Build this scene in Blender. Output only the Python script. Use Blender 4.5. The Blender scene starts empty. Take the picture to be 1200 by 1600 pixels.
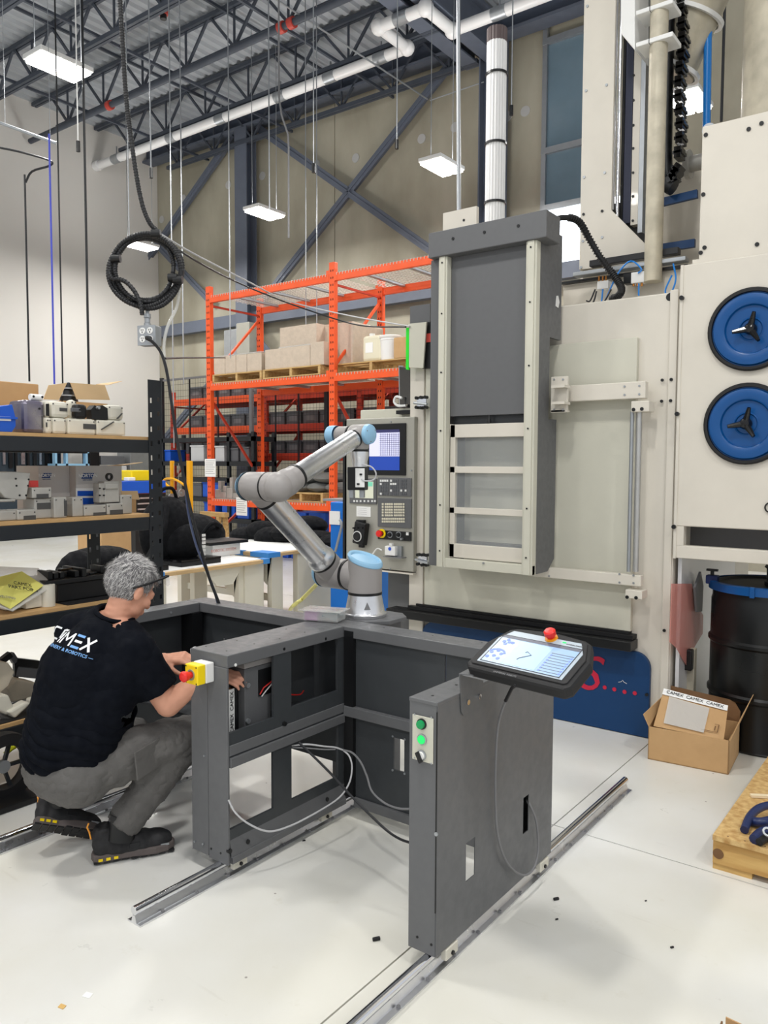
import bpy, bmesh, math, random
import numpy as np
from mathutils import Vector, Matrix, Quaternion
random.seed(7)
SC = bpy.context.scene
COL = SC.collection
PI = math.pi
# ---------------------------------------------------------------- camera
CF, YAW, PIT, ROL, CH = 1230.0, .6413, .0614, .0042, 1.55
_F = Vector((-math.sin(YAW)*math.cos(PIT), math.cos(YAW)*math.cos(PIT), -math.sin(PIT)))
_r = Vector((math.cos(YAW), math.sin(YAW), 0)); _u = _r.cross(_F)
_R = math.cos(ROL)*_r + math.sin(ROL)*_u; _U = -math.sin(ROL)*_r + math.cos(ROL)*_u
CO = Vector((0, 0, CH))
cam = bpy.data.cameras.new('camera'); camo = bpy.data.objects.new('camera', cam); COL.objects.link(camo)
cam.sensor_fit = 'VERTICAL'; cam.sensor_height = 24; cam.sensor_width = 18; cam.lens = CF/1600*24
cam.clip_end = 200; cam.clip_start = .05
camo.matrix_world = Matrix(((_R.x, _U.x, -_F.x, 0), (_R.y, _U.y, -_F.y, 0), (_R.z, _U.z, -_F.z, CH), (0, 0, 0, 1)))
SC.camera = camo
# ---------------------------------------------------------------- world and exposure
w = bpy.data.worlds.new('world'); SC.world = w; w.use_nodes = True
w.node_tree.nodes['Background'].inputs[0].default_value = (.93, .96, 1, 1)
w.node_tree.nodes['Background'].inputs[1].default_value = .62
SC.view_settings.view_transform = 'Standard'; SC.view_settings.look = 'None'
SC.view_settings.exposure = .33; SC.view_settings.gamma = 1; SC.view_settings.use_curve_mapping = False
# ceiling luminaires that also light the hall (most get glowing bodies further down, the rest are added unseen lights)
LAMPS_AND_ADDED = [(-13.9, 10.2, 6.0), (-10.3, 10.2, 6.0), (-6.56, 10.2, 6.0), (-2.97, 10.2, 6.0),
         (-8.9, 5.42, 6.25), (-5.2, 5.4, 6.25), (-1.2, 5.4, 7.6), (-12.6, 5.4, 6.25), (-4.9, .9, 6.2), (-1.1, .9, 6.2), (-8.7, .9, 6.2), (2.6, .9, 6.2), (-1.1, -3.6, 6.2), (2.6, -3.6, 6.2), (-4.9, -3.6, 6.2)]
for i, (x, y, z) in enumerate(LAMPS_AND_ADDED):
    L = bpy.data.lights.new('lamp_or_added_light', 'AREA'); L.shape = 'RECTANGLE'; L.size = .32; L.size_y = .6
    L.energy = 70 if i not in (6,) else 35; L.color = (1, .985, .955)
    lo = bpy.data.objects.new('lamp_or_added_light', L); COL.objects.link(lo); lo.location = (x, y, z-.06)
    U2 = bpy.data.lights.new('added_uplight', 'AREA'); U2.shape = 'RECTANGLE'; U2.size = .3; U2.size_y = .6; U2.energy = L.energy*.28; U2.color = L.color  # upward light added above each lamp to brighten the roof deck
    uo = bpy.data.objects.new('added_uplight', U2); COL.objects.link(uo); uo.location = (x, y, z+.1); uo.rotation_euler = (PI, 0, 0)
# ---------------------------------------------------------------- helpers
def ray(px, py): return _F + _R*((px-600)/CF) - _U*((py-800)/CF)
def UX(px, py, X): d = ray(px, py); return CO + d*(X/d.x)
def UY(px, py, Y): d = ray(px, py); return CO + d*(Y/d.y)
def UZ(px, py, Z): d = ray(px, py); return CO + d*((Z-CH)/d.z)
def UD(px, py, D): return CO + ray(px, py)*D
def V(*a): return Vector(a)
MATS = {}
def s2l(c): return tuple((x/12.92 if x <= .04045 else ((x+.055)/1.055)**2.4) for x in c)
def mat(name, rgb, rough=.5, metal=0, noise=0, nscale=8, bump=0, bscale=60, emit=0, alpha=1, trans=0, ior=1.45, coat=0, stretch=None, col2=None, spec=None):
    """rgb as 0-255 sRGB"""
    if name in MATS: return MATS[name]
    m = bpy.data.materials.new(name); m.use_nodes = True; MATS[name] = m
    nt = m.node_tree; b = nt.nodes['Principled BSDF']
    c = s2l([v/255 for v in rgb])
    b.inputs['Base Color'].default_value = (*c, 1); b.inputs['Roughness'].default_value = rough; b.inputs['Metallic'].default_value = metal
    b.inputs['IOR'].default_value = ior
    if spec is not None: b.inputs['Specular IOR Level'].default_value = spec
    if coat: b.inputs['Coat Weight'].default_value = coat
    if trans: b.inputs['Transmission Weight'].default_value = trans
    if alpha < 1: b.inputs['Alpha'].default_value = alpha
    if emit:
        b.inputs['Emission Color'].default_value = (*c, 1); b.inputs['Emission Strength'].default_value = emit
    if noise or bump:
        tc = nt.nodes.new('ShaderNodeTexCoord'); mp = nt.nodes.new('ShaderNodeMapping'); nt.links.new(tc.outputs['Object'], mp.inputs[0])
        if stretch: mp.inputs['Scale'].default_value = stretch
    if noise:
        n = nt.nodes.new('ShaderNodeTexNoise'); n.inputs['Scale'].default_value = nscale; n.inputs['Detail'].default_value = 6
        nt.links.new(mp.outputs[0], n.inputs['Vector'])
        r = nt.nodes.new('ShaderNodeMapRange'); r.inputs[1].default_value = .3; r.inputs[2].default_value = .7
        nt.links.new(n.outputs['Fac'], r.inputs[0])
        mx = nt.nodes.new('ShaderNodeMix'); mx.data_type = 'RGBA'; nt.links.new(r.outputs[0], mx.inputs[0])
        c2 = s2l([v/255 for v in col2]) if col2 else tuple(v*(1-noise) for v in c)
        mx.inputs[6].default_value = (*c2, 1); mx.inputs[7].default_value = (*c, 1)
        nt.links.new(mx.outputs[2], b.inputs['Base Color'])
        rr = nt.nodes.new('ShaderNodeMapRange'); rr.inputs[3].default_value = min(1, rough*1.25); rr.inputs[4].default_value = rough*.85
        nt.links.new(r.outputs[0], rr.inputs[0]); nt.links.new(rr.outputs[0], b.inputs['Roughness'])
    if bump:
        n2 = nt.nodes.new('ShaderNodeTexNoise'); n2.inputs['Scale'].default_value = bscale; n2.inputs['Detail'].default_value = 4
        nt.links.new(mp.outputs[0], n2.inputs['Vector'])
        bp = nt.nodes.new('ShaderNodeBump'); bp.inputs['Strength'].default_value = bump; bp.inputs['Distance'].default_value = .01
        nt.links.new(n2.outputs['Fac'], bp.inputs['Height']); nt.links.new(bp.outputs[0], b.inputs['Normal'])
    return m
OFF = {}
def tag(o, label=None, cat=None, group=None, kind=None):
    if label: o['label'] = label
    if cat: o['category'] = cat
    if group: o['group'] = group
    if kind: o['kind'] = kind
    return o
def thing(name, loc, label, cat, group=None, kind=None):
    o = bpy.data.objects.new(name, None); COL.objects.link(o); o.location = loc; o.empty_display_size = .1
    OFF[o] = Vector(loc); return tag(o, label, cat, group, kind)
class MB:
    def __init__(s): s.v = []; s.f = []; s.sm = []
    def add(s, vs, fs, smooth=False):
        n = len(s.v); s.v += [tuple(v) for v in vs]; s.f += [tuple(n+i for i in f) for f in fs]; s.sm += [smooth]*len(fs); return s
    def box(s, a, b):
        x0, y0, z0 = (min(p, q) for p, q in zip(a, b)); x1, y1, z1 = (max(p, q) for p, q in zip(a, b))
        return s.add([(x0,y0,z0),(x1,y0,z0),(x1,y1,z0),(x0,y1,z0),(x0,y0,z1),(x1,y0,z1),(x1,y1,z1),(x0,y1,z1)],
                     [(0,3,2,1),(4,5,6,7),(0,1,5,4),(1,2,6,5),(2,3,7,6),(3,0,4,7)])
    def obox(s, c, X, Y, Z):
        """box centred at c with half-extent vectors X,Y,Z"""
        c, X, Y, Z = map(Vector, (c, X, Y, Z))
        return s.add([c-X-Y-Z, c+X-Y-Z, c+X+Y-Z, c-X+Y-Z, c-X-Y+Z, c+X-Y+Z, c+X+Y+Z, c-X+Y+Z],
                     [(0,3,2,1),(4,5,6,7),(0,1,5,4),(1,2,6,5),(2,3,7,6),(3,0,4,7)])
    def bar(s, a, b, w, h, up=(0,0,1)):
        a, b = Vector(a), Vector(b); d = (b-a); n = d.normalized(); up = Vector(up)
        if abs(n.dot(up)) > .98: up = Vector((0, 1, 0)) if abs(n.y) < .9 else Vector((1, 0, 0))
        x = n.cross(up).normalized(); y = x.cross(n).normalized()
        return s.obox((a+b)/2, d/2, x*w/2, y*h/2)
    def cyl(s, a, b, r, r2=None, seg=16, cap=True):
        a, b = Vector(a), Vector(b); r2 = r if r2 is None else r2; d = (b-a).normalized()
        up = Vector((0,0,1)) if abs(d.z) < .9 else Vector((1,0,0))
        x = d.cross(up).normalized(); y = d.cross(x)
        vs = []; n = len(s.v)
        for k in range(seg):
            t = 2*PI*k/seg; o = x*math.cos(t)+y*math.sin(t); vs += [a+o*r, b+o*r2]
        s.add(vs, [(2*k, 2*((k+1) % seg), 2*((k+1) % seg)+1, 2*k+1) for k in range(seg)], True)
        if cap:
            s.add([vs[2*k] for k in range(seg)][::-1], [tuple(range(seg))]); s.add([vs[2*k+1] for k in range(seg)], [tuple(range(seg))])
        return s
    def lathe(s, c, axis, prof, seg=24):
        """prof: list of (along, radius)"""
        c, d = Vector(c), Vector(axis).normalized()
        up = Vector((0,0,1)) if abs(d.z) < .9 else Vector((1,0,0))
        x = d.cross(up).normalized(); y = d.cross(x); m = len(prof); vs = []
        for k in range(seg):
            t = 2*PI*k/seg; o = x*math.cos(t)+y*math.sin(t)
            vs += [c+d*h+o*max(r, 1e-5) for h, r in prof]
        fs = []
        for k in range(seg):
            q = ((k+1) % seg)*m; p = k*m
            for i in range(m-1): fs.append((p+i, q+i, q+i+1, p+i+1))
        return s.add(vs, fs, True)
    def tube(s, pts, r, seg=8, sub=0, cap=True, radii=None):
        pts = [Vector(p) for p in pts]
        if sub: pts = crom(pts, sub)
        n = len(pts); t0 = (pts[1]-pts[0]).normalized(); up = Vector((0,0,1)) if abs(t0.z) < .9 else Vector((1,0,0))
        x = t0.cross(up).normalized(); vs = []
        for i, p in enumerate(pts):
            t = (pts[min(i+1, n-1)]-pts[max(i-1, 0)]).normalized(); x = (x - t*x.dot(t)).normalized(); y = t.cross(x)
            rr = radii[min(len(radii)-1, int(i*len(radii)/n))] if radii else r
            vs += [p + (x*math.cos(2*PI*k/seg)+y*math.sin(2*PI*k/seg))*rr for k in range(seg)]
        fs = [(i*seg+k, i*seg+(k+1) % seg, (i+1)*seg+(k+1) % seg, (i+1)*seg+k) for i in range(n-1) for k in range(seg)]
        s.add(vs, fs, True)
        if cap: s.add(vs[:seg][::-1], [tuple(range(seg))]); s.add(vs[-seg:], [tuple(range(seg))])
        return s
    def prism(s, poly, d):
        """poly: list of 3D points (planar), extruded by vector d"""
        poly = [Vector(p) for p in poly]; d = Vector(d); n = len(poly)
        return s.add(poly+[p+d for p in poly], [tuple(range(n))[::-1], tuple(range(n, 2*n))]+[(k, (k+1) % n, n+(k+1) % n, n+k) for k in range(n)])
    def sphere(s, c, r, seg=14, sc=(1,1,1)):
        c = Vector(c); m = seg//2; prof = []
        vs = []; fs = []
        for i in range(m+1):
            a = PI*i/m
            for k in range(seg):
                t = 2*PI*k/seg; vs.append(c+Vector((r*sc[0]*math.sin(a)*math.cos(t), r*sc[1]*math.sin(a)*math.sin(t), r*sc[2]*math.cos(a))))
        for i in range(m):
            for k in range(seg): fs.append((i*seg+k, (i+1)*seg+k, (i+1)*seg+(k+1) % seg, i*seg+(k+1) % seg))
        return s.add(vs, fs, True)
    def build(s, name, m, parent=None, bev=0, kind=None, label=None, cat=None, group=None, rot=None):
        if parent is not None:
            p = parent
            while p.parent is not None: p = p.parent
            off = OFF.get(p, Vector((0,0,0)))
        else:
            xs = np.array(s.v); off = Vector(((xs[:,0].min()+xs[:,0].max())/2, (xs[:,1].min()+xs[:,1].max())/2, xs[:,2].min()))
        me = bpy.data.meshes.new(name); me.from_pydata([(v[0]-off.x, v[1]-off.y, v[2]-off.z) for v in s.v], [], s.f)
        me.polygons.foreach_set('use_smooth', s.sm)
        bm = bmesh.new(); bm.from_mesh(me); bmesh.ops.remove_doubles(bm, verts=bm.verts, dist=1e-5)
        bmesh.ops.recalc_face_normals(bm, faces=bm.faces); bm.to_mesh(me); bm.free()
        if any(s.sm): me.set_sharp_from_angle(angle=.65)
        me.materials.append(m if not isinstance(m, str) else MATS[m])
        o = bpy.data.objects.new(name, me); COL.objects.link(o)
        if parent is None: o.location = off; OFF[o] = off
        else: o.parent = parent
        if bev:
            bv = o.modifiers.new('bevel', 'BEVEL'); bv.width = bev; bv.segments = 2; bv.limit_method = 'ANGLE'; bv.angle_limit = .7
        return tag(o, label, cat, group, kind)
def crom(P, sub):
    P = [P[0]*2-P[1]]+list(P)+[P[-1]*2-P[-2]]; out = []
    for i in range(1, len(P)-2):
        a, b, c, d = P[i-1:i+3]
        for k in range(sub):
            t = k/sub; out.append(.5*((2*b)+(c-a)*t+(2*a-5*b+4*c-d)*t*t+(3*b-a-3*c+d)*t*t*t))
    out.append(P[-2]); return out
def kids(o): return [c for c in ALLKIDS.get(o, [])]
ALLKIDS = {}
def dup(root, loc, rotz=0, label=None, group=None, scale=None):
    """copy of a thing with its parts and sub-parts"""
    r = root.copy(); COL.objects.link(r); r.location = loc; r.rotation_euler = (0, 0, rotz)
    if scale: r.scale = scale
    if label: r['label'] = label
    if group: r['group'] = group
    OFF[r] = Vector(loc)
    for ch in root.children:
        c = ch.copy(); COL.objects.link(c); c.parent = r
        for g in ch.children:
            d = g.copy(); COL.objects.link(d); d.parent = c
    return r
TXM = {}
def text(name, s, size, m, parent, loc, X, Yv, ext=.0005, align='CENTER', space=1, kind=None, label=None, shear=0, bold=0):
    """flat lettering; X,Yv = world directions of the baseline and the letter's up"""
    cu = bpy.data.curves.new(name, 'FONT'); cu.body = s; cu.size = size; cu.align_x = align; cu.align_y = 'CENTER'; cu.extrude = ext
    cu.space_character = space; cu.shear = shear; cu.offset = bold; cu.resolution_u = 3
    cu.materials.append(MATS[m] if isinstance(m, str) else m)
    o = bpy.data.objects.new(name, cu); COL.objects.link(o)
    X = Vector(X).normalized(); Yv = Vector(Yv); Yv = (Yv-X*Yv.dot(X)).normalized(); Z = X.cross(Yv)
    p = parent
    while p is not None and p.parent is not None: p = p.parent
    off = OFF.get(p, Vector((0,0,0))) if parent else Vector((0,0,0))
    L = Vector(loc)-off
    M = Matrix(((X.x, Yv.x, Z.x, L.x), (X.y, Yv.y, Z.y, L.y), (X.z, Yv.z, Z.z, L.z), (0,0,0,1)))
    me = bpy.data.meshes.new_from_object(o.evaluated_get(bpy.context.evaluated_depsgraph_get())); bpy.data.objects.remove(o)
    me.name = name; o = bpy.data.objects.new(name, me); COL.objects.link(o)
    if not me.materials: me.materials.append(MATS[m] if isinstance(m, str) else m)
    if parent: o.parent = parent
    o.matrix_local = M; TXM[o] = M
    return tag(o, label, None, None, kind)
# ---------------------------------------------------------------- materials
mat('cream', (216, 210, 198), .42, noise=.09, nscale=3, coat=.1)
mat('cream2', (205, 203, 188), .4, noise=.07, nscale=4)
mat('cream_dirty', (200, 192, 172), .45, noise=.3, nscale=9, metal=.1)
mat('steel_panel', (176, 174, 164), .35, noise=.12, nscale=5, metal=.3)
mat('charcoal', (98, 99, 101), .42, noise=.03, nscale=30, bump=.05, bscale=400)
mat('charcoal_shaded', (60, 63, 66), .38, noise=.08, nscale=20)  # darker charcoal, shading of the frame sheets is put into this colour
mat('black', (18, 19, 21), .4)
mat('black_gloss', (14, 14, 16), .12)
mat('rubber', (24, 24, 26), .6)
mat('chrome', (225, 226, 230), .12, metal=1)
mat('alu', (226, 227, 230), .3, metal=1, noise=.08, nscale=20)
mat('alu_dull', (190, 190, 188), .45, metal=.85, noise=.12, nscale=12)
mat('white', (232, 232, 230), .5)
mat('white_paper', (240, 240, 238), .8)
mat('orange', (240, 92, 40), .42, noise=.1, nscale=5)
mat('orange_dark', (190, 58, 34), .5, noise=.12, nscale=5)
mat('blue_skirt', (0, 56, 104), .45, noise=.08, nscale=3)
mat('blue_lid', (4, 74, 136), .32)
mat('blue_bin', (22, 84, 190), .4)
mat('sky_cap', (140, 184, 214), .35)
mat('robot_grey', (150, 146, 144), .4)
mat('card', (196, 158, 112), .75, noise=.07, nscale=12)
mat('card_dark', (120, 88, 58), .8, noise=.1, nscale=10)
mat('wood', (205, 176, 122), .65, noise=.2, nscale=5, stretch=(1, 6, 6), col2=(178, 140, 86))
mat('osb', (216, 184, 126), .7, noise=.35, nscale=38, col2=(176, 134, 78), bump=.2, bscale=90)
mat('shelf_black', (30, 34, 39), .4, noise=.1, nscale=12)
mat('shelf_board', (196, 158, 108), .7, noise=.15, nscale=10)
mat('part_steel', (186, 184, 178), .38, metal=.35, noise=.2, nscale=9)
mat('part_plastic', (218, 214, 200), .5, noise=.12, nscale=8)
mat('slot', (70, 70, 70), .5)
mat('joist', (70, 76, 87), .5, noise=.12, nscale=3)
mat('steel_blue', (96, 103, 117), .5, noise=.1, nscale=3)
mat('fascia', (74, 82, 98), .5, noise=.1, nscale=2)
mat('pvc', (228, 228, 228), .35)
mat('galv', (170, 174, 178), .4, metal=.7, noise=.1)
mat('wall_paint', (222, 219, 214), .75, noise=.03, nscale=.8)
mat('lamp_glow', (255, 250, 240), .4, emit=22)
mat('red', (226, 44, 38), .35)
mat('yellow', (246, 214, 20), .4)
mat('green', (10, 150, 84), .25)
mat('green_lit', (30, 215, 100), .3, emit=.5)
mat('cable_grey', (120, 120, 122), .5)
mat('cable_black', (28, 29, 32), .45)
mat('skin', (214, 156, 130), .5, noise=.08, nscale=25)
mat('tshirt', (14, 17, 24), .85, noise=.15, nscale=30, spec=.1)
mat('pants', (96, 94, 92), .85, noise=.12, nscale=18, bump=.3, bscale=60)
mat('shoe', (38, 38, 40), .7, noise=.2, nscale=30)
mat('sole', (92, 84, 82), .7)
mat('grey_bin', (92, 94, 98), .5)
mat('bag', (20, 21, 24), .75, spec=.15, noise=.15, nscale=30, bump=.3, bscale=30)
mat('wrap', (206, 190, 172), .22, noise=.12, nscale=14, bump=.5, bscale=26, coat=.5)
mat('glass', (235, 240, 242), .05, alpha=.12)
mat('plastic_film', (226, 226, 222), .12, alpha=.45, bump=.6, bscale=22)
# ================================================================ THE HALL
XW, YW, ZD = -16.2, 12.4, 9.12
def nodes_floor():
    m = mat('floor_paint', (224, 222, 214), .34, coat=.08)
    nt = m.node_tree; b = nt.nodes['Principled BSDF']; g = nt.nodes.new('ShaderNodeNewGeometry')
    n1 = nt.nodes.new('ShaderNodeTexNoise'); n1.inputs['Scale'].default_value = .8; n1.inputs['Detail'].default_value = 5
    n2 = nt.nodes.new('ShaderNodeTexNoise'); n2.inputs['Scale'].default_value = 7; n2.inputs['Detail'].default_value = 8; n2.inputs['Roughness'].default_value = .7
    n3 = nt.nodes.new('ShaderNodeTexVoronoi'); n3.inputs['Scale'].default_value = 5.5
    mp = nt.nodes.new('ShaderNodeMapping'); mp.inputs['Rotation'].default_value = (0, 0, .5); mp.inputs['Scale'].default_value = (1, 9, 1)
    n4 = nt.nodes.new('ShaderNodeTexNoise'); n4.inputs['Scale'].default_value = 2.2; n4.inputs['Detail'].default_value = 9
    for n in (n1, n2, n3): nt.links.new(g.outputs['Position'], n.inputs['Vector'])
    nt.links.new(g.outputs['Position'], mp.inputs[0]); nt.links.new(mp.outputs[0], n4.inputs['Vector'])
    def rng(src, a, c, o0=0, o1=1):
        r = nt.nodes.new('ShaderNodeMapRange'); r.inputs[1].default_value = a; r.inputs[2].default_value = c; r.inputs[3].default_value = o0; r.inputs[4].default_value = o1
        nt.links.new(src, r.inputs[0]); return r.outputs[0]
    def mixc(f, A, B):
        x = nt.nodes.new('ShaderNodeMix'); x.data_type = 'RGBA'; nt.links.new(f, x.inputs[0])
        for s, v in ((6, A), (7, B)):
            if isinstance(v, tuple): x.inputs[s].default_value = (*s2l([q/255 for q in v]), 1)
            else: nt.links.new(v, x.inputs[s])
        return x.outputs[2]
    a = mixc(rng(n1.outputs['Fac'], .38, .62), (216, 214, 204), (229, 229, 226))
    a = mixc(rng(n2.outputs['Fac'], .62, .78, 0, .35), a, (190, 182, 160))
    a = mixc(rng(n4.outputs['Fac'], .66, .8, 0, .3), a, (178, 172, 158))
    a = mixc(rng(n3.outputs['Distance'], .018, .03, .7, 0), a, (110, 100, 92))
    nt.links.new(a, b.inputs['Base Color'])
    nt.links.new(rng(n2.outputs['Fac'], .3, .7, .26, .42), b.inputs['Roughness'])
    return m
fm = nodes_floor(); mat('joint', (92, 88, 82), .9)
floor = MB().box((-17, -9, -.12), (7, 12.6, -.012)).build('floor', MATS['joint'], kind='structure', label='pale painted concrete floor of the hall')
FX = [-17, -12.2, -8.6, -5.0, -1.385, 2.2, 7]; FY = [-9, -4.2, -.5, 3.085, 6.7, 10.3, 12.6]
for i in range(6):
    for j in range(6):
        MB().box((FX[i]+.003, FY[j]+.003, -.012), (FX[i+1]-.003, FY[j+1]-.003, 0)).build('floor_slab', fm, floor)
wl = MB().box((XW-.3, -9, 0), (XW, 12.6, 9.6)).build('wall_left', 'wall_paint', kind='structure', label='tall white painted wall on the left')
for y in (1.2, 4.9, 8.6, 12.0):
    pass
con = mat('concrete', (178, 173, 156), .85, noise=.22, nscale=1.3, bump=.15, bscale=9, col2=(152, 147, 130), stretch=(1,1,.5))
nt = con.node_tree
CX = [XW]+[UY(p, 300, YW).x for p in (372, 523, 765, 846)]+[UY(912, 300, YW).x, 1.0, 5.5]
wb = MB().box((XW, YW+.02, 0), (7, YW+.3, 9.6)).build('wall_back', con, kind='structure', label='bare concrete panel wall at the back')
for i in range(len(CX)-1):
    if i == 4: continue
    MB().box((CX[i]+.01, YW, 0), (CX[i+1]-.01, YW+.02, 9.1)).build('concrete_panel', con, wb)
mat('patch', (182, 182, 180), .6)
for px, py in ((556, 247), (495, 257), (659, 217), (711, 199), (793, 182), (821, 174), (410, 275), (287, 310), (253, 343), (357, 289)):
    p = UY(px, py, YW); MB().cyl((p.x, YW, p.z), (p.x, YW-.012, p.z), .088, seg=18).build('patch', MATS['patch'], wb)
# window beside the machine and the daylit opening under it
pane = mat('window_pane', (112, 134, 148), .12, noise=.2, nscale=1.2)
xa, xb = CX[4], CX[5]
win = MB().box((xa+.02, YW-.08, UY(880, 332, YW).z), (xa+.1, YW, 9.0)).box((xb+.25, YW-.08, UY(880, 332, YW).z), (xb+.33, YW, 9.0)).build('window_1', 'galv', kind='structure', label='tall blue grey window with white bars in the concrete wall')
for py in (60, 232, 322):
    z = UY(880, py, YW).z; MB().box((xa+.02, YW-.09, z-.05), (xb+.33, YW-.01, z+.05)).build('window_bar', 'galv', win)
for a, b in ((60, 232), (232, 322)):
    MB().box((xa+.1, YW-.03, UY(880, b, YW).z), (xb+.25, YW, UY(880, a, YW).z)).build('window_pane', pane, win)
mat('daylight', (236, 246, 255), .5, emit=3.2)
w2 = MB().box((xa-.05, YW-.05, UY(880, 420, YW).z), (xb+1.6, YW, UY(880, 326, YW).z)).build('window_2', MATS['daylight'], kind='structure', label='daylit opening below the tall window')
# roof deck
deckm = mat('deck', (172, 177, 183), .5, metal=.0, noise=.12, nscale=2)
b = MB(); x = XW; vs = []
while x < 6:
    for dx, z in ((0, ZD), (.09, ZD), (.12, ZD+.05), (.2, ZD+.05), (.23, ZD)): vs.append((x+dx, z))
    x += .23
n = len(vs); b.add([(p[0], -9, p[1]) for p in vs]+[(p[0], 12.6, p[1]) for p in vs], [(i, i+1, n+i+1, n+i) for i in range(n-1)])
ceil = b.build('ceiling', deckm, kind='structure', label='corrugated steel roof deck over the hall')
MB().box((XW-.3, -9, ZD+.06), (7, 12.6, ZD+.12)).build('roof_board', 'fascia', ceil)
# open-web roof joists, all alike, each a truss with chords and web rods
J0 = thing('roof_joist', (0, 0, 0), 'dark steel open-web roof joist under the deck', 'joist', 'roof joists running across the hall')
def chords(b, x0, x1, zc, z1=None):
    b.bar((x0, -.035, zc), (x1, -.035, zc), .05, .07).bar((x0, .035, zc), (x1, .035, zc), .05, .07)
XA, XB = XW+.05, -7.0
b = MB(); chords(b, XA, XB, 9.05); b.build('top_chord', 'joist', J0)
b = MB(); chords(b, XA+.9, XB, 8.37); b.build('bottom_chord', 'joist', J0)
dg = MB().bar((-.58, 0, 0), (0, 0, .66), .035, .035).build('web_rod', 'joist', J0)
x = XA+1.25
rods = []
while x < XB-.1:
    rods += [(x, 0), (x+.0, 1), (x+.0, 2)]; x += 1.22
me_up = MB().bar((0, 0, 0), (0, 0, .66), .03, .03)
for k, (x, t) in enumerate(rods):
    if t == 0: bb = MB().bar((0, 0, 0), (-.58, 0, .66), .04, .04)
    elif t == 1: bb = MB().bar((0, 0, 0), (0, 0, .66), .03, .03)
    else: bb = MB().bar((0, 0, 0), (.58, 0, .66), .04, .04)
    if k < 3: bb.build('web_rod', 'joist', J0).location = (x, 0, 8.38)
    else:
        src = [c for c in J0.children if c.name.startswith('web_rod')][1+t]
        c = src.copy(); COL.objects.link(c); c.parent = J0; c.location = (x, 0, 8.38)
bpy.data.objects.remove(dg)
JY = [10.72, 9.25, 7.82, 6.4, 4.95, 3.5]
J0.location = (0, JY[0], 0)
ordn = ['nearest the back wall, above the white drain pipe', 'second from the back wall', 'third from the back wall', 'fourth from the back wall', 'fifth from the back wall', 'sixth from the back wall']
J0['label'] = 'dark open-web roof joist '+ordn[0]
for k in range(1, 6): dup(J0, (0, JY[k], 0), label='dark open-web roof joist '+ordn[k])
for y in (12.0, 2.0): dup(J0, (0, y, 0), label='dark open-web roof joist hard against the back wall' if y == 12.0 else 'dark open-web roof joist over the camera position')
for k, y in enumerate((10.72, 9.25, 7.82)):
    dup(J0, (9.5+.3, y, 0), label='open-web roof joist right of the girder, '+['nearest the back wall', 'second from the back wall', 'third from the back wall'][k], group='roof joists right of the girder')
# bridging lines that run along the hall, under the joists
for k, (x, z) in enumerate(((-14.2, 8.42), (-11.6, 8.42), (-9.0, 8.42), (-12.9, 9.0), (-10.2, 9.0))):
    MB().bar((x, 1.9, z), (x, 12.3, z), .045, .045).build('bridging_bar', 'joist', label='slim dark bridging bar across the joists, '+['first low one from the left wall', 'second low one from the left wall', 'third low one from the left wall', 'first high one from the left wall', 'second high one from the left wall'][k], cat='steel bar', group='bridging bars')
# twin girder
g = thing('roof_girder', (-6.95, 6, 8.3), 'grey twin steel girder running to the white-wrapped riser', 'girder')
for dx in (-.2, .2):
    MB().box((-6.95+dx-.14, -3, 8.34), (-6.95+dx+.14, 12.1, 8.37)).box((-6.95+dx-.02, -3, 8.37), (-6.95+dx+.02, 12.1, 8.95)).box((-6.95+dx-.14, -3, 8.95), (-6.95+dx+.14, 12.1, 9.0)).build('beam', 'steel_blue', g)
MB().box((-6.97, -3, 8.4), (-6.93, 12.1, 8.9)).build('gap_plate', 'black', g)
# eave beam along the back wall
e = thing('eave_beam', (-6, 12.15, 8.7), 'dark blue grey steel beam along the top of the concrete wall', 'beam')
MB().box((XW, 12.1, 8.74), (6, 12.16, 9.06)).build('beam_web', 'fascia', e)
MB().box((XW, 11.98, 8.69), (6, 12.3, 8.74)).build('beam_flange', 'steel_blue', e)
# columns and bracing in front of the concrete wall
def hcol(x, y, z1, label, w=.36, mt='steel_blue'):
    t = thing('steel_column', (x, y, 0), label, 'column')
    MB().box((x-w/2, y-.15, 0), (x+w/2, y-.125, z1)).build('flange', mt, t)
    MB().box((x-w/2, y+.125, 0), (x+w/2, y+.15, z1)).build('flange', mt, t)
    MB().box((x-.012, y-.125, 0), (x+.012, y+.125, z1)).build('web', 'fascia', t)
ca, cb = UY(384, 300, 12.05), UY(768, 200, 12.05)
def icol(x, y, z1, label):
    t = thing('steel_column', (x, y, 0), label, 'column')
    MB().box((x-.2, y-.15, 0), (x-.175, y+.15, z1)).build('flange', 'steel_blue', t)
    MB().box((x+.175, y-.15, 0), (x+.2, y+.15, z1)).build('flange', 'steel_blue', t)
    MB().box((x-.175, y-.012, 0), (x+.175, y+.012, z1)).build('web', 'fascia', t)
hcol(ca.x-.08, 12.12, 8.69, 'blue grey steel column behind the orange rack, in the concrete wall')
icol(cb.x, 12.1, 8.69, 'blue grey steel column right behind the white-wrapped riser')
YB = 12.18
def brace(p, q, label, w=.16):
    a, c = UY(*p, YB), UY(*q, YB)
    t = MB().bar(a, c, .035, w, up=(0, 1, 0)); d = (c-a).normalized(); n = Vector((-d.z, 0, d.x))
    t.bar(a+Vector((0, -.05, 0)), c+Vector((0, -.05, 0)), w, .02, up=(0, 1, 0))
    t.build('brace', 'steel_blue', label=label, cat='brace', group='diagonal braces on the concrete wall')
brace((404, 200), (800, 480), 'long diagonal brace falling from the column top to the lower right')
brace((408, 476), (722, 80), 'long diagonal brace rising to the girder')
brace((232, 405), (366, 212), 'diagonal brace rising to the left side of the column')
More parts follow.
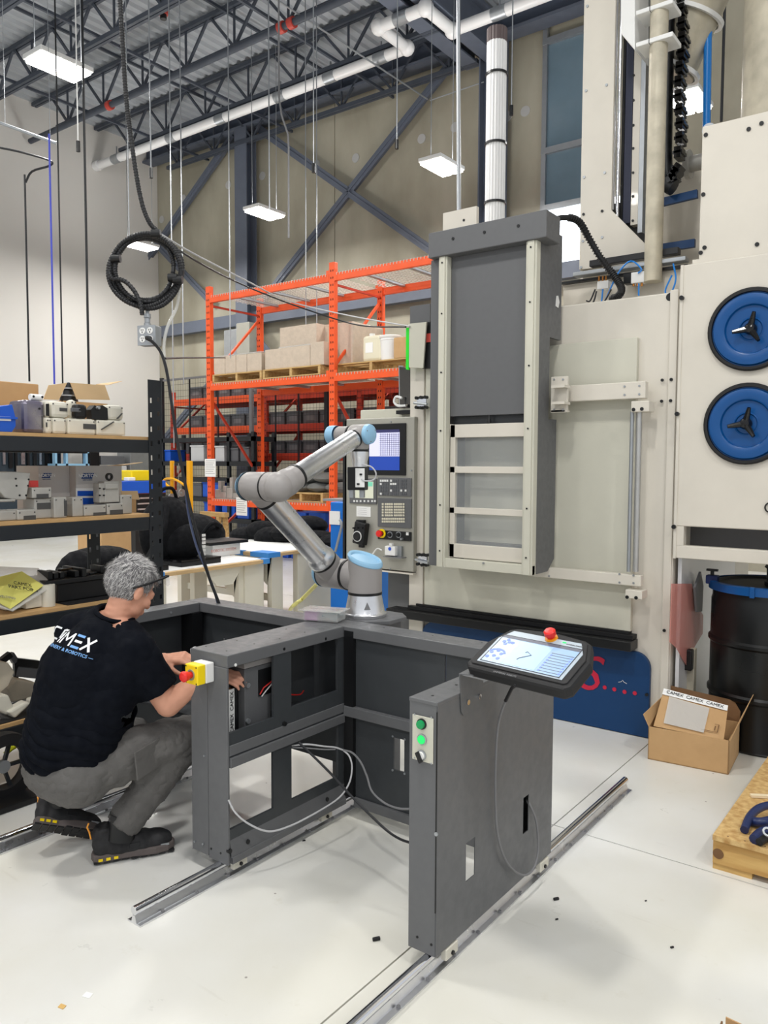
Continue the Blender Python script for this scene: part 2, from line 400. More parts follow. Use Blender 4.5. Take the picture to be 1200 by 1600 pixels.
brace((250, 385), (330, 470), 'short diagonal brace falling toward the orange rack')
brace((396, 520), (455, 590), 'low diagonal brace behind the wrapped boxes')
brace((256, 690), (330, 600), 'low diagonal brace seen through the mesh left of the rack')
a, c = UY(246, 520, YB), UY(900, 412, YB)
MB().box((XW, YB-.06, UY(246, 520, YB).z-.13), (-1, YB+.1, UY(246, 520, YB).z+.13)).build('girt_beam', 'steel_blue', label='horizontal blue grey beam across the concrete wall behind the rack', cat='beam')
# small electrical cabinets on the wall behind the rack
p = UY(375, 548, 12.1); t = MB().box((p.x-.35, 11.95, p.z-.35), (p.x+.05, 12.2, p.z+.45)).build('wall_cabinet', 'galv', bev=.01, label='pale grey wall cabinet behind the orange rack', cat='cabinet')
MB().box((p.x+.1, 11.9, p.z-.4), (p.x+.5, 12.2, p.z+.55)).build('wall_cabinet', 'steel_panel', bev=.01, label='darker grey wall cabinet right beside the pale one', cat='cabinet')
# ---------------------------------------------------------------- white drain pipe under the joists
t = thing('drain_pipe', (-8, 10.7, 8.2), 'long white roof drain pipe with elbows hung under the joists', 'pipe')
P = [UZ(145, 253, 8.33), UZ(645, 68, 8.33)]
za = P[0].z; y1 = 10.72; y2 = 9.97
xl, xm, xk, xr = XW+.0, -7.58, -6.72, -3
path = [(xl, y1), (xm, y1), (xm, y2), (xk, y2), (xk, y1-.02), (4.5, y1-.02)]
MB().cyl((xl+.02, y1, 8.24), (xm+.02, y1, 8.24), .09).build('pipe', 'pvc', t)
MB().cyl((xm, y1-.04, 8.24), (xm, y2+.04, 8.24), .09).build('pipe', 'pvc', t)
MB().cyl((xm, y2, 8.24), (xk, y2, 8.24), .09).build('pipe', 'pvc', t)
MB().cyl((xk, y2, 8.24), (xk, y1, 8.24), .09).build('pipe', 'pvc', t)
MB().cyl((xk, y1, 8.24), (4.5, y1, 8.24), .09).build('pipe', 'pvc', t)
for x, y in ((xm, y1), (xm, y2), (xk, y2), (xk, y1)): MB().sphere((x, y, 8.24), .125, 16).build('elbow', 'pvc', t)
MB().cyl((xl+.01, y1, 8.24), (xl+.16, y1, 8.24), .11).build('end_cap', 'pvc', t)
for x in (-15.4, -13.5, -12.0, -10.4, -9.2, -8.1, -7.15, -5.9):
    yy = y2 if x == -7.15 else y1
    MB().cyl((x-.12, yy, 8.24), (x+.12, yy, 8.24), .098).bar((x, yy, 8.3), (x, yy, 8.5), .02, .02).build('pipe_clamp', 'galv', t)
# sprinkler pipe with red couplings
t = thing('sprinkler_pipe', (-9, 8.3, 8.1), 'dark sprinkler pipe with red couplings below the joists', 'pipe')
a, c = UZ(52, 220, 8.22), UZ(545, -2, 8.22)
MB().cyl((XW+.1, 9.12, 8.26), (-3, 9.12, 8.26), .055, seg=12).build('pipe', 'joist', t)
for px, py in ((170, 164), (440, 43), (456, 36)):
    q = UZ(px, py, 8.26); MB().cyl((q.x-.05, 9.12, 8.26), (q.x+.05, 9.12, 8.26), .085, seg=12).build('coupling', MATS['red'] if False else mat('coupling_red', (190, 70, 60), .5), t)
t = thing('sprinkler_riser', (-10, 7.9, 8.3), 'short dark riser pipe with red couplings by a joist', 'pipe')
q = UY(375, 60, 7.9)
MB().cyl((q.x, 7.9, 8.35), (q.x, 7.9, 9.0), .05, seg=10).build('pipe', 'black', t)
for z in (8.42, 8.9): MB().cyl((q.x, 7.9, z), (q.x, 7.9, z+.08), .075, seg=10).build('coupling', 'coupling_red', t)
t = thing('sprinkler_riser', (-10, 7.9, 8.3), 'dark riser pipe with red couplings above the bright hanging lamp', 'pipe')
q = UY(256, 90, 8.0)
MB().cyl((q.x, 8.0, 8.35), (q.x, 8.0, 9.0), .05, seg=10).build('pipe', 'black', t)
for z in (8.42, 8.9): MB().cyl((q.x, 8.0, z), (q.x, 8.0, z+.08), .075, seg=10).build('coupling', 'coupling_red', t)
# conduit line that crosses the ceiling
q1, q2 = UY(425, -5, 8.6), UY(668, 155, 11.9)
MB().cyl(q1, q2, .014, seg=8).build('conduit', 'galv', label='thin bright conduit slanting across the ceiling to the brace', cat='conduit')
q1, q2 = UY(672, 157, 12.0), UY(756, 128, 12.0)
MB().cyl(q1, q2, .012, seg=8).build('conduit', 'galv', label='short thin conduit between the brace and the right column', cat='conduit')
q1, q2 = UY(717, 335, 6.4), UY(716, -10, 6.4)
MB().cyl(q1, q2, .02, seg=10).build('conduit', 'galv', label='vertical steel conduit dropping behind the grey cell door', cat='conduit')
q1, q2 = UD(-6, 190, 9.02), UD(88, 224, 9.02)
MB().cyl(q1, q2, .018, seg=10).cyl(q1.lerp(q2, .15), V(q1.lerp(q2, .15).x, q1.lerp(q2, .15).y, ZD), .004, seg=6).cyl(q1.lerp(q2, .9), V(q1.lerp(q2, .9).x, q1.lerp(q2, .9).y, ZD), .004, seg=6).build('conduit', 'galv', label='bright hanging conduit at the left edge above the white wall', cat='conduit')
# ---------------------------------------------------------------- luminaires
L0 = None
LL = ['glowing hanging lamp inside the black hose coil, before the white wall', 'glowing hanging lamp left, beside the steel column', 'glowing hanging lamp in the middle of the concrete wall', 'glowing hanging lamp seen right of the energy chain', 'largest glowing hanging lamp, below the joists at upper left',]
for i, (x, y, z) in enumerate(LAMPS_AND_ADDED[:12]):
    if i == 6: continue
    if L0 is None:
        L0 = thing('hanging_lamp', (0, 0, 0), LL[0], 'lamp', 'hanging lamps')
        MB().box((-.2, -.34, .0), (.2, .34, .06)).build('housing', 'white', L0, bev=.01)
        for sx in (-.1, .1): MB().box((sx-.085, -.31, -.035), (sx+.085, .31, 0)).build('glow_panel', 'lamp_glow', L0, bev=.01)
        for sy in (-.3, .3): MB().cyl((0, sy, .06), (0, sy, (ZD-z)), .006, seg=6).build('hanger_wire', 'galv', L0)
        L0.location = (x, y, z)
    else:
        dup(L0, (x, y, z), label=LL[i] if i < 5 else {5: 'hanging lamp above the top edge of the picture, over the frame', 7: 'hanging lamp at the left, outside the picture, near the white wall', 8: 'hanging lamp over the spot where the photographer stands, left one', 9: 'hanging lamp almost straight above the photographer', 10: 'hanging lamp left of the photographer, outside the picture', 11: 'hanging lamp right of the photographer, outside the picture'}[i])
# ---------------------------------------------------------------- vertical wires and cords hanging from the roof
def drop(px, y0, y1, D, r, m, label, cat='cable', tip=None, full=True):
    r = r*.75 if m in ('pvc', 'galv', 'white') else r
    m = 'galv' if m == 'pvc' else m
    c = UD(px[1], y1, D); a = V(c.x, c.y, ZD if full else UD(px[0], y0, D).z)
    t = thing('hanging_cable', tuple(c), label, cat, 'cables hanging from the roof')
    MB().tube([a, (a*.5+c*.5), c], r, 6).build('cord', m, t)
    if tip: MB().cyl(c-V(0, 0, tip*1.2), c+V(0, 0, tip), r*3, seg=8).build('connector', 'black', t)
drop((40, 46), 280, 596, 9, .012, 'cable_black', 'black cable hanging before the white wall, leftmost of the long ones', full=False)
drop((74, 85), 219, 600, 9, .012, mat('cable_blue', (70, 80, 190), .5), 'thin blue cable hanging before the white wall', full=False)
drop((89, 98), 110, 600, 9, .010, 'cable_black', 'thin black cable hanging just right of the blue cable')
drop((127, 139), 108, 600, 8.5, .014, 'cable_black', 'black cable hanging in front of the white wall from the big lamp')
drop((122, 122), 120, 228, 8.5, .010, 'white', 'pale cord ending in a black plug near the big lamp', tip=.05)
drop((199, 202), 165, 380, 9, .009, 'pvc', 'pale cord hanging straight behind the black hose')
drop((232, 236), 150, 270, 9, .010, 'pvc', 'pale cord with black end right of the black hose', tip=.05)
drop((269, 272), 215, 700, 11, .012, 'pvc', 'pale cord just right of the hose coil')
drop((284, 287), 210, 600, 11.5, .012, 'pvc', 'second pale cord right of the hose coil')
drop((359, 360), 200, 560, 11.5, .012, 'pvc', 'pale cord left of the steel column')
drop((489, 490), 135, 262, 9.5, .010, 'galv', 'grey cord with black tip left of the brace crossing', tip=.05)
drop((478, 478), 140, 520, 12, .010, 'pvc', 'pale cord through the brace crossing, left one')
drop((495, 495), 140, 520, 12, .010, 'pvc', 'pale cord through the brace crossing, right one')
drop((619, 620), 62, 225, 9.5, .010, 'galv', 'grey cord with black tip right of the brace crossing', tip=.05)
drop((799, 799), 15, 172, 9.0, .010, 'galv', 'grey cord with black tip right of the white-wrapped riser', tip=.05)
drop((1128, 1127), 20, 190, 7.5, .014, 'cable_black', 'black cable right of the blue air pipe')
drop((419, 421), 55, 330, 10.4, .012, 'pvc', 'pale cord above the lamp beside the steel column')
# hooked cord in the middle of the wall
pts = [V(UD(436, 152, 10).x, UD(436, 152, 10).y, ZD)]+[UD(x, y, 10) for x, y in ((436, 152), (440, 180), (450, 210), (451, 230), (451, 372))]
MB().tube(pts, .012, 6).build('hanging_cable', 'cable_grey', label='bent grey hook cable left of the brace crossing', cat='cable')
pts = [V(UD(-30, 225, 9).x, UD(-30, 225, 9).y, ZD), UD(-30, 225, 9)]+[UD(x, y, 9) for x, y in ((-5, 230), (30, 237), (70, 248), (82, 254), (75, 260), (50, 268), (40, 285))]
MB().tube(pts, .012, 6, sub=4).build('hanging_cable', 'cable_black', label='black cable looping across at the upper left edge', cat='cable')
# vertical white-wrapped riser
q = UY(773, 340, 6.5); zt = UY(773, 60, 6.5).z
t = thing('wrapped_riser', (q.x, 6.5, 0), 'tall white fluted riser with dark straps and dark open top', 'riser')
prof = []
b = MB(); N = 40; R0 = .085
ring = [(R0*(1+.07*(k % 2))*math.cos(2*PI*k/N), R0*(1+.07*(k % 2))*math.sin(2*PI*k/N)) for k in range(N)]
b.prism([(q.x+x*1.0, 6.5+y, 0) for x, y in ring], (0, 0, zt-.05)); b.build('flutes', 'pvc', t)
MB().prism([(q.x+x*1.02, 6.5+y*1.02, zt-.05) for x, y in ring], (0, 0, .12)).build('top_end', mat('riser_top', (92, 80, 80), .6), t)
for py in (118, 226, 318):
    z = UY(773, py, 6.5).z; MB().lathe((q.x, 6.5, z), (0, 0, 1), [(-.01, .093), (-.01, .1), (.01, .1), (.01, .093)], 24).build('strap', 'black', t)
# ================================================================ GRINDING MACHINE (right)
def bxy(b, p0, p1, Y0, Y1):
    """box whose front face (at depth Y0) spans two picked corners"""
    a, c = UY(*p0, Y0), UY(*p1, Y0); return b.box((a.x, Y0, a.z), (c.x, Y1, c.z))
MY = 4.43
mach = thing('grinding_machine', (-2.0, 5.2, 0), 'large cream grinding machine with sliding door and blue skirt', 'machine')
b = MB(); b.box((-3.07, MY, 0), (-1.31, 6.3, 2.49)); b.build('body', 'cream', mach, bev=.008)
# raised frame around the front: left post and seam
b = MB(); b.box((-3.07, MY-.03, 0.0), (-2.955, MY, 2.49)).build('corner_post', 'cream', mach, bev=.006)
b = MB(); b.box((-1.36, MY-.012, 0), (-1.315, MY, 2.5)).build('corner_strip', 'cream', mach, bev=.004)
# sliding door
b = MB(); b.box((-2.94, MY-.035, .6), (UY(985, 985, MY-.035).x, MY, UY(993, 527, MY-.035).z)).build('sliding_door', 'cream2', mach, bev=.004)
p = UY(908, 1, MY)
MB().box((-1.55, MY-.012, .6), (-1.545, MY-.001, 2.25)).build('door_gap', 'black', mach)
# bottom black guide rail
b = MB(); b.box((-3.19, 4.30, .505), (-1.49, 4.42, .56)); b.build('guide_rail', 'black', mach, bev=.004)
b = MB(); b.box((-3.05, 4.36, .562), (-1.5, 4.43, .585)).box((-3.0, 4.385, .587), (-1.53, 4.43, .6)); b.build('guide_lip', 'rubber', mach)
# blue skirt panel with rounded upper corners
a = UY(660, 968, 4.4).x; c = UY(1016, 1020, 4.4).x; zt = .487; R = .09
pts = [(a, 4.4, 0.004), (c, 4.4, 0.004)]
for k in range(9): t = PI/2*k/8; pts.append((c-R+R*math.cos(t), 4.4, zt-R+R*math.sin(t)))
for k in range(9): t = PI/2+PI/2*k/8; pts.append((a+R+R*math.cos(t), 4.4, zt-R+R*math.sin(t)))
sk = MB().prism(pts, (0, .028, 0)).build('skirt_panel', 'blue_skirt', mach, bev=.003)
mat('letter_red', (196, 30, 62), .5)
q = UY(919, 1054, 4.396); text('lettering', 'S', .30, 'letter_red', sk, q, (1, 0, 0), (0, 0, 1), shear=.25)
for px, py in ((945, 1074), (960, 1077), (976, 1081), (992, 1083)):
    q = UY(px, py, 4.399); MB().cyl(q, q-V(0, .003, 0), .012, seg=10).build('dot', 'letter_red', sk)
q = UY(973, 1067, 4.399); MB().tube([q+V(-.025, -.002, -.0), q+V(-.008, -.002, .006), q+V(.0, -.002, .016), q+V(.008, -.002, .006), q+V(.025, -.002, 0)], .0015, 4).build('small_mark', 'white', sk)
MB().cyl(UY(1011, 1085, 4.4), UY(1011, 1085, 4.4)-V(0, .012, 0), .009, seg=10).build('bolt', 'black', sk)
# arms across the front with guide rods
def arm(p0, p1, Y):
    b = MB(); bxy(b, p0, p1, Y, Y+.05); return b
ar = arm((862, 604), (1008, 622), 4.30).build('upper_arm', 'cream', mach, bev=.004)
a, c = UY(885, 604, 4.30), UY(1009, 622, 4.30)
ar.data.clear_geometry() if False else None
for pz_ in ((976, 604), (976, 617), (999, 603), (999, 616)):
    q = UY(*pz_, 4.3); MB().cyl(q, q-V(0, .004, 0), .006, seg=10).build('bolt', 'galv', ar)
al = arm((826, 884), (1001, 917), 4.30).build('lower_arm', 'cream', mach, bev=.004)
for pz_ in ((968, 897), (968, 910), (990, 899), (990, 911), (858, 900)):
    q = UY(*pz_, 4.3); MB().cyl(q, q-V(0, .004, 0), .006, seg=10).build('bolt', 'galv', al)
b = MB(); bxy(b, (986, 627), (1014, 643), 4.27, 4.36); up = b.build('rod_block', 'cream', mach, bev=.004)
b = MB(); bxy(b, (977, 921), (1003, 937), 4.27, 4.36); lo = b.build('rod_block', 'cream', mach, bev=.004)
for blk, P in ((up, ((990, 640), (1003, 639))), (lo, ((980, 933), (994, 934)))):
    for pp in P: q = UY(*pp, 4.27); MB().cyl(q, q-V(0, .004, 0), .010, seg=10).build('bolt', 'black', blk)
for px_ in (988, 999):
    a, c = UY(px_+1, 643, 4.31), UY(px_-7, 893, 4.31); a.x = c.x = (a.x+c.x)/2
    MB().cyl(a, c, .016 if px_ > 990 else .011, seg=14).build('guide_rod', 'alu_dull' if px_ > 990 else 'galv', mach)
# hinge bracket on the left of the upper arm
b = MB(); bxy(b, (861, 589), (886, 644), 4.22, 4.24); hb = b.build('hinge_bracket', 'cream', mach, bev=.003)
b = MB(); bxy(b, (861, 602), (882, 605), 4.16, 4.24).build('rib', 'cream', mach)
b = MB(); bxy(b, (861, 628), (882, 631), 4.16, 4.24).build('rib', 'cream', mach)
for pp in ((866, 593), (880, 593), (866, 640), (880, 640)):
    q = UY(*pp, 4.22); MB().cyl(q, q-V(0, .004, 0), .006, seg=8).build('bolt', 'galv', hb)
MB().box((UY(861, 600, 4.22).x, 4.22, UY(861, 644, 4.22).z), (UY(883, 600, 4.22).x, 4.29, UY(861, 644, 4.22).z+.01)).build('rib', 'cream', mach)
for pp in ((1035, 594), (1049, 593), (1034, 627), (1048, 626), (925, 553), (920, 695), (1066, 463), (1059, 646), (1038, 985)):
    q = UY(*pp, MY-.013); MB().cyl(q, q-V(0, .006, 0), .009 if pp[0] != 925 else .003, seg=8).build('screw', 'black', mach)
q = UY(1047, 464, MY); MB().cyl(q+V(0, .01, 0), q-V(0, .002, 0), .022, seg=14).build('port', 'black', mach)
# machine top: back panel, rail, valves
MB().box((-2.2, 4.9, 2.49), (-1.31, 5.0, 2.72)).build('top_panel', 'cream', mach, bev=.004)
MB().box((-2.2, 4.86, 2.72), (-1.40, 4.9, 2.735)).build('top_rail', 'black', mach)
MB().box((-2.0, 4.84, 2.80), (-1.45, 4.9, 2.84)).build('slide_rail', 'cable_black', mach, bev=.004)
MB().box((-2.1, 4.82, 2.75), (-1.4, 4.9, 2.775)).build('slide_rail', 'galv', mach, bev=.004)
# right-hand module
mr = thing('machine_module', (-.6, 5.2, 0), 'cream machine module at right edge with two round blue hatches', 'machine')
RY = 4.40
zb, zt2 = UY(1050, 872, RY).z, UY(1070, 414, RY).z
b = MB(); b.box((-1.295, RY, UY(1060, 822, RY).z), (.8, 6.0, zt2)); b.build('body', 'cream', mr, bev=.006)
MB().box((-1.295, RY, UY(1060, 872, RY).z), (.8, RY+.05, UY(1060, 852, RY).z)).build('lower_band', 'cream', mr, bev=.004)
MB().box((-1.295, RY, UY(1060, 852, RY).z), (UY(1068, 840, RY).x, RY+.05, UY(1060, 822, RY).z)).build('band_post', 'cream', mr)
MB().box((-1.295, RY+.3, UY(1060, 866, RY).z), (.8, RY+.32, UY(1060, 822, RY).z)).build('slot_back', 'charcoal', mr)
MB().box((-1.30, RY-.006, zb), (-1.285, RY, zt2)).build('edge_strip', 'cream', mr)
b = MB(); b.box((-1.29, 4.46, 0), (-1.27, 5.7, zb+.02)); b.build('side_sheet', mat('foil', (226, 226, 228), .3, metal=.3, bump=.25, bscale=5), mr)
for pp in ((1066, 466), (1059, 647), (1054, 823)):
    q = UY(*pp, RY); MB().cyl(q, q-V(0, .02, 0), .012, seg=10).build('knob', 'black', mr)
for px, y0, y1 in ((1107, 456, 588), (1100.5, 600, 730)):
    zc = (UY(px, y0, RY).z+UY(px, y1, RY).z)/2+.004; L = UY(px, (y0+y1)/2, RY).x; r = (UY(1172, y0, RY).z-UY(1172, y1, RY).z)/2; r *= .985
    c = Vector((L+r, RY, zc))
    h = MB().lathe(c, (0, -1, 0), [(0, r), (.02, r), (.028, r-.008), (.028, r-.02), (.012, r-.022)], 48).build('hatch_seal', 'rubber', mr)
    MB().lathe(c, (0, -1, 0), [(0, r-.018), (.012, r-.018), (.012, r-.026), (.03, r-.032), (.033, r-.045), (.033, r-.078), (.029, r-.086), (.014, r-.092), (.013, r-.15), (.018, r-.156), (.018, .055), (.01, .05), (.01, 0)], 48).build('hatch_lid', 'blue_lid', mr)
    kb = MB().lathe(c+V(0, -.012, 0), (0, -1, 0), [(0, .03), (.03, .03), (.045, .022), (.05, 0)], 16)
    for a0 in (75, 190, 305):
        t = math.radians(a0); d = V(math.cos(t), 0, math.sin(t)); kb.tube([c+V(0, -.04, 0)+d*.01, c+V(0, -.05, 0)+d*.05, c+V(0, -.062, 0)+d*.082], .012, 8, radii=[.018, .014, .009])
    kb.build('star_knob', 'black_gloss', mr)
q = UY(1204, 793, RY); MB().lathe(q, (0, -1, 0), [(0, .028), (.01, .028), (.01, .022), (0, .022)], 24).build('ring_port', 'rubber', mr)
# upper cabinet
uc = thing('upper_cabinet', (-.6, 5, 2.66), 'weathered cream cabinet on top of the right machine module', 'cabinet')
b = MB(); b.box((UY(1092, 395, 4.45).x, 4.45, zt2+.002), (.8, 5.6, UY(1098, 198, 4.45).z)); b.build('body', 'cream', uc, bev=.004)
MB().box((UY(1092, 395, 4.45).x-.03, 4.44, zt2+.002), (.8, 4.45, zt2+.03)).build('base_lip', 'cream', uc)
for pp in ((1103, 211), (1190, 193), (1099, 304), (1183, 382), (1095, 395), (1101, 387), (1170, 202)):
    q = UY(*pp, 4.45); MB().cyl(q, q-V(0, .006, 0), .011, seg=10).build('bolt', 'black', uc)
ebz = UY(1098, 198, 4.45).z
MB().lathe((UY(1104, 190, 4.55).x, 4.6, ebz+.035), (0, 1, 0), [(-.008, .035), (-.008, .022), (.008, .022), (.008, .035), (-.008, .035)], 18).build('eye_bolt', 'galv', uc)
MB().cyl((UY(1224, 100, 5.0).x, 5.0, ebz+.001), (UY(1224, 100, 5.0).x, 5.0, 5.6), .21, seg=32).build('exhaust_duct', 'cream_dirty', label='wide stained cream duct standing on the upper cabinet at the right edge', cat='duct')
MB().tube([UY(1104, 200, 5.3), UY(1106, 60, 5.3), UY(1114, -40, 5.3)], .024, 10).build('air_pipe', mat('air_blue', (30, 128, 214), .35), label='bright blue air pipe rising behind the cabinet', cat='pipe')
# tower of the lifting axis
TY = 4.95
tw = thing('lift_tower', (-1.8, 5.2, 2.5), 'tall cream lifting-axis tower with rods standing on the machine', 'tower')
P = [(908, 0), (958, 0), (955, 328), (1030, 403), (1028, 408), (905, 421)]
pts = [UY(*p, TY) for p in P]; pts[0].z += 1.2; pts[1].z += 1.2; pts[0].x = pts[5].x; pts[1].x = pts[2].x
MB().prism(pts, (0, .02, 0)).build('front_plate', 'cream', tw)
for pp in ((918, 10), (948, 133), (916, 142), (945, 270), (913, 277), (912, 335), (941, 330), (941, 371), (911, 377), (908, 418), (1018, 402), (981, 405)):
    q = UY(*pp, TY); MB().cyl(q, q-V(0, .006, 0), .009, seg=8).build('bolt', 'black' if pp[1] in (335, 330) else 'galv', tw)
xl = pts[5].x
MB().box((xl, TY+.02, pts[5].z-.3), (xl+.02, 5.5, 5.5)).build('side_plate', 'cream', tw)
def vrod(px, y0, y1, Y, r, m, nm, parent=None, seg=14):
    a, c = UY(px, y0, Y), UY(px, y1, Y); x = UY(px, (y0+y1)/2 if y0 > -50 else 200, Y).x
    return MB().cyl((x, Y, c.z), (x, Y, a.z), r, seg=seg).build(nm, m, parent)
vrod(958, -200, 328, 5.0, .017, 'chrome', 'guide_rod', tw)
vrod(967, -200, 338, 5.02, .012, 'chrome', 'guide_rod', tw)
for x0, x1, y1, m in ((968, 973, 345, 'black'), (972, 984, 350, mat('navy_strip', (50, 54, 74), .5)), (985, 996, 352, 'cream'), (996, 1003, 364, 'galv')):
    a, c = UY(x0, y1, 5.06), UY(x1, y1, 5.06)
    MB().box((a.x, 5.06, a.z), (c.x, 5.12, 5.5)).build('guide_strip', m, tw)
for py in (118, 157, 196, 232, 270, 307, 345): q = UY(991-py*.006, py, 5.06); MB().cyl(q, q-V(0, .006, 0), .008, seg=8).build('bolt', 'black', tw)
a, c = UY(940, 322, 5.14), UY(1018, 412, 5.14); MB().box((a.x, 5.14, c.z), (c.x, 5.16, a.z)).build('rear_gusset', 'charcoal', tw)
# bracket plates and clamp blocks
b = MB(); pts = [UY(*p, 4.8) for p in ((970, -120), (992, -120), (992, 78), (970, 52))]; b.prism(pts, (0, .25, 0)).build('carriage_plate', 'white', tw, bev=.003)
for y0, y1 in ((12, 37), (62, 86)):
    a, c = UY(990, y0, 4.72), UY(1055, y1, 4.72)
    MB().box((a.x, 4.76, UY(990, y0+13, 4.76).z), (c.x-.03, 4.93, a.z)).build('clamp_block', 'white', tw, bev=.004)
    q = UY(1051, y0+4, 4.72); 
    MB().box((UY(1015, 10, 4.76).x, 4.757, UY(990, y0+13, 4.76).z-.001), (UY(1015, 10, 4.76).x+.003, 4.93, a.z)).build('split_line', 'black', tw)
xt = UY(1026, 200, 4.82).x
MB().cyl((xt, 4.82, UY(1021, 440, 4.82).z), (xt, 4.82, 5.5), .052, seg=24).build('lift_tube', 'cream_dirty', tw)
# energy chain: stacked links
ec = thing('energy_chain', (-1.4, 5.1, 3), 'black hanging energy chain with glossy links beside the tower', 'cable chain')
a = UY(1040, 100, 5.12); z0 = UY(1040, 296, 5.12).z; x0 = a.x
b = MB(); b.tube([(x0, 5.12, 5.5), (x0, 5.12, 4.0), (x0+.005, 5.12, z0+.18), (x0+.03, 5.12, z0+.04), (x0+.07, 5.12, z0+.0)], .05, 10, sub=4).build('inner_run', 'black', ec)
n = 0; base = None
for k in range(22):
    z = z0+.2+k*.085; dx = .1+.008*math.sin(k)
    if base is None:
        base = MB().box((-.022, -.05, -.034), (.022, .05, .034)).box((-.03, -.05, -.01), (.03, .05, .01)).build('link', 'black_gloss', ec, bev=.003); o = base
    else: o = base.copy(); COL.objects.link(o); o.parent = ec
    o.location = Vector((x0+dx, 5.12, z))-OFF[ec]
for v in base.data.vertices: v.co += OFF[ec]
for k, (t) in enumerate((.2, .45, .7)):
    o = base.copy(); COL.objects.link(o); o.parent = ec; o.rotation_euler = (0, .5+t, 0); o.location = Vector((x0+.1-t*.05, 5.12, z0+.14-t*.1-.02))-OFF[ec]
# big slanted duct
du = thing('slanted_duct', (-1.2, 5.1, 3.6), 'wide stained slanted duct with bolted seams crossing behind the clamp blocks', 'duct')
a, c = UY(1056, 84, 5.3), UY(1118, -60, 5.3)
dd = (c-a).normalized(); MB().cyl(a-dd*.12, a+dd*.55, .17, seg=32).build('duct_section', 'cream_dirty', du)
MB().cyl(a+dd*.55, c+dd*.8, .185, seg=32).build('duct_section', 'cream_dirty', du)
for k in (-.1, .22, .54): MB().lathe(a+dd*k, dd, [(-.012, .18), (-.012, .205), (.012, .205), (.012, .18)], 32).build('seam_ring', 'white', du)
# blue straps and parts between tower and cabinet
for (p0, p1) in (((1020, 320), (1090, 303)), ((1020, 390), (1086, 380))):
    a, c = UY(*p0, 5.2), UY(*p1, 5.2); MB().bar(a, c, .03, .05).build('strap', 'blue_skirt', label='blue steel cross strap between tower and cabinet, '+('upper one' if p0[1] == 320 else 'lower one'), cat='strap')
MB().box((UY(1036, 300, 5.6).x, 5.6, zt2-.2), (.8, 5.75, UY(1040, 260, 5.6).z)).build('rear_housing', 'cream', label='cream rear housing seen between the tower and the cabinet', cat='housing', bev=.01)
q = UY(1072, 258, 5.4); MB().cyl(q, q+V(.3, 0, 0), .05, seg=20).cyl(q+V(.0, 0, 0), q+V(.03, 0, 0), .09, seg=20).build('flanged_pipe', 'part_steel', label='short flanged pipe behind the cabinet edge', cat='pipe')
# pneumatic valves and tubes on the machine top
va = thing('air_valve', (-1.7, 4.8, 2.6), 'small black and brass solenoid valve on the machine top', 'valve')
bxy(MB(), (986, 426), (1008, 440), 4.8, 4.86).build('body', 'white', va, bev=.003)
bxy(MB(), (974, 428), (986, 442), 4.8, 4.86).build('coil', 'black', va, bev=.003)
bxy(MB(), (1008, 424), (1030, 437), 4.8, 4.86).build('coil', 'black', va, bev=.003)
for px in (990, 996, 1003): q = UY(px, 442, 4.82); MB().cyl(q, q+V(0, 0, -.02), .007, seg=8).build('fitting', mat('brass', (190, 130, 70), .3, metal=1), va)
va = thing('air_valve', (-1.9, 4.8, 2.6), 'small white valve block left of the black and brass valve', 'valve')
bxy(MB(), (933, 440), (950, 450), 4.8, 4.86).build('body', 'white', va, bev=.003)
for px in (936, 942, 947): q = UY(px, 439, 4.82); MB().cyl(q, q+V(0, 0, .03), .006, seg=8).build('fitting', 'brass', va)
for k, (pp, m, lb) in enumerate((([(942, 452), (938, 480), (925, 498), (935, 492), (950, 460), (965, 428), (985, 408), (1002, 420), (997, 427)], 'air_blue', 'blue air tube arching from the small white valve to the brass one'),
      ([(1052, 412), (1056, 435), (1050, 455), (1042, 460), (1040, 452), (1050, 430)], 'air_blue', 'blue air tube loop at the machine corner'),
      ([(998, 443), (998, 462)], 'air_blue', 'short blue air tube straight below the brass valve'),
      ([(955, 452), (945, 470), (930, 485), (918, 492), (928, 470), (932, 455)], 'cable_black', 'black cable bundle loop below the small white valve'),
      ([(930, 452), (922, 470), (916, 470)], 'cable_black', 'thin black cable left of the small white valve'))):
    MB().tube([UY(x, y, 4.79-.01*k) for x, y in pp], .005, 6, sub=5).build('air_tube', m, label=lb, cat='tube')
# corrugated black hose from the grey unit over to the machine top
pts = [UY(x, y, Y) for x, y, Y in ((862, 345, 4.3), (880, 340, 4.4), (903, 345, 4.5), (920, 372, 4.6), (938, 402, 4.66), (955, 425, 4.7), (968, 443, 4.7), (971, 455, 4.7), (964, 464, 4.7), (955, 466, 4.75))]
path = crom(pts, 14); b = MB(); n = len(path)
b.tube(path, .017, 10); 
hz = b.build('corrugated_hose', 'cable_black', label='black corrugated hose arching from the grey unit to the machine top', cat='hose')
b = MB()
for i in range(20, n-6, 2):
    d = (path[i+1]-path[i]).normalized(); b.lathe(path[i], d, [(-.004, .017), (-.003, .023), (.003, .023), (.004, .017)], 10)
b.build('ridges', 'rubber', hz)
for c in hz.children: 
    for v in c.data.vertices: pass
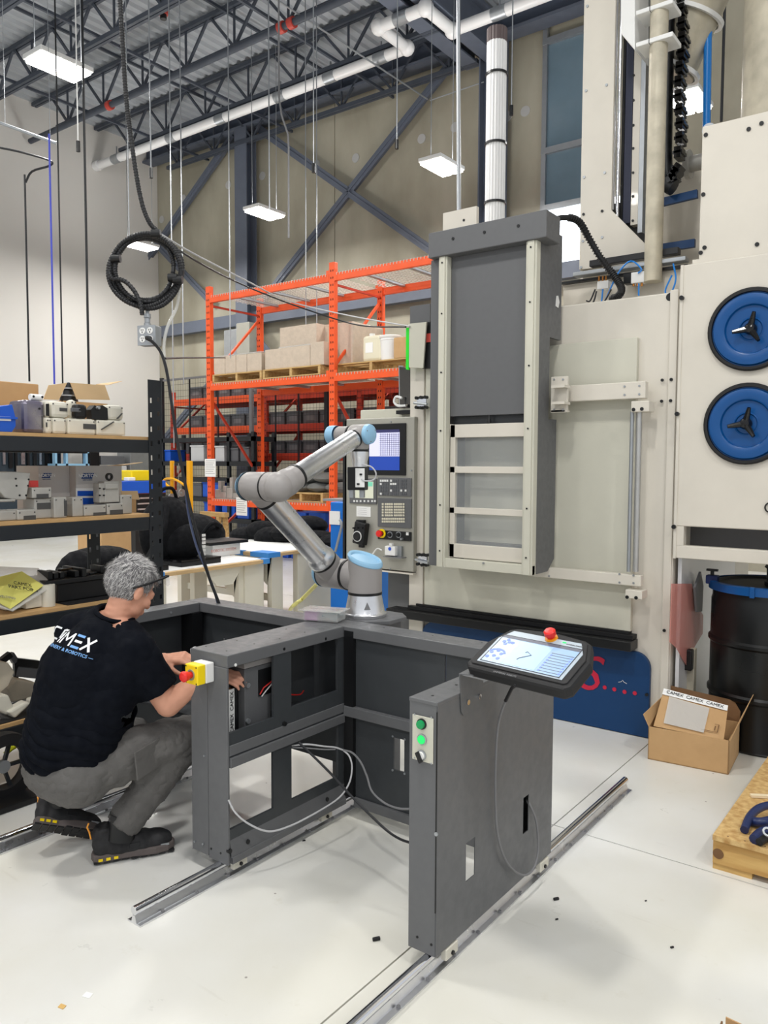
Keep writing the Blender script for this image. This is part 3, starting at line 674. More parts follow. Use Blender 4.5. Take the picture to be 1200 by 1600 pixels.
# latches
for n_, (px, py) in enumerate(((660, 629), (662, 875))):
    t = thing('door_latch', tuple(UY(px, py, 4.35)), 'black and chrome toggle latch on the machine post, '+('upper one' if n_ == 0 else 'lower one'), 'latch')
    q = UY(px, py, 4.34)
    MB().box(q+V(-.05, 0, -.03), q+V(.03, .05, .03)).build('body', 'chrome', t, bev=.006)
    for dx, dz in ((-.045, .032), (-.01, .034), (.025, .034), (-.045, -.03), (-.01, -.034), (.025, -.032)):
        MB().cyl(q+V(dx, -.012, dz), q+V(dx, .02, dz), .011, seg=10).build('screw', 'black', t)
    MB().tube([q+V(-.06, -.01, 0), q+V(-.02, -.02, -.005), q+V(.05, -.02, -.015)], .009, 8).build('lever', 'galv', t)
# ================================================================ control console
cy = 4.36
cs = thing('control_console', (-3.36, 4.45, .78), 'grey machine control console with screen and keypads', 'control panel')
A, C = UY(539, 657, cy), UY(646, 896, cy)
bxy(MB(), (541, 655), (646, 894), cy, 4.6).build('housing', 'steel_panel', cs, bev=.006)
bxy(MB(), (563, 641), (648, 655), cy+.12, 4.6).build('top_cover', 'cream2', cs, bev=.006)
MB().box((A.x-.02, cy, C.z), (A.x, 4.6, A.z)).build('side_strip', 'black', cs)
MB().box((-3.32, 4.5, 0), (-3.07, 4.9, .79)).build('pedestal', 'charcoal', cs)
MB().box((C.x-.62, cy-.005, C.z-.01), (C.x, 4.6, C.z)).build('bottom_lip', 'cream', cs)
bz = bxy(MB(), (566, 663), (633, 743), cy-.012, cy).build('screen_bezel', 'black', cs, bev=.004)
mat('scr_lav', (196, 196, 224), .3, emit=.55); mat('scr_blue', (30, 62, 150), .3, emit=.5); mat('scr_line', (60, 60, 110), .5); mat('scr_green', (120, 200, 170), .3, emit=.3)
bxy(MB(), (577, 676), (624, 713), cy-.014, cy-.011).build('screen_table', 'scr_lav', bz)
bxy(MB(), (577, 713.4), (624, 735), cy-.014, cy-.011).build('screen_field', 'scr_blue', bz)
bxy(MB(), (577, 672), (624, 675.6), cy-.014, cy-.011).build('screen_header', 'scr_line', bz)
b = MB()
for k in range(9): x = 595+k*3.4 if k < 9 else 0; a, c = UY(x, 677, cy-.015), UY(x, 712, cy-.015); b.box((a.x-.0012, cy-.0155, c.z), (a.x+.0012, cy-.014, a.z))
for k in range(11): a, c = UY(593, 679+k*3.2, cy-.015), UY(624, 679+k*3.2, cy-.015); b.box((a.x, cy-.0155, a.z-.001), (c.x, cy-.014, a.z+.001))
b.build('screen_lines', 'scr_line', bz)
kp = bxy(MB(), (590, 746), (642, 776), cy-.01, cy).build('key_panel', 'charcoal', cs, bev=.003)
b = MB()
for r in range(5):
    for g, x0 in enumerate((593.5, 609.5, 625.5)):
        for k in range(4 if g < 2 else 3): bxy(b, (x0+k*3.4, 749.5+r*5.1), (x0+2.6+k*3.4, 752.8+r*5.1), cy-.013, cy-.01)
b.build('keys', 'grey_bin', kp, kind='stuff')
b = MB()
for k in range(4): bxy(b, (593.5+k*3.4, 749.5), (596.1+k*3.4, 752.8), cy-.0135, cy-.01)
for x, y in ((593.5, 754.6), (609.5, 749.5), (609.5, 754.6), (613, 754.6), (616.4, 754.6), (593.5, 769.9), (625.5, 764.8), (632.3, 764.8), (609.5, 764.8)): bxy(b, (x, y), (x+2.6, y+3.3), cy-.0135, cy-.01)
b.build('lit_keys', 'white', kp, kind='stuff')
k2 = bxy(MB(), (590, 777.5), (642, 826), cy-.01, cy).build('key_panel', 'charcoal', cs, bev=.003)
b = MB()
for r in range(5):
    for x in (596.5, 601, 604.3, 607.6, 610.9, 615.4, 618.7, 622, 625.3, 629): bxy(b, (x, 786+r*4.4), (x+2.7, 789.2+r*4.4), cy-.014, cy-.01)
for r in range(2):
    for k in range(11): bxy(b, (596.5+k*3.3, 809+r*4.4), (599.1+k*3.3, 812.2+r*4.4), cy-.014, cy-.01)
b.build('keys', mat('key_beige', (214, 208, 188), .5), k2, kind='stuff')
op = bxy(MB(), (546, 747), (588, 788), cy-.01, cy).build('operator_panel', 'charcoal', cs, bev=.003)
bxy(MB(), (555, 752), (583, 779), cy-.013, cy-.009).build('small_screen', mat('lcd', (206, 208, 188), .3, emit=.25), op)
bxy(MB(), (574, 753), (582, 760), cy-.0145, cy-.012).build('screen_block', 'scr_green', op)
b = MB()
for x in (552, 556.5, 562, 568, 574, 580, 584.5): bxy(b, (x, 781.5), (x+2.4, 784.5), cy-.014, cy-.01)
b.build('buttons', 'white', op, kind='stuff')
sp = bxy(MB(), (590, 828), (642, 846), cy-.01, cy).build('switch_strip', 'black', cs, bev=.003)
q = UY(597, 833.5, cy-.01); MB().lathe(q, (0, -1, 0), [(0, .032), (.006, .032), (.006, .018), (0, .018)], 24).build('stop_ring', 'yellow', sp)
MB().lathe(q+V(-.006, 0, 0), (0, -1, 0), [(0, .012), (.02, .012), (.022, .024), (.036, .022), (.04, 0)], 20).build('stop_button', 'red', sp)
for px in (609.5, 623): 
    q = UY(px, 835.5, cy-.01); MB().lathe(q, (0, -1, 0), [(0, .022), (.004, .022), (.004, .016), (0, .016)], 20).build('dial_scale', 'galv', sp)
    MB().lathe(q, (0, -1, 0), [(0, .014), (.016, .013), (.017, 0)], 14).build('dial', 'rubber', sp)
q = UY(637, 834, cy-.01); MB().box(q+V(-.01, -.006, -.01), q+V(.01, 0, .01)).build('button', 'white', sp)
q = UY(629, 842, cy-.01); MB().cyl(q, q-V(0, .02, 0), .008, seg=10).build('key_switch', 'galv', sp)
bxy(MB(), (557, 791), (579, 808), cy-.004, cy-.0005).build('note_label', 'white_paper', cs)
b = MB()
for k in range(4): bxy(b, (559, 794+k*3), (573, 794.5+k*3), cy-.0048, cy-.004)
b.build('note_lines', 'cable_grey', cs, kind='stuff')
for pp in ((611, 659), (643, 735), (543, 736), (610, 889)): q = UY(*pp, cy); MB().cyl(q, q-V(0, .005, 0), .006, seg=8).build('screw', 'galv', cs)
# handwheel pendant hanging on the console
hw = thing('handwheel_pendant', tuple(UY(562, 850, cy-.06)), 'black handwheel pendant hung on the console face', 'pendant')
a = UY(549.5, 819, cy-.05); c = UY(573, 848, cy-.05); cc = (a+c)/2
MB().obox(cc+V(0, .02, 0), V(.05, 0, -.008), V(0, .025, 0), V(.012, 0, .078)).build('body', 'black', hw, bev=.008)
q = UY(558.5, 838, cy-.058); MB().lathe(q, (0, -1, 0), [(0, .038), (.006, .038), (.006, .032), (.002, .032)], 28).build('dial_ring', 'white', hw)
MB().lathe(q, (0, -1, 0), [(0, .031), (.014, .029), (.016, 0)], 24).build('dial', 'rubber', hw)
for px in (553, 559, 566): q = UY(px, 825, cy-.056); MB().cyl(q, q-V(0, .012, 0), .006, seg=10).build('switch', 'rubber', hw)
bxy(MB(), (556, 812), (568, 818), cy-.03, cy).build('hook', 'black', hw, bev=.003)
bxy(MB(), (560, 848), (567, 856), cy-.045, cy-.02).build('cable_gland', 'black', hw, bev=.003)
# white probe box
wb_ = thing('probe_box', tuple(UY(615, 873, cy-.05)), 'small white box with a blue oval badge on the console', 'box')
bxy(MB(), (601, 853), (617, 869), cy-.05, cy-.01).build('case', 'white', wb_, bev=.004)
bxy(MB(), (608, 849), (612, 853), cy-.04, cy-.02).build('cap', 'white', wb_)
bxy(MB(), (617, 853), (627, 871), cy-.02, cy-.001).build('bracket', 'galv', wb_)
bxy(MB(), (598, 869), (627, 873), cy-.06, cy-.001).build('tray', 'cable_grey', wb_)
q = UY(609, 857.5, cy-.051); MB().lathe(q, (0, -1, 0), [(0, .012), (.002, .012), (.002, 0)], 20).build('oval_badge', 'scr_blue', wb_); wb_.children[-1].scale = (1, 1, 1)
MB().tube([UY(597, 860, cy-.03), UY(590, 857, cy-.03), UY(585, 862, cy-.04), UY(581, 868, cy-.04), UY(578, 875, cy-.02), UY(576, 882, cy-.006)], .005, 6, sub=4).build('white_cable', 'white', label='short white cord curling from the probe box', cat='cable')
# monitor and beige cover left of the grey unit
mo = thing('side_monitor', tuple(UY(636, 633, 4.45)), 'thin dark monitor standing on top of the console', 'monitor')
A = [UY(x, y, Y) for x, y, Y in ((624, 573, 4.5), (646, 577, 4.4), (646, 632, 4.4), (625, 632, 4.5))]
MB().prism(A, (.02, .02, 0)).build('screen', 'black_gloss', mo)
B_ = [UY(x, y, Y) for x, y, Y in ((622.5, 571, 4.502), (624, 573, 4.5), (625, 633, 4.5), (623.5, 634, 4.502))]
MB().prism(B_, (.02, .025, 0)).build('frame_edge', 'galv', mo)
z1 = UY(640, 633, 4.45).z
MB().box((-3.2, 4.42, z1-.06), (-3.08, 4.56, z1-.035)).box((-3.16, 4.5, z1-.06), (-3.12, 4.54, z1+.05)).build('stand', 'black', mo)
MB().tube([UY(x, y, 4.46) for x, y in ((628, 622), (619, 620), (616, 628), (622, 634), (634, 634))], .009, 8, sub=4).build('white_cable', 'white', label='white cord looped beside the thin monitor', cat='cable')
cv = thing('beige_cover', tuple(UY(652, 575, 4.3)), 'beige sheet cover with bright green edge at the machine post top', 'cover')
MB().prism([UY(x, y, 4.33) for x, y in ((638, 506), (666, 503), (661, 575), (639, 574))], (0, .012, 0)).build('sheet', 'cream2', cv)
MB().prism([UY(x, y, 4.328) for x, y in ((634.5, 512), (639, 512), (638.5, 578), (634, 577))], (0, .014, 0)).build('green_edge', mat('tape_green', (40, 224, 50), .5), cv)
MB().prism([UY(x, y, 4.36) for x, y in ((664, 503), (676, 503), (676, 575), (660, 576))], (0, .06, 0)).build('dark_side', 'black', cv)
MB().box((-3.06, 4.38, 2.43), (-2.9, 4.43, 2.6)).build('mount', 'charcoal', cv)
q = UY(668, 528, 4.355); MB().box(q+V(-.02, 0, -.028), q+V(.025, .004, .028)).build('red_sign', 'coupling_red', cv)
# ================================================================ grey loading unit with hatch
GY = 4.05; gx = -1.985
gu = thing('loading_unit', (-2.35, 4.2, .9), 'tall charcoal loading hatch unit with cream rails before the machine', 'hatch unit')
cap = bxy(MB(), (670, 365.5), (857, 368), GY-.02, GY-.019)
a, c = UY(669.3, 364.5, GY-.02), UY(853.5, 370, GY-.02); zt_, zb_ = a.z, c.z
MB().box((a.x, GY-.02, zb_), (c.x, GY+.16, zt_)).build('top_cap', 'charcoal', gu, bev=.005)
for pp in ((708, 373), (757, 363), (810, 353)): q = UY(*pp, GY-.02); MB().cyl(q, q-V(0, .004, 0), .009, seg=10).build('screw', 'black', gu)
zlo = UY(680, 885, GY).z
xl0, xl1 = UY(672, 600, GY+.03).x, UY(684, 600, GY+.03).x
MB().box((xl0, GY+.03, zlo), (xl1+.02, GY+.33, zb_)).build('side_panel', 'charcoal', gu, bev=.003)
sp_pts = [UX(x, y, gx) for x, y in ((856, 345), (880, 350), (880, 533), (862, 533), (862, 655), (874, 655), (868, 872), (858, 884), (857, 893), (826, 895))]
ytop = min(p.y for p in sp_pts); sp_pts = [V(gx, GY+.03, zb_+.1), V(gx, 4.40, zb_+.1)]+[V(gx, 4.40, sp_pts[2].z), V(gx, 4.25, sp_pts[2].z), V(gx, 4.25, sp_pts[4].z), V(gx, 4.36, sp_pts[4].z), V(gx, 4.36, sp_pts[6].z), V(gx, 4.27, zlo), V(gx, GY+.03, zlo)]
MB().prism(sp_pts, (-.02, 0, 0)).build('side_panel', 'charcoal', gu)
q = UX(870, 471, gx); MB().prism([q+V(.001, dy, dz) for dy, dz in ((-.02, -.03), (.015, -.035), (.03, 0), (.01, .035), (-.01, .03))], (.003, 0, 0)).build('torn_label', 'white', gu)
xr0, xr1 = UY(838, 600, GY+.03).x, gx
MB().box((UY(836, 600, GY+.03).x, GY+.03, zlo), (gx, GY+.05, zb_)).build('front_flange', 'charcoal', gu)
# rails
r1 = (UY(684, 600, GY).x, UY(697, 600, GY).x); r2 = (UY(819, 600, GY).x, UY(835.5, 600, GY).x)
for k, (x0, x1) in enumerate((r1, r2)):
    rl = MB().box((x0, GY, zlo), (x1, GY+.05, zb_+.0)).box((x0+.012, GY-.008, zlo), (x1-.012, GY, zb_)).build('rail', 'cream2', gu, bev=.003)
    for z in (2.75, 2.45, 2.1, 1.75, 1.3, 1.02): MB().cyl(((x0+x1)/2, GY-.008, z), ((x0+x1)/2, GY-.013, z), .005, seg=8).build('bolt', 'black', rl)
xi0, xi1 = r1[1], r2[0]
MB().box((xi0, GY+.05, UY(750, 649, GY+.05).z), (xi1, GY+.07, zb_)).build('upper_sheet', 'charcoal', gu, bev=.002)
MB().box((xi0, GY+.09, UY(750, 668, GY+.09).z), (xi1, GY+.1, UY(750, 640, GY+.09).z)).build('gap_sheet', 'charcoal_shaded', gu)
MB().box((xi0, GY+.3, zlo+.05), (xi1, GY+.31, UY(750, 640, GY+.09).z)).build('rear_sheet', 'cream2', gu)
# lower cream frame with three glazed windows
Yf = GY+.045
fr = [(698, 664, 683), (0, 728.5, 739), (0, 793, 804), (0, 850, 870)]
zz = lambda y: UY(757, y, Yf).z
b = MB()
for (y0, y1) in ((662, 683), (729, 739.5), (794.5, 804.5), (853, 875)): b.box((xi0+.004, Yf, zz(y1)), (xi1-.002, Yf+.03, zz(y0)))
b.box((xi0+.004, Yf, zz(875)), (xi0+.04, Yf+.03, zz(662))).box((xi1-.012, Yf, zz(875)), (xi1-.002, Yf+.03, zz(662)))
b.build('window_frame', 'cream', gu, bev=.003)
for y0, y1 in ((683, 729), (739.5, 794.5), (804.5, 853)):
    MB().box((xi0+.04, Yf+.015, zz(y1)), (xi1-.012, Yf+.019, zz(y0))).build('window_pane', 'glass', gu)
MB().box((r1[0], GY+.005, zlo-.0), (r2[1], GY+.04, UY(750, 877, GY).z)).build('bottom_rail', 'cream2', gu, bev=.003)
for pz_ in ((686, 882), (820, 897), (755, 880)): q = UY(*pz_, GY); MB().cyl(q+V(0, .005, 0), q-V(0, .002, 0), .006, seg=8).build('bolt', 'galv', gu)
q = UY(763, 660, Yf); MB().lathe(q+V(0, .01, -.005), (0, 0, 1), [(0, .012), (.02, .012), (.03, .006), (.055, .005), (.055, 0)], 12).build('latch_knob', 'black', gu)
for z in (665, 870):
    q = UY(697.5, z, Yf); MB().box(q+V(-.003, -.012, -.03), q+V(.01, 0, .03)).build('hinge', 'black', gu)
MB().box((-2.7, 4.2, zt_-.16), (-2.62, 4.40, zt_-.10)).box((-2.2, 4.2, 2.3), (-2.1, 4.45, 2.4)).box((-2.62, 4.3, 1.0), (-2.1, 4.45, 1.06)).build('mount_bar', 'charcoal', gu)
# white plate behind the cap
p0 = UY(700, 340, 4.4); p1 = UY(752, 330, 4.4)
MB().box((p0.x, 4.34, zt_-.16), (p1.x, 4.37, UY(725, 327, 4.35).z)).build('white_plate', 'cream', gu)
q = UY(725, 344, 4.34); MB().cyl(q, q-V(0, .004, 0), .008, seg=8).build('screw', 'black', gu)
# ================================================================ SLIDING FRAME THAT CARRIES THE ROBOT
def sheet(name, m, parent, ax, c, t, u0, u1, z0, z1, holes=(), **kw):
    """upright sheet, thickness t from plane c along axis ax ('X' or 'Y'), with rectangular holes (u0,u1,z0,z1)"""
    us = sorted({u0, u1}|{h[0] for h in holes}|{h[1] for h in holes}); zs = sorted({z0, z1}|{h[2] for h in holes}|{h[3] for h in holes})
    b = MB()
    for i in range(len(us)-1):
        for j in range(len(zs)-1):
            um, zm = (us[i]+us[i+1])/2, (zs[j]+zs[j+1])/2
            if any(h[0] < um < h[1] and h[2] < zm < h[3] for h in holes): continue
            if ax == 'X': b.box((c, us[i], zs[j]), (c+t, us[i+1], zs[j+1]))
            else: b.box((us[i], c, zs[j]), (us[i+1], c+t, zs[j+1]))
    return b.build(name, m, parent, **kw)
T = .847
fr = thing('gantry_cart', (-2.6, 2.3, .06), 'charcoal sheet metal frame on rails that carries the robot arm', 'frame')
FX0, FX1, FY0 = -2.357, -2.152, 1.93
# end column: two folded profiles with a seam
xs = UY(325.5, 1200, FY0).x
MB().box((FX0, FY0, .062), (xs-.002, FY0+.008, .80)).box((FX0, FY0, .062), (FX0+.004, FY0+.07, .80)).build('end_column', 'charcoal', fr, bev=.003)
MB().box((xs+.002, FY0-.003, .058), (FX1, FY0+.008, .80)).build('end_column', 'charcoal', fr, bev=.003)
MB().box((xs-.003, FY0+.004, .062), (xs+.003, FY0+.007, .84)).build('seam', 'black', fr)
for pp in ((319, 1181), (304, 1315), (317, 1319), (330, 1326), (345, 1333)): q = UY(*pp, FY0-.003); MB().cyl(q+V(0, .002, 0), q-V(0, .002, 0), .004, seg=8).build('screw', 'galv' if pp[1] < 1320 else 'black', fr)
# top beams
fb = MB().box((FX0, FY0, .80), (FX1, 2.595, T)).build('top_beam', 'charcoal', fr, bev=.003)
for px, py in ((368, 1039), (444, 1014), (509, 998)): q = UX(px, py, FX1); MB().cyl(q, q+V(.0015, 0, 0), .006, seg=10).build('hole_plug', 'white' if px == 368 else 'black', fb)
for px, py in ((322, 1010), (354, 1017), (370, 1001), (397, 1006), (421, 997), (437, 998), (476, 988), (447, 983)): q = UZ(px, py, T); MB().cyl(q, q+V(0, 0, .001), .0035, seg=8).build('rivet_hole', 'black', fb)
fbb = MB().box((-3.2, 2.597, .80), (-1.335, 2.72, T)).build('top_beam', 'charcoal', fr, bev=.003)
for px, py in ((676, 993), (753, 1004), (600, 981)): q = UZ(px, py, T); MB().cyl(q, q+V(0, 0, .001), .0035, seg=8).build('rivet_hole', 'black', fbb)
MB().box((-3.2, 1.9, .80), (-3.095, 2.595, T)).build('top_beam', 'charcoal', fr, bev=.003)
q = UX(267, 957, -3.094); MB().cyl(q, q+V(.002, 0, 0), .006, seg=10).build('hole_plug', 'galv', fr)
# robot plate with clipped corner
MB().prism([(-2.36, 2.722, .832), (-2.13, 2.722, .832), (-2.055, 2.80, .832), (-2.055, 2.93, .832), (-2.12, 2.99, .832), (-2.36, 2.99, .832)], (0, 0, .018)).build('robot_plate', 'charcoal', fr, bev=.003)
MB().box((-2.34, 2.74, .07), (-2.1, 2.95, .83)).build('robot_post', 'charcoal', fr, bev=.003)
# inner dark posts
MB().box((-3.17, 2.54, .1), (-3.08, 2.6, .80)).build('inner_post', 'black', fr)
MB().box((-2.15, 2.595, .1), (-2.10, 2.62, .83)).build('inner_post', 'black', fr)
# side with windows (faces the pedestal)
sheet('side_panel', 'charcoal_shaded', fr, 'X', -2.168, .012, FY0+.009, 2.6, .09, .80, [(FY0+.009, 2.172, .555, .80), (2.271, 2.56, .572, .80), (FY0+.009, 2.168, .19, .425), (2.271, 2.563, .19, .425)])
b = MB(); b.box((-2.176, FY0+.009, .468), (-2.152, 2.6, .508)); b.build('side_rail', 'charcoal', fr, bev=.002)
b = MB(); b.box((-2.176, FY0+.009, .425), (-2.145, 2.6, .462)); b.build('side_rail', 'charcoal', fr, bev=.002)
MB().box((-2.20, FY0+.009, .062), (-2.14, 2.6, .088)).build('side_rail', 'charcoal', fr, bev=.002)
MB().prism([(-2.14, FY0+.009, .064), (-2.14, 2.6, .064), (-2.158, 2.6, .16), (-2.158, FY0+.009, .16)], (-.004, 0, 0)).build('sloped_lip', 'charcoal', fr)
for px, py in ((387, 1315), (511, 1249), (359, 1330), (445, 1131)):
    q = UX(px, py, -2.15); MB().cyl(q-V(.01, 0, 0), q+V(.004, 0, 0), .009, seg=10).build('grommet', 'black', fr)
# inner sheets
MB().box((-2.34, 2.19, .5), (-2.33, 2.6, .80)).build('inner_sheet', 'charcoal_shaded', fr)
MB().box((-2.33, FY0+.012, .5), (-2.17, 2.6, .51)).build('inner_shelf', 'charcoal_shaded', fr)
MB().box((-2.353, FY0+.07, .425), (-2.345, 2.6, .50)).build('inner_sheet', 'charcoal_shaded', fr)
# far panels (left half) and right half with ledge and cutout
sheet('far_panel', 'charcoal_shaded', fr, 'Y', 2.63, .01, -3.18, -2.18, .22, .80)
sheet('left_panel', 'charcoal_shaded', fr, 'X', -3.18, .01, 1.95, 2.63, .25, .80)
MB().box((-3.19, 1.9, .06), (-3.1, 1.96, .80)).build('end_column', 'charcoal', fr, bev=.003)
MB().box((-3.19, 1.96, .06), (-3.1, 2.72, .14)).build('side_rail', 'charcoal', fr, bev=.003)
YP = 2.615
a, c = UY(615, 1152, YP), UY(631.5, 1207, YP)
sheet('right_panel', 'charcoal_shaded', fr, 'Y', YP, .008, -2.10, -1.335, .085, .455, [(a.x, c.x, c.z, a.z)])
for cx_ in (a.x-.003, c.x+.003):
    for cz in (a.z+.004, c.z-.004): MB().cyl((cx_, YP, cz), (cx_, YP-.003, cz), .005, seg=8).build('screw', 'galv', fr)
x1, x2 = UY(550, 1050, YP).x, UY(696, 1050, YP).x
for k, (p0, p1) in enumerate(((-2.10, x1-.003), (x1+.003, x2-.003), (x2+.003, -1.335))):
    MB().box((p0, YP, .50), (p1, YP+.008, .80)).build('upper_panel', 'charcoal_shaded', fr)
MB().box((-2.10, YP+.01, .085), (-1.335, YP+.012, .80)).build('panel_backing', 'black', fr) if False else None
MB().box((-2.15, 2.59, .455), (-1.335, YP+.008, .50)).build('ledge', 'charcoal', fr, bev=.003)
MB().prism([(-2.10, 2.60, .06), (-1.335, 2.60, .06), (-1.335, 2.60, .10), (-2.10, 2.60, .10)], (0, .014, 0)).build('bottom_lip', 'charcoal', fr, bev=.002)
# ---------------------------------------------------------------- things on and in the frame
es = thing('emergency_box', (-2.26, 1.89, .7), 'yellow emergency stop box with red mushroom on the frame column', 'switch')
xr = UY(334.5, 1050, 1.925).x; zc_ = UY(318, 1052, 1.89).z
MB().box((xr-.072, 1.887, zc_-.036), (xr, 1.926, zc_+.038)).build('base', 'white', es, bev=.004)
MB().box((xr-.071, 1.848, zc_-.036), (xr-.001, 1.886, zc_+.037)).build('cover', 'yellow', es, bev=.004)
q = V(xr-.036, 1.848, zc_); MB().lathe(q, (0, -1, 0), [(0, .02), (.004, .02), (.004, .015), (0, .015)], 20).build('collar', 'galv', es)
MB().lathe(q, (0, -1, 0), [(0, .011), (.014, .011), (.018, .017), (.036, .02), (.042, .015), (.044, 0)], 22).build('mushroom', 'red', es)
for dx in (-.028, .028):
    for dz in (-.03, .03): MB().cyl(q+V(dx, .001, dz), q+V(dx, -.001, dz), .003, seg=8).build('screw', 'black', es)
eb = thing('electrical_box', (-2.26, 2.11, .51), 'grey electrical box behind the first window of the frame', 'box')
MB().box((-2.325, 2.06, .512), (-2.2, 2.2, .762)).build('body', 'charcoal', eb, bev=.003)
MB().box((-2.33, 2.055, .764), (-2.195, 2.205, .786)).build('lid', 'robot_grey', eb, bev=.003)
MB().box((-2.199, 2.13, .64), (-2.197, 2.2, .745)).build('opening', 'black', eb)
for z in (.56, .7): MB().cyl((-2.198, 2.07, z), (-2.188, 2.07, z), .01, seg=10).build('hinge', 'galv', eb)
MB().tube([(-2.19, 2.13, .65), (-2.19, 2.15, .672), (-2.19, 2.2, .69)], .0025, 6).build('wire', 'red', eb)
MB().tube([(-2.19, 2.14, .64), (-2.19, 2.16, .655), (-2.19, 2.2, .68)], .0025, 6).build('wire', 'white', eb)
tb = thing('taped_carton', (-2.24, 2.0, .51), 'brown carton with printed white tape inside the frame window', 'box')
MB().box((-2.31, 1.99, .512), (-2.232, 2.03, .69)).build('carton', 'card', tb, bev=.002)
MB().box((-2.233, 2.006, .512), (-2.229, 2.034, .69)).build('tape', 'white_paper', tb)
text('lettering', 'CAMEX  CAMEX', .022, 'black', tb, (-2.2275, 2.02, .60), (0, 0, 1), (0, -1, 0))
MB().box((-2.255, 2.036, .512), (-2.225, 2.052, .70)).build('module', 'black', label='black rail module beside the printed tape in the frame', cat='module', bev=.003)
MB().cyl((-2.21, 2.315, .525), (-2.21, 2.36, .535), .011, seg=12).build('connector', mat('orange_plug', (236, 110, 40), .4), label='orange cable connector on the inner shelf of the frame', cat='connector')
MB().cyl((-2.205, 2.37, .53), (-2.205, 2.41, .54), .011, seg=12).cyl((-2.205, 2.385, .533), (-2.205, 2.395, .535), .014, seg=12).build('connector', 'white', label='white cable connector beside the orange one', cat='connector')
MB().tube([(-2.22, 2.28, .62), (-2.23, 2.32, .60), (-2.25, 2.42, .57), (-2.3, 2.5, .56)], .003, 6, sub=4).build('red_wire', 'red', label='thin red wire behind the second window of the frame', cat='wire')
# hose coil lying inside the frame
MB().tube([(-2.62+.16*math.cos(t/8*PI)*(1-.012*t), 2.30+.15*math.sin(t/8*PI), .60+.0035*t) for t in range(40)], .009, 8).tube([(-2.62, 2.3, .52), (-2.62, 2.31, .60)], .06, 8).build('coiled_tube', mat('tube_blue', (30, 40, 70), .15), label='dark glossy coiled tube inside the frame', cat='tube')
MB().box((-2.9, 2.1, .49), (-2.36, 2.6, .50)).build('tray', 'charcoal_shaded', fr)
# clear clamshell pack on the beam
pk = thing('clamshell_pack', (-2.26, 2.57, T), 'clear plastic pack of small purple and steel parts on the beam', 'package')
U_, W_ = V(.95, .3, 0).normalized(), V(-.3, .95, 0).normalized()
cc = (UZ(480, 977, T)+UZ(532, 962, T))/2+V(0, 0, .026)
MB().obox(cc, U_*.085, W_*.05, V(0, 0, .024)).build('clear_shell', 'plastic_film', pk, bev=.008)
MB().obox(cc+V(0, 0, .024), U_*.1, W_*.058, V(0, 0, .002)).build('lid_rim', 'plastic_film', pk)
MB().obox(cc-U_*.045+V(0, 0, -.002), U_*.03, W_*.045, V(0, 0, .018)).build('purple_card', mat('purple', (170, 70, 170), .5), pk)
random.seed(3); b = MB()
for k in range(46):
    q = cc+U_*random.uniform(-.012, .075)+W_*random.uniform(-.042, .042)+V(0, 0, random.uniform(-.018, .012)); d = V(random.uniform(-1, 1), random.uniform(-1, 1), random.uniform(-.3, .3)).normalized()
    b.cyl(q-d*.012, q+d*.012, .0035, seg=6)
b.build('metal_pieces', mat('teal_metal', (120, 150, 160), .3, metal=.7), pk, kind='stuff')
# ---------------------------------------------------------------- floor rails
def rail(x, y0, y1, label, n):
    t = thing('floor_rail', (x, (y0+y1)/2, 0), label, 'rail', 'supported linear rails on the floor')
    MB().box((x-.034, y0, .0005), (x+.034, y1, .006)).prism([(x-.014, y0, .006), (x+.014, y0, .006), (x+.006, y0, .032), (x-.006, y0, .032)], (0, y1-y0, 0)).build('support', 'alu', t)
    MB().cyl((x, y0, .046), (x, y1, .046), .0155, seg=20).build('shaft', 'chrome', t)
    y = y0+.1; base = None
    while y < y1:
        for s in (-.024, .024):
            if base is None: base = MB().cyl((0, 0, 0), (0, 0, .005), .006, seg=8).build('bolt', 'cable_grey', t); o = base; 
            else: o = base.copy(); COL.objects.link(o); o.parent = t
            o.location = V(x+s, y, .006)-OFF[t]
        y += .15
    for v in base.data.vertices: v.co += OFF[t]
rail(-2.2, 1.55, 2.73, 'shiny round floor rail under the robot frame, ending near the man\'s boots', 8)
rail(-1.272, .6, 3.64, 'long shiny round floor rail under the pedestal with the tablet', 20)
rail(-3.05, .7, 2.75, 'shiny round floor rail left behind the crouching man', 14)
def block(x, y, lb):
    t = thing('rail_carriage', (x, y, .0), lb, 'carriage')
    MB().box((x+.016, y-.035, .022), (x+.036, y+.035, .058)).build('side', 'part_plastic', t, bev=.003)
    MB().box((x-.036, y-.035, .022), (x-.016, y+.035, .058)).build('side', 'part_plastic', t, bev=.003)
    MB().cyl((x+.036, y, .035), (x+.042, y, .035), .007, seg=8).build('grease_cap', 'black', t)
block(-1.272, 2.02, 'white rail carriage under the near end of the pedestal'); block(-1.272, 2.68, 'white rail carriage under the far end of the pedestal')
block(-2.2, 2.0, 'white rail carriage under the frame column'); block(-2.2, 2.50, 'white rail carriage under the far corner of the frame')
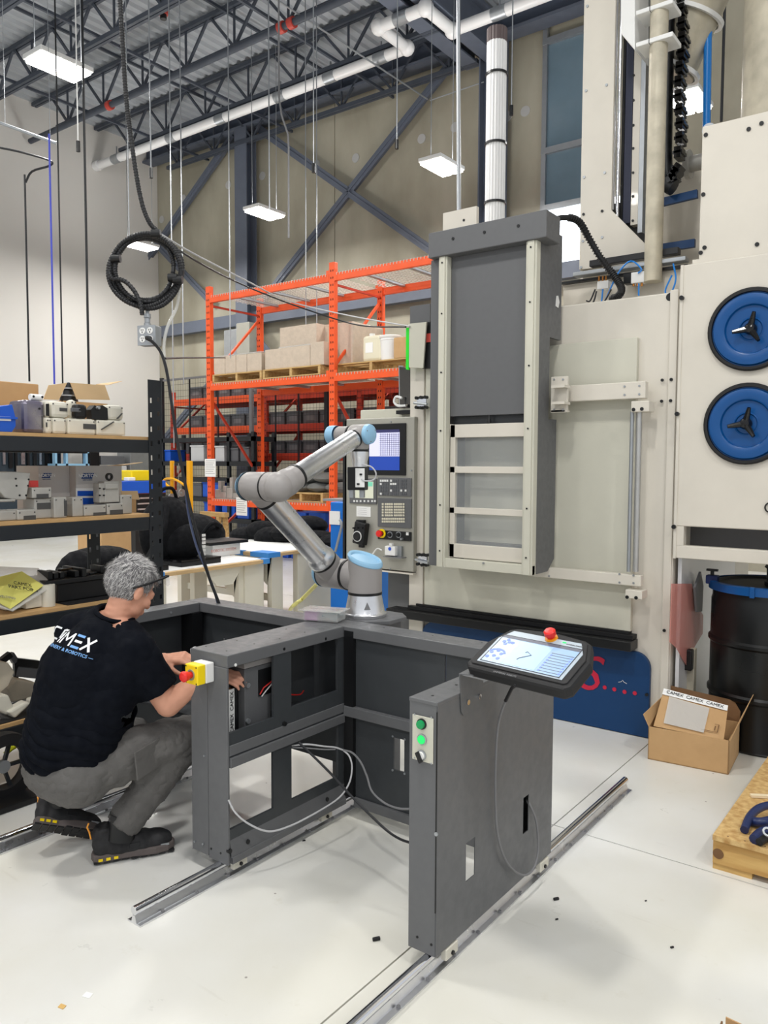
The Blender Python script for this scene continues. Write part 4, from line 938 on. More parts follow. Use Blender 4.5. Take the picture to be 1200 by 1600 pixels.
# ---------------------------------------------------------------- pedestal with the tablet
pd_ = thing('control_pedestal', (-1.287, 2.33, .06), 'slim charcoal sheet metal pedestal with green buttons and cable slots', 'pedestal')
PX0, PX1, PY0, PY1, PT = -1.34, -1.240, 1.93, 2.742, .845
h1 = (UX(728, 1340, PX1), UX(742, 1340, PX1)); z1_ = (UX(735, 1372, PX1).z, UX(735, 1313, PX1).z)
h2 = (UX(817.5, 1270, PX1), UX(826, 1270, PX1)); z2_ = (UX(822, 1300, PX1).z, UX(822, 1244, PX1).z)
sheet('side_sheet', 'charcoal', pd_, 'X', PX1-.003, .003, PY0+.002, PY1, .062, PT-.01, [(h1[0].y, h1[1].y, *z1_), (h2[0].y, h2[1].y, *z2_)])
g1 = (UX(728, 1340, PX0).y-.02, UX(742, 1340, PX0).y+.03)
sheet('side_sheet', 'charcoal', pd_, 'X', PX0, .003, PY0+.002, PY1, .062, PT-.01, [(g1[0], g1[1], UX(735, 1385, PX0).z, UX(735, 1305, PX0).z)])
MB().box((PX0, PY0, .062), (PX1-.003, PY0+.003, PT-.01)).build('front_sheet', 'charcoal', pd_)
MB().box((PX0, PY1-.003, .062), (PX1-.003, PY1, PT-.01)).build('rear_sheet', 'charcoal', pd_)
MB().box((PX0-.002, PY0-.002, PT-.012), (PX1+.001, PY1+.001, PT)).build('top_sheet', 'charcoal', pd_, bev=.002)
MB().box((PX1-.004, PY0-.001, .20), (PX1-.001, PY0+.004, PT-.03)).build('seam', 'black', pd_)
for px, py in ((676, 1087), (713, 1070)): q = UZ(px, py, PT); MB().cyl(q, q+V(0, 0, .001), .0045, seg=8).build('hole', 'black', pd_)
for px, py in ((652, 1464), (674, 1476)): q = UY(px, py, PY0); MB().cyl(q, q-V(0, .002, 0), .004, seg=8).build('hole', 'black', pd_)
q = UY(682, 1303, PY0); MB().cyl(q, q-V(0, .004, 0), .006, seg=8).build('lock', 'galv', pd_)
a, c = UY(645.5, 1112, PY0), UY(677.5, 1197, PY0)
bp = MB().box((a.x, PY0-.004, c.z+.006), (c.x, PY0-.001, a.z-.006)).build('button_plate', 'cream2', pd_, bev=.002)
def btn(px, py, m, nm):
    q = UY(px, py, PY0-.004); MB().lathe(q, (0, -1, 0), [(0, .0165), (.005, .0165), (.006, .014), (.006, .0135)], 20).build('bezel', 'galv' if nm != 'green' else 'rubber', pd_)
    if nm != 'selector': MB().lathe(q, (0, -1, 0), [(.004, .0135), (.014 if nm == 'green' else .009, .0125), (.016 if nm == 'green' else .01, 0)], 20).build('push_button', m, pd_)
    else:
        MB().lathe(q, (0, -1, 0), [(.004, .0135), (.01, .012), (.01, 0)], 20).build('selector_base', 'white', pd_)
        MB().obox(q+V(-.001, -.014, -.003), V(.0045, 0, .003), V(0, .006, 0), V(-.008, 0, .015)).build('selector', 'black', pd_, bev=.002)
btn(659.5, 1131, 'green', 'green'); btn(660, 1155, 'green_lit', 'lit'); btn(659, 1180, 'black', 'selector')
for px, py in ((648, 1116), (674, 1121), (648, 1184), (674, 1193)): q = UY(px, py, PY0-.004); MB().cyl(q, q-V(0, .001, 0), .003, seg=8).build('screw', 'galv', bp)
# bracket
bk = thing('tablet_bracket', (-1.23, 2.1, .78), 'folded charcoal bracket bolted to the pedestal under the tablet', 'bracket')
P = [UX(x, y, -1.238) for x, y in ((717, 1054), (754, 1063), (750, 1101), (723, 1118), (720, 1112))]
MB().prism(P, (.003, 0, 0)).build('upright', 'charcoal', bk)
zt3 = P[0].z
MB().prism([P[0], P[0]+V(0, .17, .01), P[0]+V(.2, .17, .035), P[0]+V(.16, .02, .01)], (0, 0, .003)).build('tray', 'charcoal', bk)
for px, py in ((730, 1097), (748, 1088)):
    q = UX(px, py, -1.235); MB().cyl(q, q+V(.006, 0, 0), .0085, seg=10).build('bolt', 'chrome', bk)
# tablet (teach pendant)
tp = thing('teach_tablet', (-1.03, 2.1, .9), 'black robot teach tablet with lit touch screen and red stop button', 'tablet')
t_, yw = .459, -.157
Wd = V(math.cos(yw), math.sin(yw), 0); Dd = V(-math.sin(yw)*math.cos(t_), math.cos(yw)*math.cos(t_), math.sin(t_)); Nn = Wd.cross(Dd)
P0 = V(-1.185, 2.063, .953); w_, d_ = .30, .144
def tpt(u, v, n=0): return P0+Wd*u+Dd*v+Nn*n
def tpoly(pts, n0, n1): return MB().prism([tpt(u, v, n0) for u, v in pts], Nn*(n1-n0))
out = [(-.018, -.03), (-.034, -.01), (-.034, .10), (.005, .178), (.03, .19), (.12, .2), (.18, .2), (.27, .19), (.295, .178), (.334, .10), (.334, -.01), (.318, -.03)]
tpoly(out, -.045, -.004).build('housing', 'rubber', tp, bev=.01)
tpoly([(-.012, -.012), (-.02, -.004), (-.02, .10), (.012, .168), (.035, .18), (.265, .18), (.288, .168), (.32, .10), (.32, -.004), (.312, -.012)], -.006, .0).build('frame_ring', 'rubber', tp, bev=.002)
tpoly([(0, 0), (0, .12), (.03, .165), (.27, .165), (.30, .12), (.30, 0)], -.002, .0015).build('face', mat('tab_face', (170, 182, 192), .35), tp)
scr = tpoly([(.012, .006), (.012, .138), (.288, .138), (.288, .006)], .0005, .0022).build('screen', mat('tab_scr', (150, 178, 214), .25, emit=.12), tp)
mat('tab_bar', (96, 100, 112), .4, emit=.1); mat('tab_blue', (110, 130, 200), .4, emit=.3); mat('tab_edge', (14, 14, 18), .4); mat('tab_light', (160, 190, 226), .3, emit=.15)
tpoly([(.012, .126), (.012, .138), (.288, .138), (.288, .126)], .0022, .0026).build('title_bar', 'tab_bar', scr)
b = MB()
for u, v, du, dv in ((.01, .072, .001, .068), (.288, .072, .001, .068), (.15, .139, .14, .001), (.15, .006, .14, .001)): b.prism([tpt(u-du, v-dv, .0022), tpt(u-du, v+dv, .0022), tpt(u+du, v+dv, .0022), tpt(u+du, v-dv, .0022)], Nn*.0006)
b.build('screen_border', 'tab_edge', scr)
b = MB()
for (u, v) in ((.03, .108), (.05, .108), (.04, .118), (.04, .098), (.062, .108), (.022, .05), (.04, .036), (.058, .05), (.04, .062), (.06, .028), (.02, .028)):
    b.prism([tpt(u+.007*math.cos(t*PI/4), v+.006*math.sin(t*PI/4), .0022) for t in range(8)], Nn*.0008)
for k in range(7):
    a0, a1 = PI*(.1+.115*k), PI*(.1+.115*(k+1)); b.prism([tpt(.04+r*math.cos(a), .045+r*.8*math.sin(a), .0022) for a, r in ((a0, .026), (a0, .034), (a1, .034), (a1, .026))], Nn*.0008)
b.build('icons', 'tab_blue', scr)
tpoly([(.085, .012), (.085, .122), (.2, .122), (.2, .012)], .0022, .0026).build('robot_view', 'tab_light', scr)
b = MB(); b.tube([tpt(.122, .04, .003), tpt(.125, .048, .003), tpt(.155, .07, .003), tpt(.134, .082, .003), tpt(.130, .076, .003)], .0014, 5); b.build('robot_icon', 'tab_bar', scr)
b = MB()
for k in range(7): v = .088-k*.012; b.prism([tpt(.215, v, .0022), tpt(.215, v+.0016, .0022), tpt(.276, v+.0016, .0022), tpt(.276, v, .0022)], Nn*.0006)
b.prism([tpt(.208, .098, .0022), tpt(.208, .1, .0022), tpt(.284, .1, .0022), tpt(.284, .098, .0022)], Nn*.0006)
b.build('slider_lines', 'tab_bar', scr)
b = MB()
for k in range(7):
    for u in (.212, .28): v = .087-k*.012; b.prism([tpt(u-.003, v, .0022), tpt(u-.003, v+.006, .0022), tpt(u+.003, v+.006, .0022), tpt(u+.003, v, .0022)], Nn*.0007)
b.build('slider_dots', 'tab_blue', scr)
q = tpt(.168, .163, 0); MB().lathe(q, Nn, [(0, .02), (.006, .019), (.006, .012)], 22).build('stop_collar', mat('amber', (240, 160, 30), .4), tp)
MB().lathe(q, Nn, [(.004, .012), (.014, .012), (.016, .018), (.028, .018), (.032, .014), (.033, 0)], 22).build('stop_button', 'red', tp)
tpoly([(.212, .152), (.212, .158), (.224, .158), (.224, .152)], .0015, .0022).build('power_light', 'green_lit', tp)
b = MB()
for k in range(14): b.add(*(lambda q: ([q+Wd*.003, q+Dd*.002-Nn*.002, q-Wd*.003, q-Dd*.002+Nn*.002], [(0, 1, 2, 3)]))(tpt(.0+k*.022, -.0345, -.02)))
b.build('vent_holes', 'black_gloss', tp)
text('lettering', 'UNIVERSAL ROBOTS', .009, 'cable_grey', tp, tpt(.12, -.0205, -.004)-Dd*.004+Nn*.001, Wd, Dd)
text('lettering', 'UNIVERSAL ROBOTS', .006, 'cable_grey', tp, tpt(.255, .150, .0022), Wd, Dd)
# tablet cable
pts = [(UX(x, y, X)) for x, y, X in ((805, 1066, -1.10), (800, 1075, -1.14), (790, 1095, -1.18), (779, 1130, -1.215), (775, 1180, -1.222), (774, 1240, -1.225), (777, 1300, -1.225), (788, 1340, -1.222), (805, 1362, -1.22), (822, 1367, -1.215), (835, 1354, -1.215), (841, 1325, -1.218), (838, 1285, -1.222), (830, 1262, -1.235), (824, 1252, -1.25), (822, 1250, -1.28))]
pts = [tpt(.155, -.03, -.03)]+pts[1:]
MB().tube(pts, .0042, 8, sub=6).build('tablet_cable', 'cable_grey', label='grey cable hanging from the tablet into the pedestal slot', cat='cable')
MB().tube([tpt(.155, -.03, -.03), pts[1], pts[2]], .006, 8).build('cable_sleeve', 'rubber', label='thick black sleeve of the tablet cable under the tablet', cat='cable')
# ---------------------------------------------------------------- cables between frame and pedestal
def cab(pts, r, m, lb, sub=7): MB().tube([UD(*p) for p in pts], r, 8, sub=sub).build('cable', m, label=lb, cat='cable')
cab([(467, 1160, 3.08), (490, 1182, 3.05), (520, 1212, 3.02), (550, 1245, 2.98), (580, 1275, 2.92), (605, 1298, 2.86), (625, 1311, 2.8), (645, 1318, 2.75)], .0048, 'cable_black', 'black cable hanging from the frame to the pedestal')
cab([(357, 1250, 2.90), (368, 1270, 2.90), (390, 1288, 2.92), (420, 1299, 2.96), (452, 1291, 3.02), (490, 1272, 3.1), (528, 1248, 3.2), (545, 1225, 3.24), (550, 1200, 3.26), (546, 1182, 3.28), (536, 1172, 3.3)], .0036, mat('cable_white', (190, 190, 192), .5), 'light grey cable sagging through the lower frame windows')
cab([(536, 1172, 3.3), (550, 1176, 3.28), (563, 1190, 3.25), (573, 1212, 3.2), (581, 1236, 3.15), (600, 1254, 3.08), (622, 1263, 3.0), (645, 1264, 2.92)], .0042, 'cable_grey', 'grey cable hanging from the frame corner to the pedestal')
cab([(456, 1165, 3.2), (480, 1163, 3.22), (505, 1166, 3.25), (524, 1168, 3.28), (536, 1172, 3.3)], .0036, 'cable_white', 'light cable pair running along the lower frame rail')
cab([(456, 1168, 3.2), (480, 1169, 3.22), (505, 1171, 3.25), (524, 1171, 3.28)], .003, 'cable_grey', 'second cable running along the lower frame rail')
# ================================================================ ROBOT ARM
rb = thing('industrial_robot', (-2.22, 2.83, .85), 'six-joint robot arm with silver tubes and pale blue joint caps', 'robot')
B0 = V(-2.22, 2.83, .851)
MB().lathe(B0, (0, 0, 1), [(0, 0), (0, .098), (.012, .1), (.016, .094), (.02, .092), (.06, .084), (.1, .0765), (.1, 0)], 40).build('base', 'alu', rb)
MB().prism([B0+V(math.cos(a)*r, math.sin(a)*r, z) for a, r, z in ((-.95, .0885, .042), (-.62, .0885, .042), (-.785, .0832, .075))], V(.004*math.cos(-.785), .004*math.sin(-.785), 0)).build('mark', 'cable_grey', rb)
q = B0+V(-.088, -.05, .02); MB().cyl(q, q+V(-.03, -.02, .0), .008, seg=10).build('cable_socket', 'black', rb)
MB().lathe(B0, (0, 0, 1), [(.1, .077), (.1, .0795), (.112, .0795), (.112, .077)], 36).build('joint_ring', 'black', rb)
# shoulder body with slanted top
N = 40; b = MB(); r = .078; vs = []
zt_f = lambda x: .247-.34*x
for k in range(N):
    a = 2*PI*k/N; x, y = r*math.cos(a), r*math.sin(a); vs += [B0+V(x, y, .112), B0+V(x, y, zt_f(x))]
b.add(vs, [(2*k, 2*((k+1) % N), 2*((k+1) % N)+1, 2*k+1) for k in range(N)], True)
b.cyl(B0+V(0, 0, .18), B0+V(-.098, 0, .18), .069, seg=36)
b.build('shoulder_body', 'robot_grey', rb)
vs = []; b = MB()
for s, zz_ in ((1.0, 0), (1.04, .004), (1.04, .016), (.97, .024), (.85, .022), (.8, .014), (0.001, .014)):
    for k in range(N): a = 2*PI*k/N; x, y = r*s*math.cos(a), r*s*math.sin(a); vs.append(B0+V(x, y, zt_f(x)+zz_))
b.add(vs, [(i*N+k, i*N+(k+1) % N, (i+1)*N+(k+1) % N, (i+1)*N+k) for i in range(6) for k in range(N)], True); b.build('shoulder_cap', 'sky_cap', rb)
S = B0+V(-.185, 0, .18); E = V(-2.405, 2.328, 1.452); E2 = E+V(.135, 0, 0)
Wp = V(-2.292, 2.88, 1.685)
def ring(c, ax, h, r, w=.012): return MB().lathe(Vector(c)+Vector(ax)*h, ax, [(-w/2, r-.004), (-w/2, r), (w/2, r), (w/2, r-.004)], 36)
def housing(c, ax, h0, h1, r, rnd=.02): return [(h0, 0), (h0, r-rnd), (h0+rnd*.3, r-rnd*.3), (h0+rnd, r), (h1-rnd, r), (h1-rnd*.3, r-rnd*.3), (h1, r-rnd), (h1, 0)]
X_ = V(1, 0, 0)
ring(S, X_, .085, .073).build('joint_ring', 'black', rb)
u = (E-S).normalized(); L = (E-S).length; f = (Wp-E2).normalized(); Lf = (Wp-E2).length
b = MB().lathe(S, X_, housing(S, X_, -.072, .08, .072), 36).lathe(S, u, [(-.06, 0), (-.05, .05), (0, .068), (.1, .066), (.1, 0)], 36); b.build('upper_arm_housing', 'robot_grey', rb)
MB().lathe(S, X_, [(-.066, .0715), (-.075, .071), (-.092, .06), (-.098, .04), (-.1, 0)], 36).build('joint_cap', 'sky_cap', rb)
ring(S, u, .106, .0665).build('joint_ring', 'black', rb)
MB().lathe(S, u, [(.112, 0), (.112, .066), (.122, .068), (.15, .06), (.158, .0565), (.165, .056), (L-.085, .056), (L-.085, 0)], 40).build('upper_arm_tube', 'alu', rb)
ring(E, -u, .082, .0575).build('joint_ring', 'black', rb)
b = MB().lathe(E, X_, housing(E, X_, -.062, .066, .061), 36).lathe(E, -u, [(0, .056), (.05, .058), (.076, .056), (.076, 0)], 36); b.build('elbow_housing', 'robot_grey', rb)
MB().lathe(E, X_, [(-.056, .0605), (-.064, .0605), (-.08, .05), (-.086, .03), (-.088, 0)], 36).build('joint_cap', 'sky_cap', rb)
ring(E, X_, -.06, .062, .004).build('joint_ring', 'black', rb)
ring(E, X_, .069, .062, .008).build('joint_ring', 'black', rb)
# curved inner elbow
b = MB(); pts = [E+V(.072, 0, 0), E+V(.1, .0, 0), E2+V(-.01, .01, .002), E2+f*.05+V(.0, 0, 0), E2+f*.1]
b.tube(pts, .06, 32, sub=6, radii=[.061]*10+[.062]*10+[.058]*8+[.053]*8); b.sphere(E2+V(-.004, -.006, 0), .0625, 28); b.build('forearm_housing', 'robot_grey', rb)
ring(E2, f, .108, .0545).build('joint_ring', 'black', rb)
MB().lathe(E2, f, [(.114, 0), (.114, .05), (.12, .0455), (Lf-.062, .0435), (Lf-.062, 0)], 36).build('forearm_tube', 'alu', rb)
ring(Wp, -f, .056, .0445, .01).build('joint_ring', 'black', rb)
b = MB().lathe(Wp, X_, housing(Wp, X_, -.05, .05, .047, .014), 32).lathe(Wp, -f, [(0, .042), (.051, .043), (.051, 0)], 32); b.build('wrist_housing', 'robot_grey', rb)
MB().lathe(Wp, X_, [(.046, .0475), (.052, .0475), (.064, .044), (.068, .036), (.07, 0)], 32).build('joint_cap', 'sky_cap', rb)
for a in (.6, 2.7, 4.6): q = Wp+V(.066, .034*math.cos(a), .034*math.sin(a)); MB().cyl(q, q+V(.003, 0, 0), .003, seg=8).build('cap_screw', 'cable_grey', rb)
ring(Wp, X_, -.055, .042, .008).build('joint_ring', 'black', rb)
b = MB().lathe(Wp, X_, housing(Wp, X_, -.135, -.058, .04, .012), 32); b.build('wrist_housing', 'robot_grey', rb)
q = Wp+V(-.165, 0, -.0); MB().lathe(q, X_, [(.03, .044), (0, .046), (-.016, .044), (-.026, .034), (-.03, 0)], 32).build('joint_cap', 'sky_cap', rb)
Zm = V(0, 0, -1)
b = MB().lathe(Wp, Zm, [(0, .042), (.06, .042), (.07, .038), (.07, 0)], 32); b.build('wrist_housing', 'robot_grey', rb)
ring(Wp, Zm, .075, .042, .008).build('joint_ring', 'black', rb)
MB().lathe(Wp, Zm, [(.08, 0), (.08, .0415), (.1, .0415), (.125, .036), (.15, .036), (.15, 0)], 32).build('tool_flange', 'alu', rb)
# gripper
gr = thing('gripper', tuple(Wp-V(0, 0, .27)), 'small black two-finger gripper hanging from the robot wrist', 'gripper')
gc = Wp+V(-.012, 0, -.205); ga = .35; gx_, gy_ = V(math.cos(ga), math.sin(ga), 0), V(-math.sin(ga), math.cos(ga), 0)
MB().obox(gc, gx_*.042, gy_*.03, V(0, 0, .054)).build('body', 'black', gr, bev=.004)
MB().obox(gc+gx_*.022-gy_*.033+V(0, 0, .004), gx_*.022, gy_*.003, V(0, 0, .044)).build('white_plate', 'white', gr, bev=.001)
for s in (-.018, .014, ): MB().obox(gc+gx_*(.022+s*.4)-gy_*.038+V(0, 0, s*1.4), gx_*.006, gy_*.003, V(0, 0, .004)).build('plug', 'black', gr)
for s in (-.03, .022): MB().obox(gc+gx_*s+V(0, 0, -.07), gx_*.011, gy_*.012, V(0, 0, .02)).build('finger', 'galv', gr, bev=.002)
q = gc+gx_*.03-gy_*.036+V(0, 0, .0)
MB().tube([Wp+V(.03, -.02, -.14), Wp+V(.075, -.01, -.15), Wp+V(.095, 0, -.18), Wp+V(.08, 0, -.21), Wp+V(.045, -.02, -.215), q], .0035, 8, sub=6).build('thin_cord', 'cable_white', label='thin white cord looping beside the gripper', cat='cable')
# ================================================================ BLACK SHELVING (left)
sh = thing('storage_shelf', (-3.9, 1.6, 0), 'black slotted steel shelving at the left edge, behind the crouching man', 'shelf')
LV = [1.69, 1.27, .828, .312]
SY0, SY1 = .35, 2.765
def slotted(x, y, w, z1, parent, axis='X'):
    hs = []
    z = .08
    while z < z1-.05:
        hs += [(y-w/2+.012, y-w/2+.024, z, z+.028), (y+w/2-.026, y+w/2-.012, z+.01, z+.034)]; z += .078
    sheet('post_face', 'shelf_black', parent, 'X', x-.004, .004, y-w/2, y+w/2, 0, z1, hs)
    MB().box((x-.045, y+w/2-.004, 0), (x-.004, y+w/2, z1)).build('post_flange', 'shelf_black', parent)
slotted(-3.6, 2.722, .085, 2.0, sh); slotted(-4.2, 2.722, .085, 1.27+.02, sh); slotted(-3.6, .39, .085, 2.0, sh); slotted(-4.2, .39, .085, 2.0, sh)
for z in LV:
    for x in (-3.604, -4.196): MB().box((x-.03, SY0+.05, z-.088), (x, 2.69, z-.018)).build('beam', 'shelf_black', sh, bev=.003)
    MB().box((-4.19, SY0+.05, z-.017), (-3.612, 2.70, z)).build('board', 'shelf_board', sh)
    MB().box((-4.19, 2.725, z-.07), (-3.61, 2.76, z-.02)).build('end_beam', 'shelf_black', sh)
MB().bar((-3.62, 2.745, 1.12), (-4.18, 2.745, .42), .035, .02).build('diagonal_brace', 'shelf_black', sh)
MB().box((-4.1, 2.2, LV[2]+.0005), (-3.63, 2.68, LV[2]+.004)).build('dark_mat', 'rubber', sh)
MB().box((-4.1, .5, LV[3]+.0005), (-3.63, 2.5, LV[3]+.004)).build('dark_mat', 'rubber', sh)
def sb(p0, p1, X, dep, z=None, b=None):
    a, c = UX(*p0, X), UX(*p1, X); z0 = c.z if z is None else z
    return (b or MB()).box((X-dep, a.y, z0), (X, c.y, a.z))
def slot(p0, p1, X, o, m='slot', nm='slot'):
    a, c = UX(*p0, X+.001), UX(*p1, X+.001); MB().box((X-.002, a.y, c.z), (X+.002, c.y, a.z)).build(nm, m, o)
g1 = 'steel and plastic parts on the top shelf'; g2 = 'steel parts on the second shelf'
# top shelf
o = sb((-14, 594), (62, 672), -4.0, .18, LV[0]).build('cardboard_carton', 'card', bev=.004, label='large plain brown carton at the back of the top shelf', cat='carton')
t = thing('blue_bin', (-3.68, 1.9, LV[0]), 'blue parts bin with white label at the left end of the top shelf', 'bin')
a, c = UX(-12, 630, -3.66), UX(25, 668, -3.66); z0 = LV[0]+.001
MB().prism([(-3.66, a.y, z0), (-3.66, c.y-.02, z0), (-3.66, c.y, z0+.03), (-3.66, c.y, z0+.07), (-3.66, c.y-.015, a.z), (-3.66, a.y, a.z-.02)], (-.15, 0, 0)).build('body', 'blue_bin', t, bev=.003)
MB().box((-3.662, a.y, z0+.062), (-3.65, c.y+.004, z0+.072)).build('rim', 'blue_bin', t); slot((-5, 650), (17, 658), -3.66, t, 'white_paper', 'label_card')
t = thing('steel_canister', (-3.75, 2.0, LV[0]), 'brushed steel housing with dark stain between blue bin and white parts', 'machine part')
a, c = UX(36, 624, -3.7), UX(71, 672, -3.7); MB().box((-3.85, a.y, LV[0]+.001), (-3.7, c.y, a.z)).build('body', mat('steel_stain', (150, 146, 148), .3, metal=.6, noise=.5, nscale=7, col2=(70, 66, 110)), t, bev=.02)
slot((65, 650), (67, 668), -3.7, t); MB().cyl(V(-3.7, c.y-.03, a.z-.04), V(-3.694, c.y-.03, a.z-.04), .005, seg=8).build('bolt', 'black', t)
t = thing('sensor_head', (-3.74, 2.05, 1.87), 'small white rounded piece lying on the steel housing', 'machine part')
a2, c2 = UX(50, 614, -3.72), UX(68, 624, -3.72); MB().cyl((-3.74, a2.y, a.z+.017), (-3.74, c2.y, a.z+.017), .0165, seg=16).build('body', 'white', t); 
for y in (a2.y+.01, c2.y-.004): MB().cyl((-3.73, y, a.z+.02), (-3.722, y, a.z+.02), .006, seg=8).build('cap', 'black', t)
def blockpart(p0, p1, X, dep, z, lb, m='part_plastic', slots=(), bev=.012, g=g1, nm='machine_part', sm='slot'):
    a, c = UX(*p0, X), UX(*p1, X)
    t = thing(nm, (X-dep/2, (a.y+c.y)/2, z), lb, 'machine part', g)
    MB().box((X-dep, a.y, z+.001), (X, c.y, a.z)).build('body', m, t, bev=bev)
    for s0, s1 in slots: slot(s0, s1, X, t, sm)
    for q in ((a.y+.012, a.z-.014), (c.y-.012, a.z-.014)): MB().cyl((X-.002, *q), (X+.002, *q), .0035, seg=8).build('screw', 'slot', t)
    return t, a, c
z = LV[0]
blockpart((71, 652), (82, 672), -3.68, .06, z, 'narrow white block beside the steel housing on the top shelf', slots=[((72, 660), (74, 667))])
t, a, c = blockpart((82, 652.5), (105, 673), -3.68, .1, z, 'pale plain cube in the lower row of the top shelf', bev=.015); hz1 = a.z
blockpart((105.5, 653), (150, 674), -3.68, .1, z, 'long pale block with a horizontal dark slot on the top shelf', slots=[((130, 662), (150, 671))])
t, a, c = blockpart((150.5, 655), (197, 676), -3.68, .1, z, 'long pale block with a slanting dark slot on the top shelf'); 
q0, q1 = UX(158, 671, -3.679), UX(177, 659, -3.679); MB().bar(q0, q1, .004, .018, up=(1, 0, 0)).build('slot', 'slot', t); hz2 = a.z
blockpart((71.5, 627), (79, 651.5), -3.70, .06, hz1, 'upright white strip part with black window standing on the narrow block', slots=[((72, 631), (77, 650))], sm='black')
blockpart((79.5, 626), (109, 652), -3.70, .09, hz1, 'rounded white housing with short dark slot, upper row', slots=[((93, 637), (105, 643))], bev=.02)
blockpart((109.5, 624), (122, 652), -3.74, .06, hz1, 'tall rounded white housing behind the black bracket', bev=.02)
t = thing('black_bracket', (-3.69, 2.3, hz1), 'black bracket with round boss among the white housings', 'machine part', g1)
sb((118, 631), (137, 652), -3.68, .05, hz1+.001).build('body', 'black', t, bev=.015); sb((113, 637), (127, 644), -3.66, .02).build('arm', 'grey_bin', t, bev=.003)
q = UX(125, 640, -3.658); MB().cyl(q, q+V(.004, 0, 0), .006, seg=10).build('bolt', 'black', t)
t = thing('black_clamp', (-3.69, 2.4, hz2), 'black jagged clamp right of the black bracket on the top shelf', 'machine part', g1)
P = [UX(x, y, -3.68) for x, y in ((144, 655), (142, 640), (148, 633), (155, 637), (160, 633), (168, 638), (169, 655))]; P[0].z = P[-1].z = hz2+.001
MB().prism(P, (-.05, 0, 0)).build('body', 'black', t); q = UX(155, 637, -3.66); MB().cyl(q-V(.02, 0, 0), q, .008, seg=10).build('bolt', 'galv', t)
t, a, c = blockpart((168, 632), (194, 656), -3.69, .09, hz2, 'rounded white housing with slanting dark slot at the right end, upper row', bev=.018)
q0, q1 = UX(183, 654, -3.688), UX(190, 646, -3.688); MB().bar(q0, q1, .004, .018, up=(1, 0, 0)).build('slot', 'slot', t)
MB().box((-3.9, 2.57, z+.001), (-3.68, 2.67, z+.004)).build('sheet_of_paper', 'white_paper', label='white sheet lying at the right end of the top shelf', cat='paper')
t = thing('open_carton', (-3.97, 2.25, z), 'open brown carton with raised flaps behind the white parts', 'carton')
a, c = UX(96, 626, -3.93), UX(168, 672, -3.93)
for (x0, x1, y0, y1) in ((-3.93, -3.925, a.y, c.y), (-4.13, -4.125, a.y, c.y), (-4.13, -3.925, a.y, a.y+.005), (-4.13, -3.925, c.y-.005, c.y)):
    MB().box((x0, y0, z+.001), (x1, y1, a.z)).build('wall', 'card', t)
X = -3.92
MB().prism([UX(x, y, X) for x, y in ((110, 598), (164, 602), (172, 625), (120, 624))], (-.004, 0, 0)).build('flap', mat('card_light', (214, 184, 142), .8, noise=.05), t)
MB().prism([UX(x, y, X+.02) for x, y in ((76, 602), (105, 598), (92, 625), (68, 624))], (-.004, 0, 0)).build('flap', 'card_light', t)
MB().prism([UX(150, 601, -4.1), UX(168, 602, -3.95), UX(191, 596, -3.9), UX(180, 598, -4.05)], (0, 0, .003)).build('flap', 'card_light', t)
t = thing('black_cone', (-4.0, 2.2, z), 'black ribbed cone standing in the open carton', 'machine part')
q = UX(107, 597, -4.0); y_ = q.y
MB().lathe((-4.0, y_, q.z-.17), (0, 0, 1), [(0, 0), (0, .065), (.05, .06), (.055, .05), (.09, .045), (.095, .034), (.13, .026), (.135, .018), (.165, .014), (.17, 0)], 24).build('body', 'black', t)
for k, h in enumerate((.05, .09, .13)): MB().lathe((-4.0, y_, q.z-.17+h), (0, 0, 1), [(0, .06-.014*k), (0, .066-.014*k), (.008, .066-.014*k), (.008, .05-.012*k)], 24).build('collar', 'galv', t)
OFF[t] = OFF[t]
# second shelf
z = LV[1]
t = thing('wheel_carton', (-3.95, 2.2, z), 'grey-white carton with blue brand labels and stripes on the second shelf', 'carton')
a, m_, c = UX(60, 728, -3.9), UX(118, 728, -3.84), UX(190, 729, -3.84)
MB().box((-4.12, a.y, z+.001), (-3.9, m_.y, a.z)).build('left_side', mat('carton_grey', (196, 192, 188), .7), t)
MB().box((-4.12, m_.y+.001, z+.001), (-3.84, c.y, m_.z)).build('right_side', 'carton_grey', t)
MB().prism([UX(145, 731, -3.95), UX(190, 727, -4.1), UX(223, 723, -3.95), UX(190, 728, -3.84)], (0, 0, .004)).build('flap', 'card_light', t)
for (x0, x1, y0, y1, X, sz) in ((65, 81, 739, 747, -3.9, .021), (127, 147, 739, 748, -3.84, .026)):
    P = [UX(x, y, X+.001) for x, y in ((x0, y1), (x0+3, y0), (x1, y0), (x1-3, y1))]; MB().prism(P, (.001, 0, 0)).build('label_patch', mat('norton_blue', (20, 62, 124), .5), t)
    q = (P[0]+P[2])/2+V(.003, 0, 0); text('lettering', 'NORTON', sz, 'white', t, q, (0, 1, 0), (0, 0, 1), bold=.0006)
    q2 = UX((x0+x1)/2, y1+2, X+.002); text('lettering', 'SAINT-GOBAIN', sz*.32, 'norton_blue', t, q2, (0, 1, 0), (0, 0, 1))
for y0, y1 in ((767, 775), (778, 788)):
    P = [UX(x, y, -3.839) for x, y in ((121, y1), (121, y0), (149, y0), (146, y1))]; MB().prism(P, (.001, 0, 0)).build('stripe', 'blue_bin', t)
P = [UX(x, y, -3.8395) for x, y in ((118.5, 792), (118.5, 763), (152, 763), (143, 792))]; MB().prism(P, (.0005, 0, 0)).build('white_band', 'white', t)
t = thing('tapered_steel_part', (-3.75, 1.9, z), 'tall tapered steel casting with bolt holes at the left of the second shelf', 'machine part', g2)
zt_low = UX(30, 781, -3.7).z
blockpart((-14, 781), (25, 799), -3.66, .16, z+.09, 'long low steel block under the tapered casting', 'part_steel', g=g2, bev=.004)
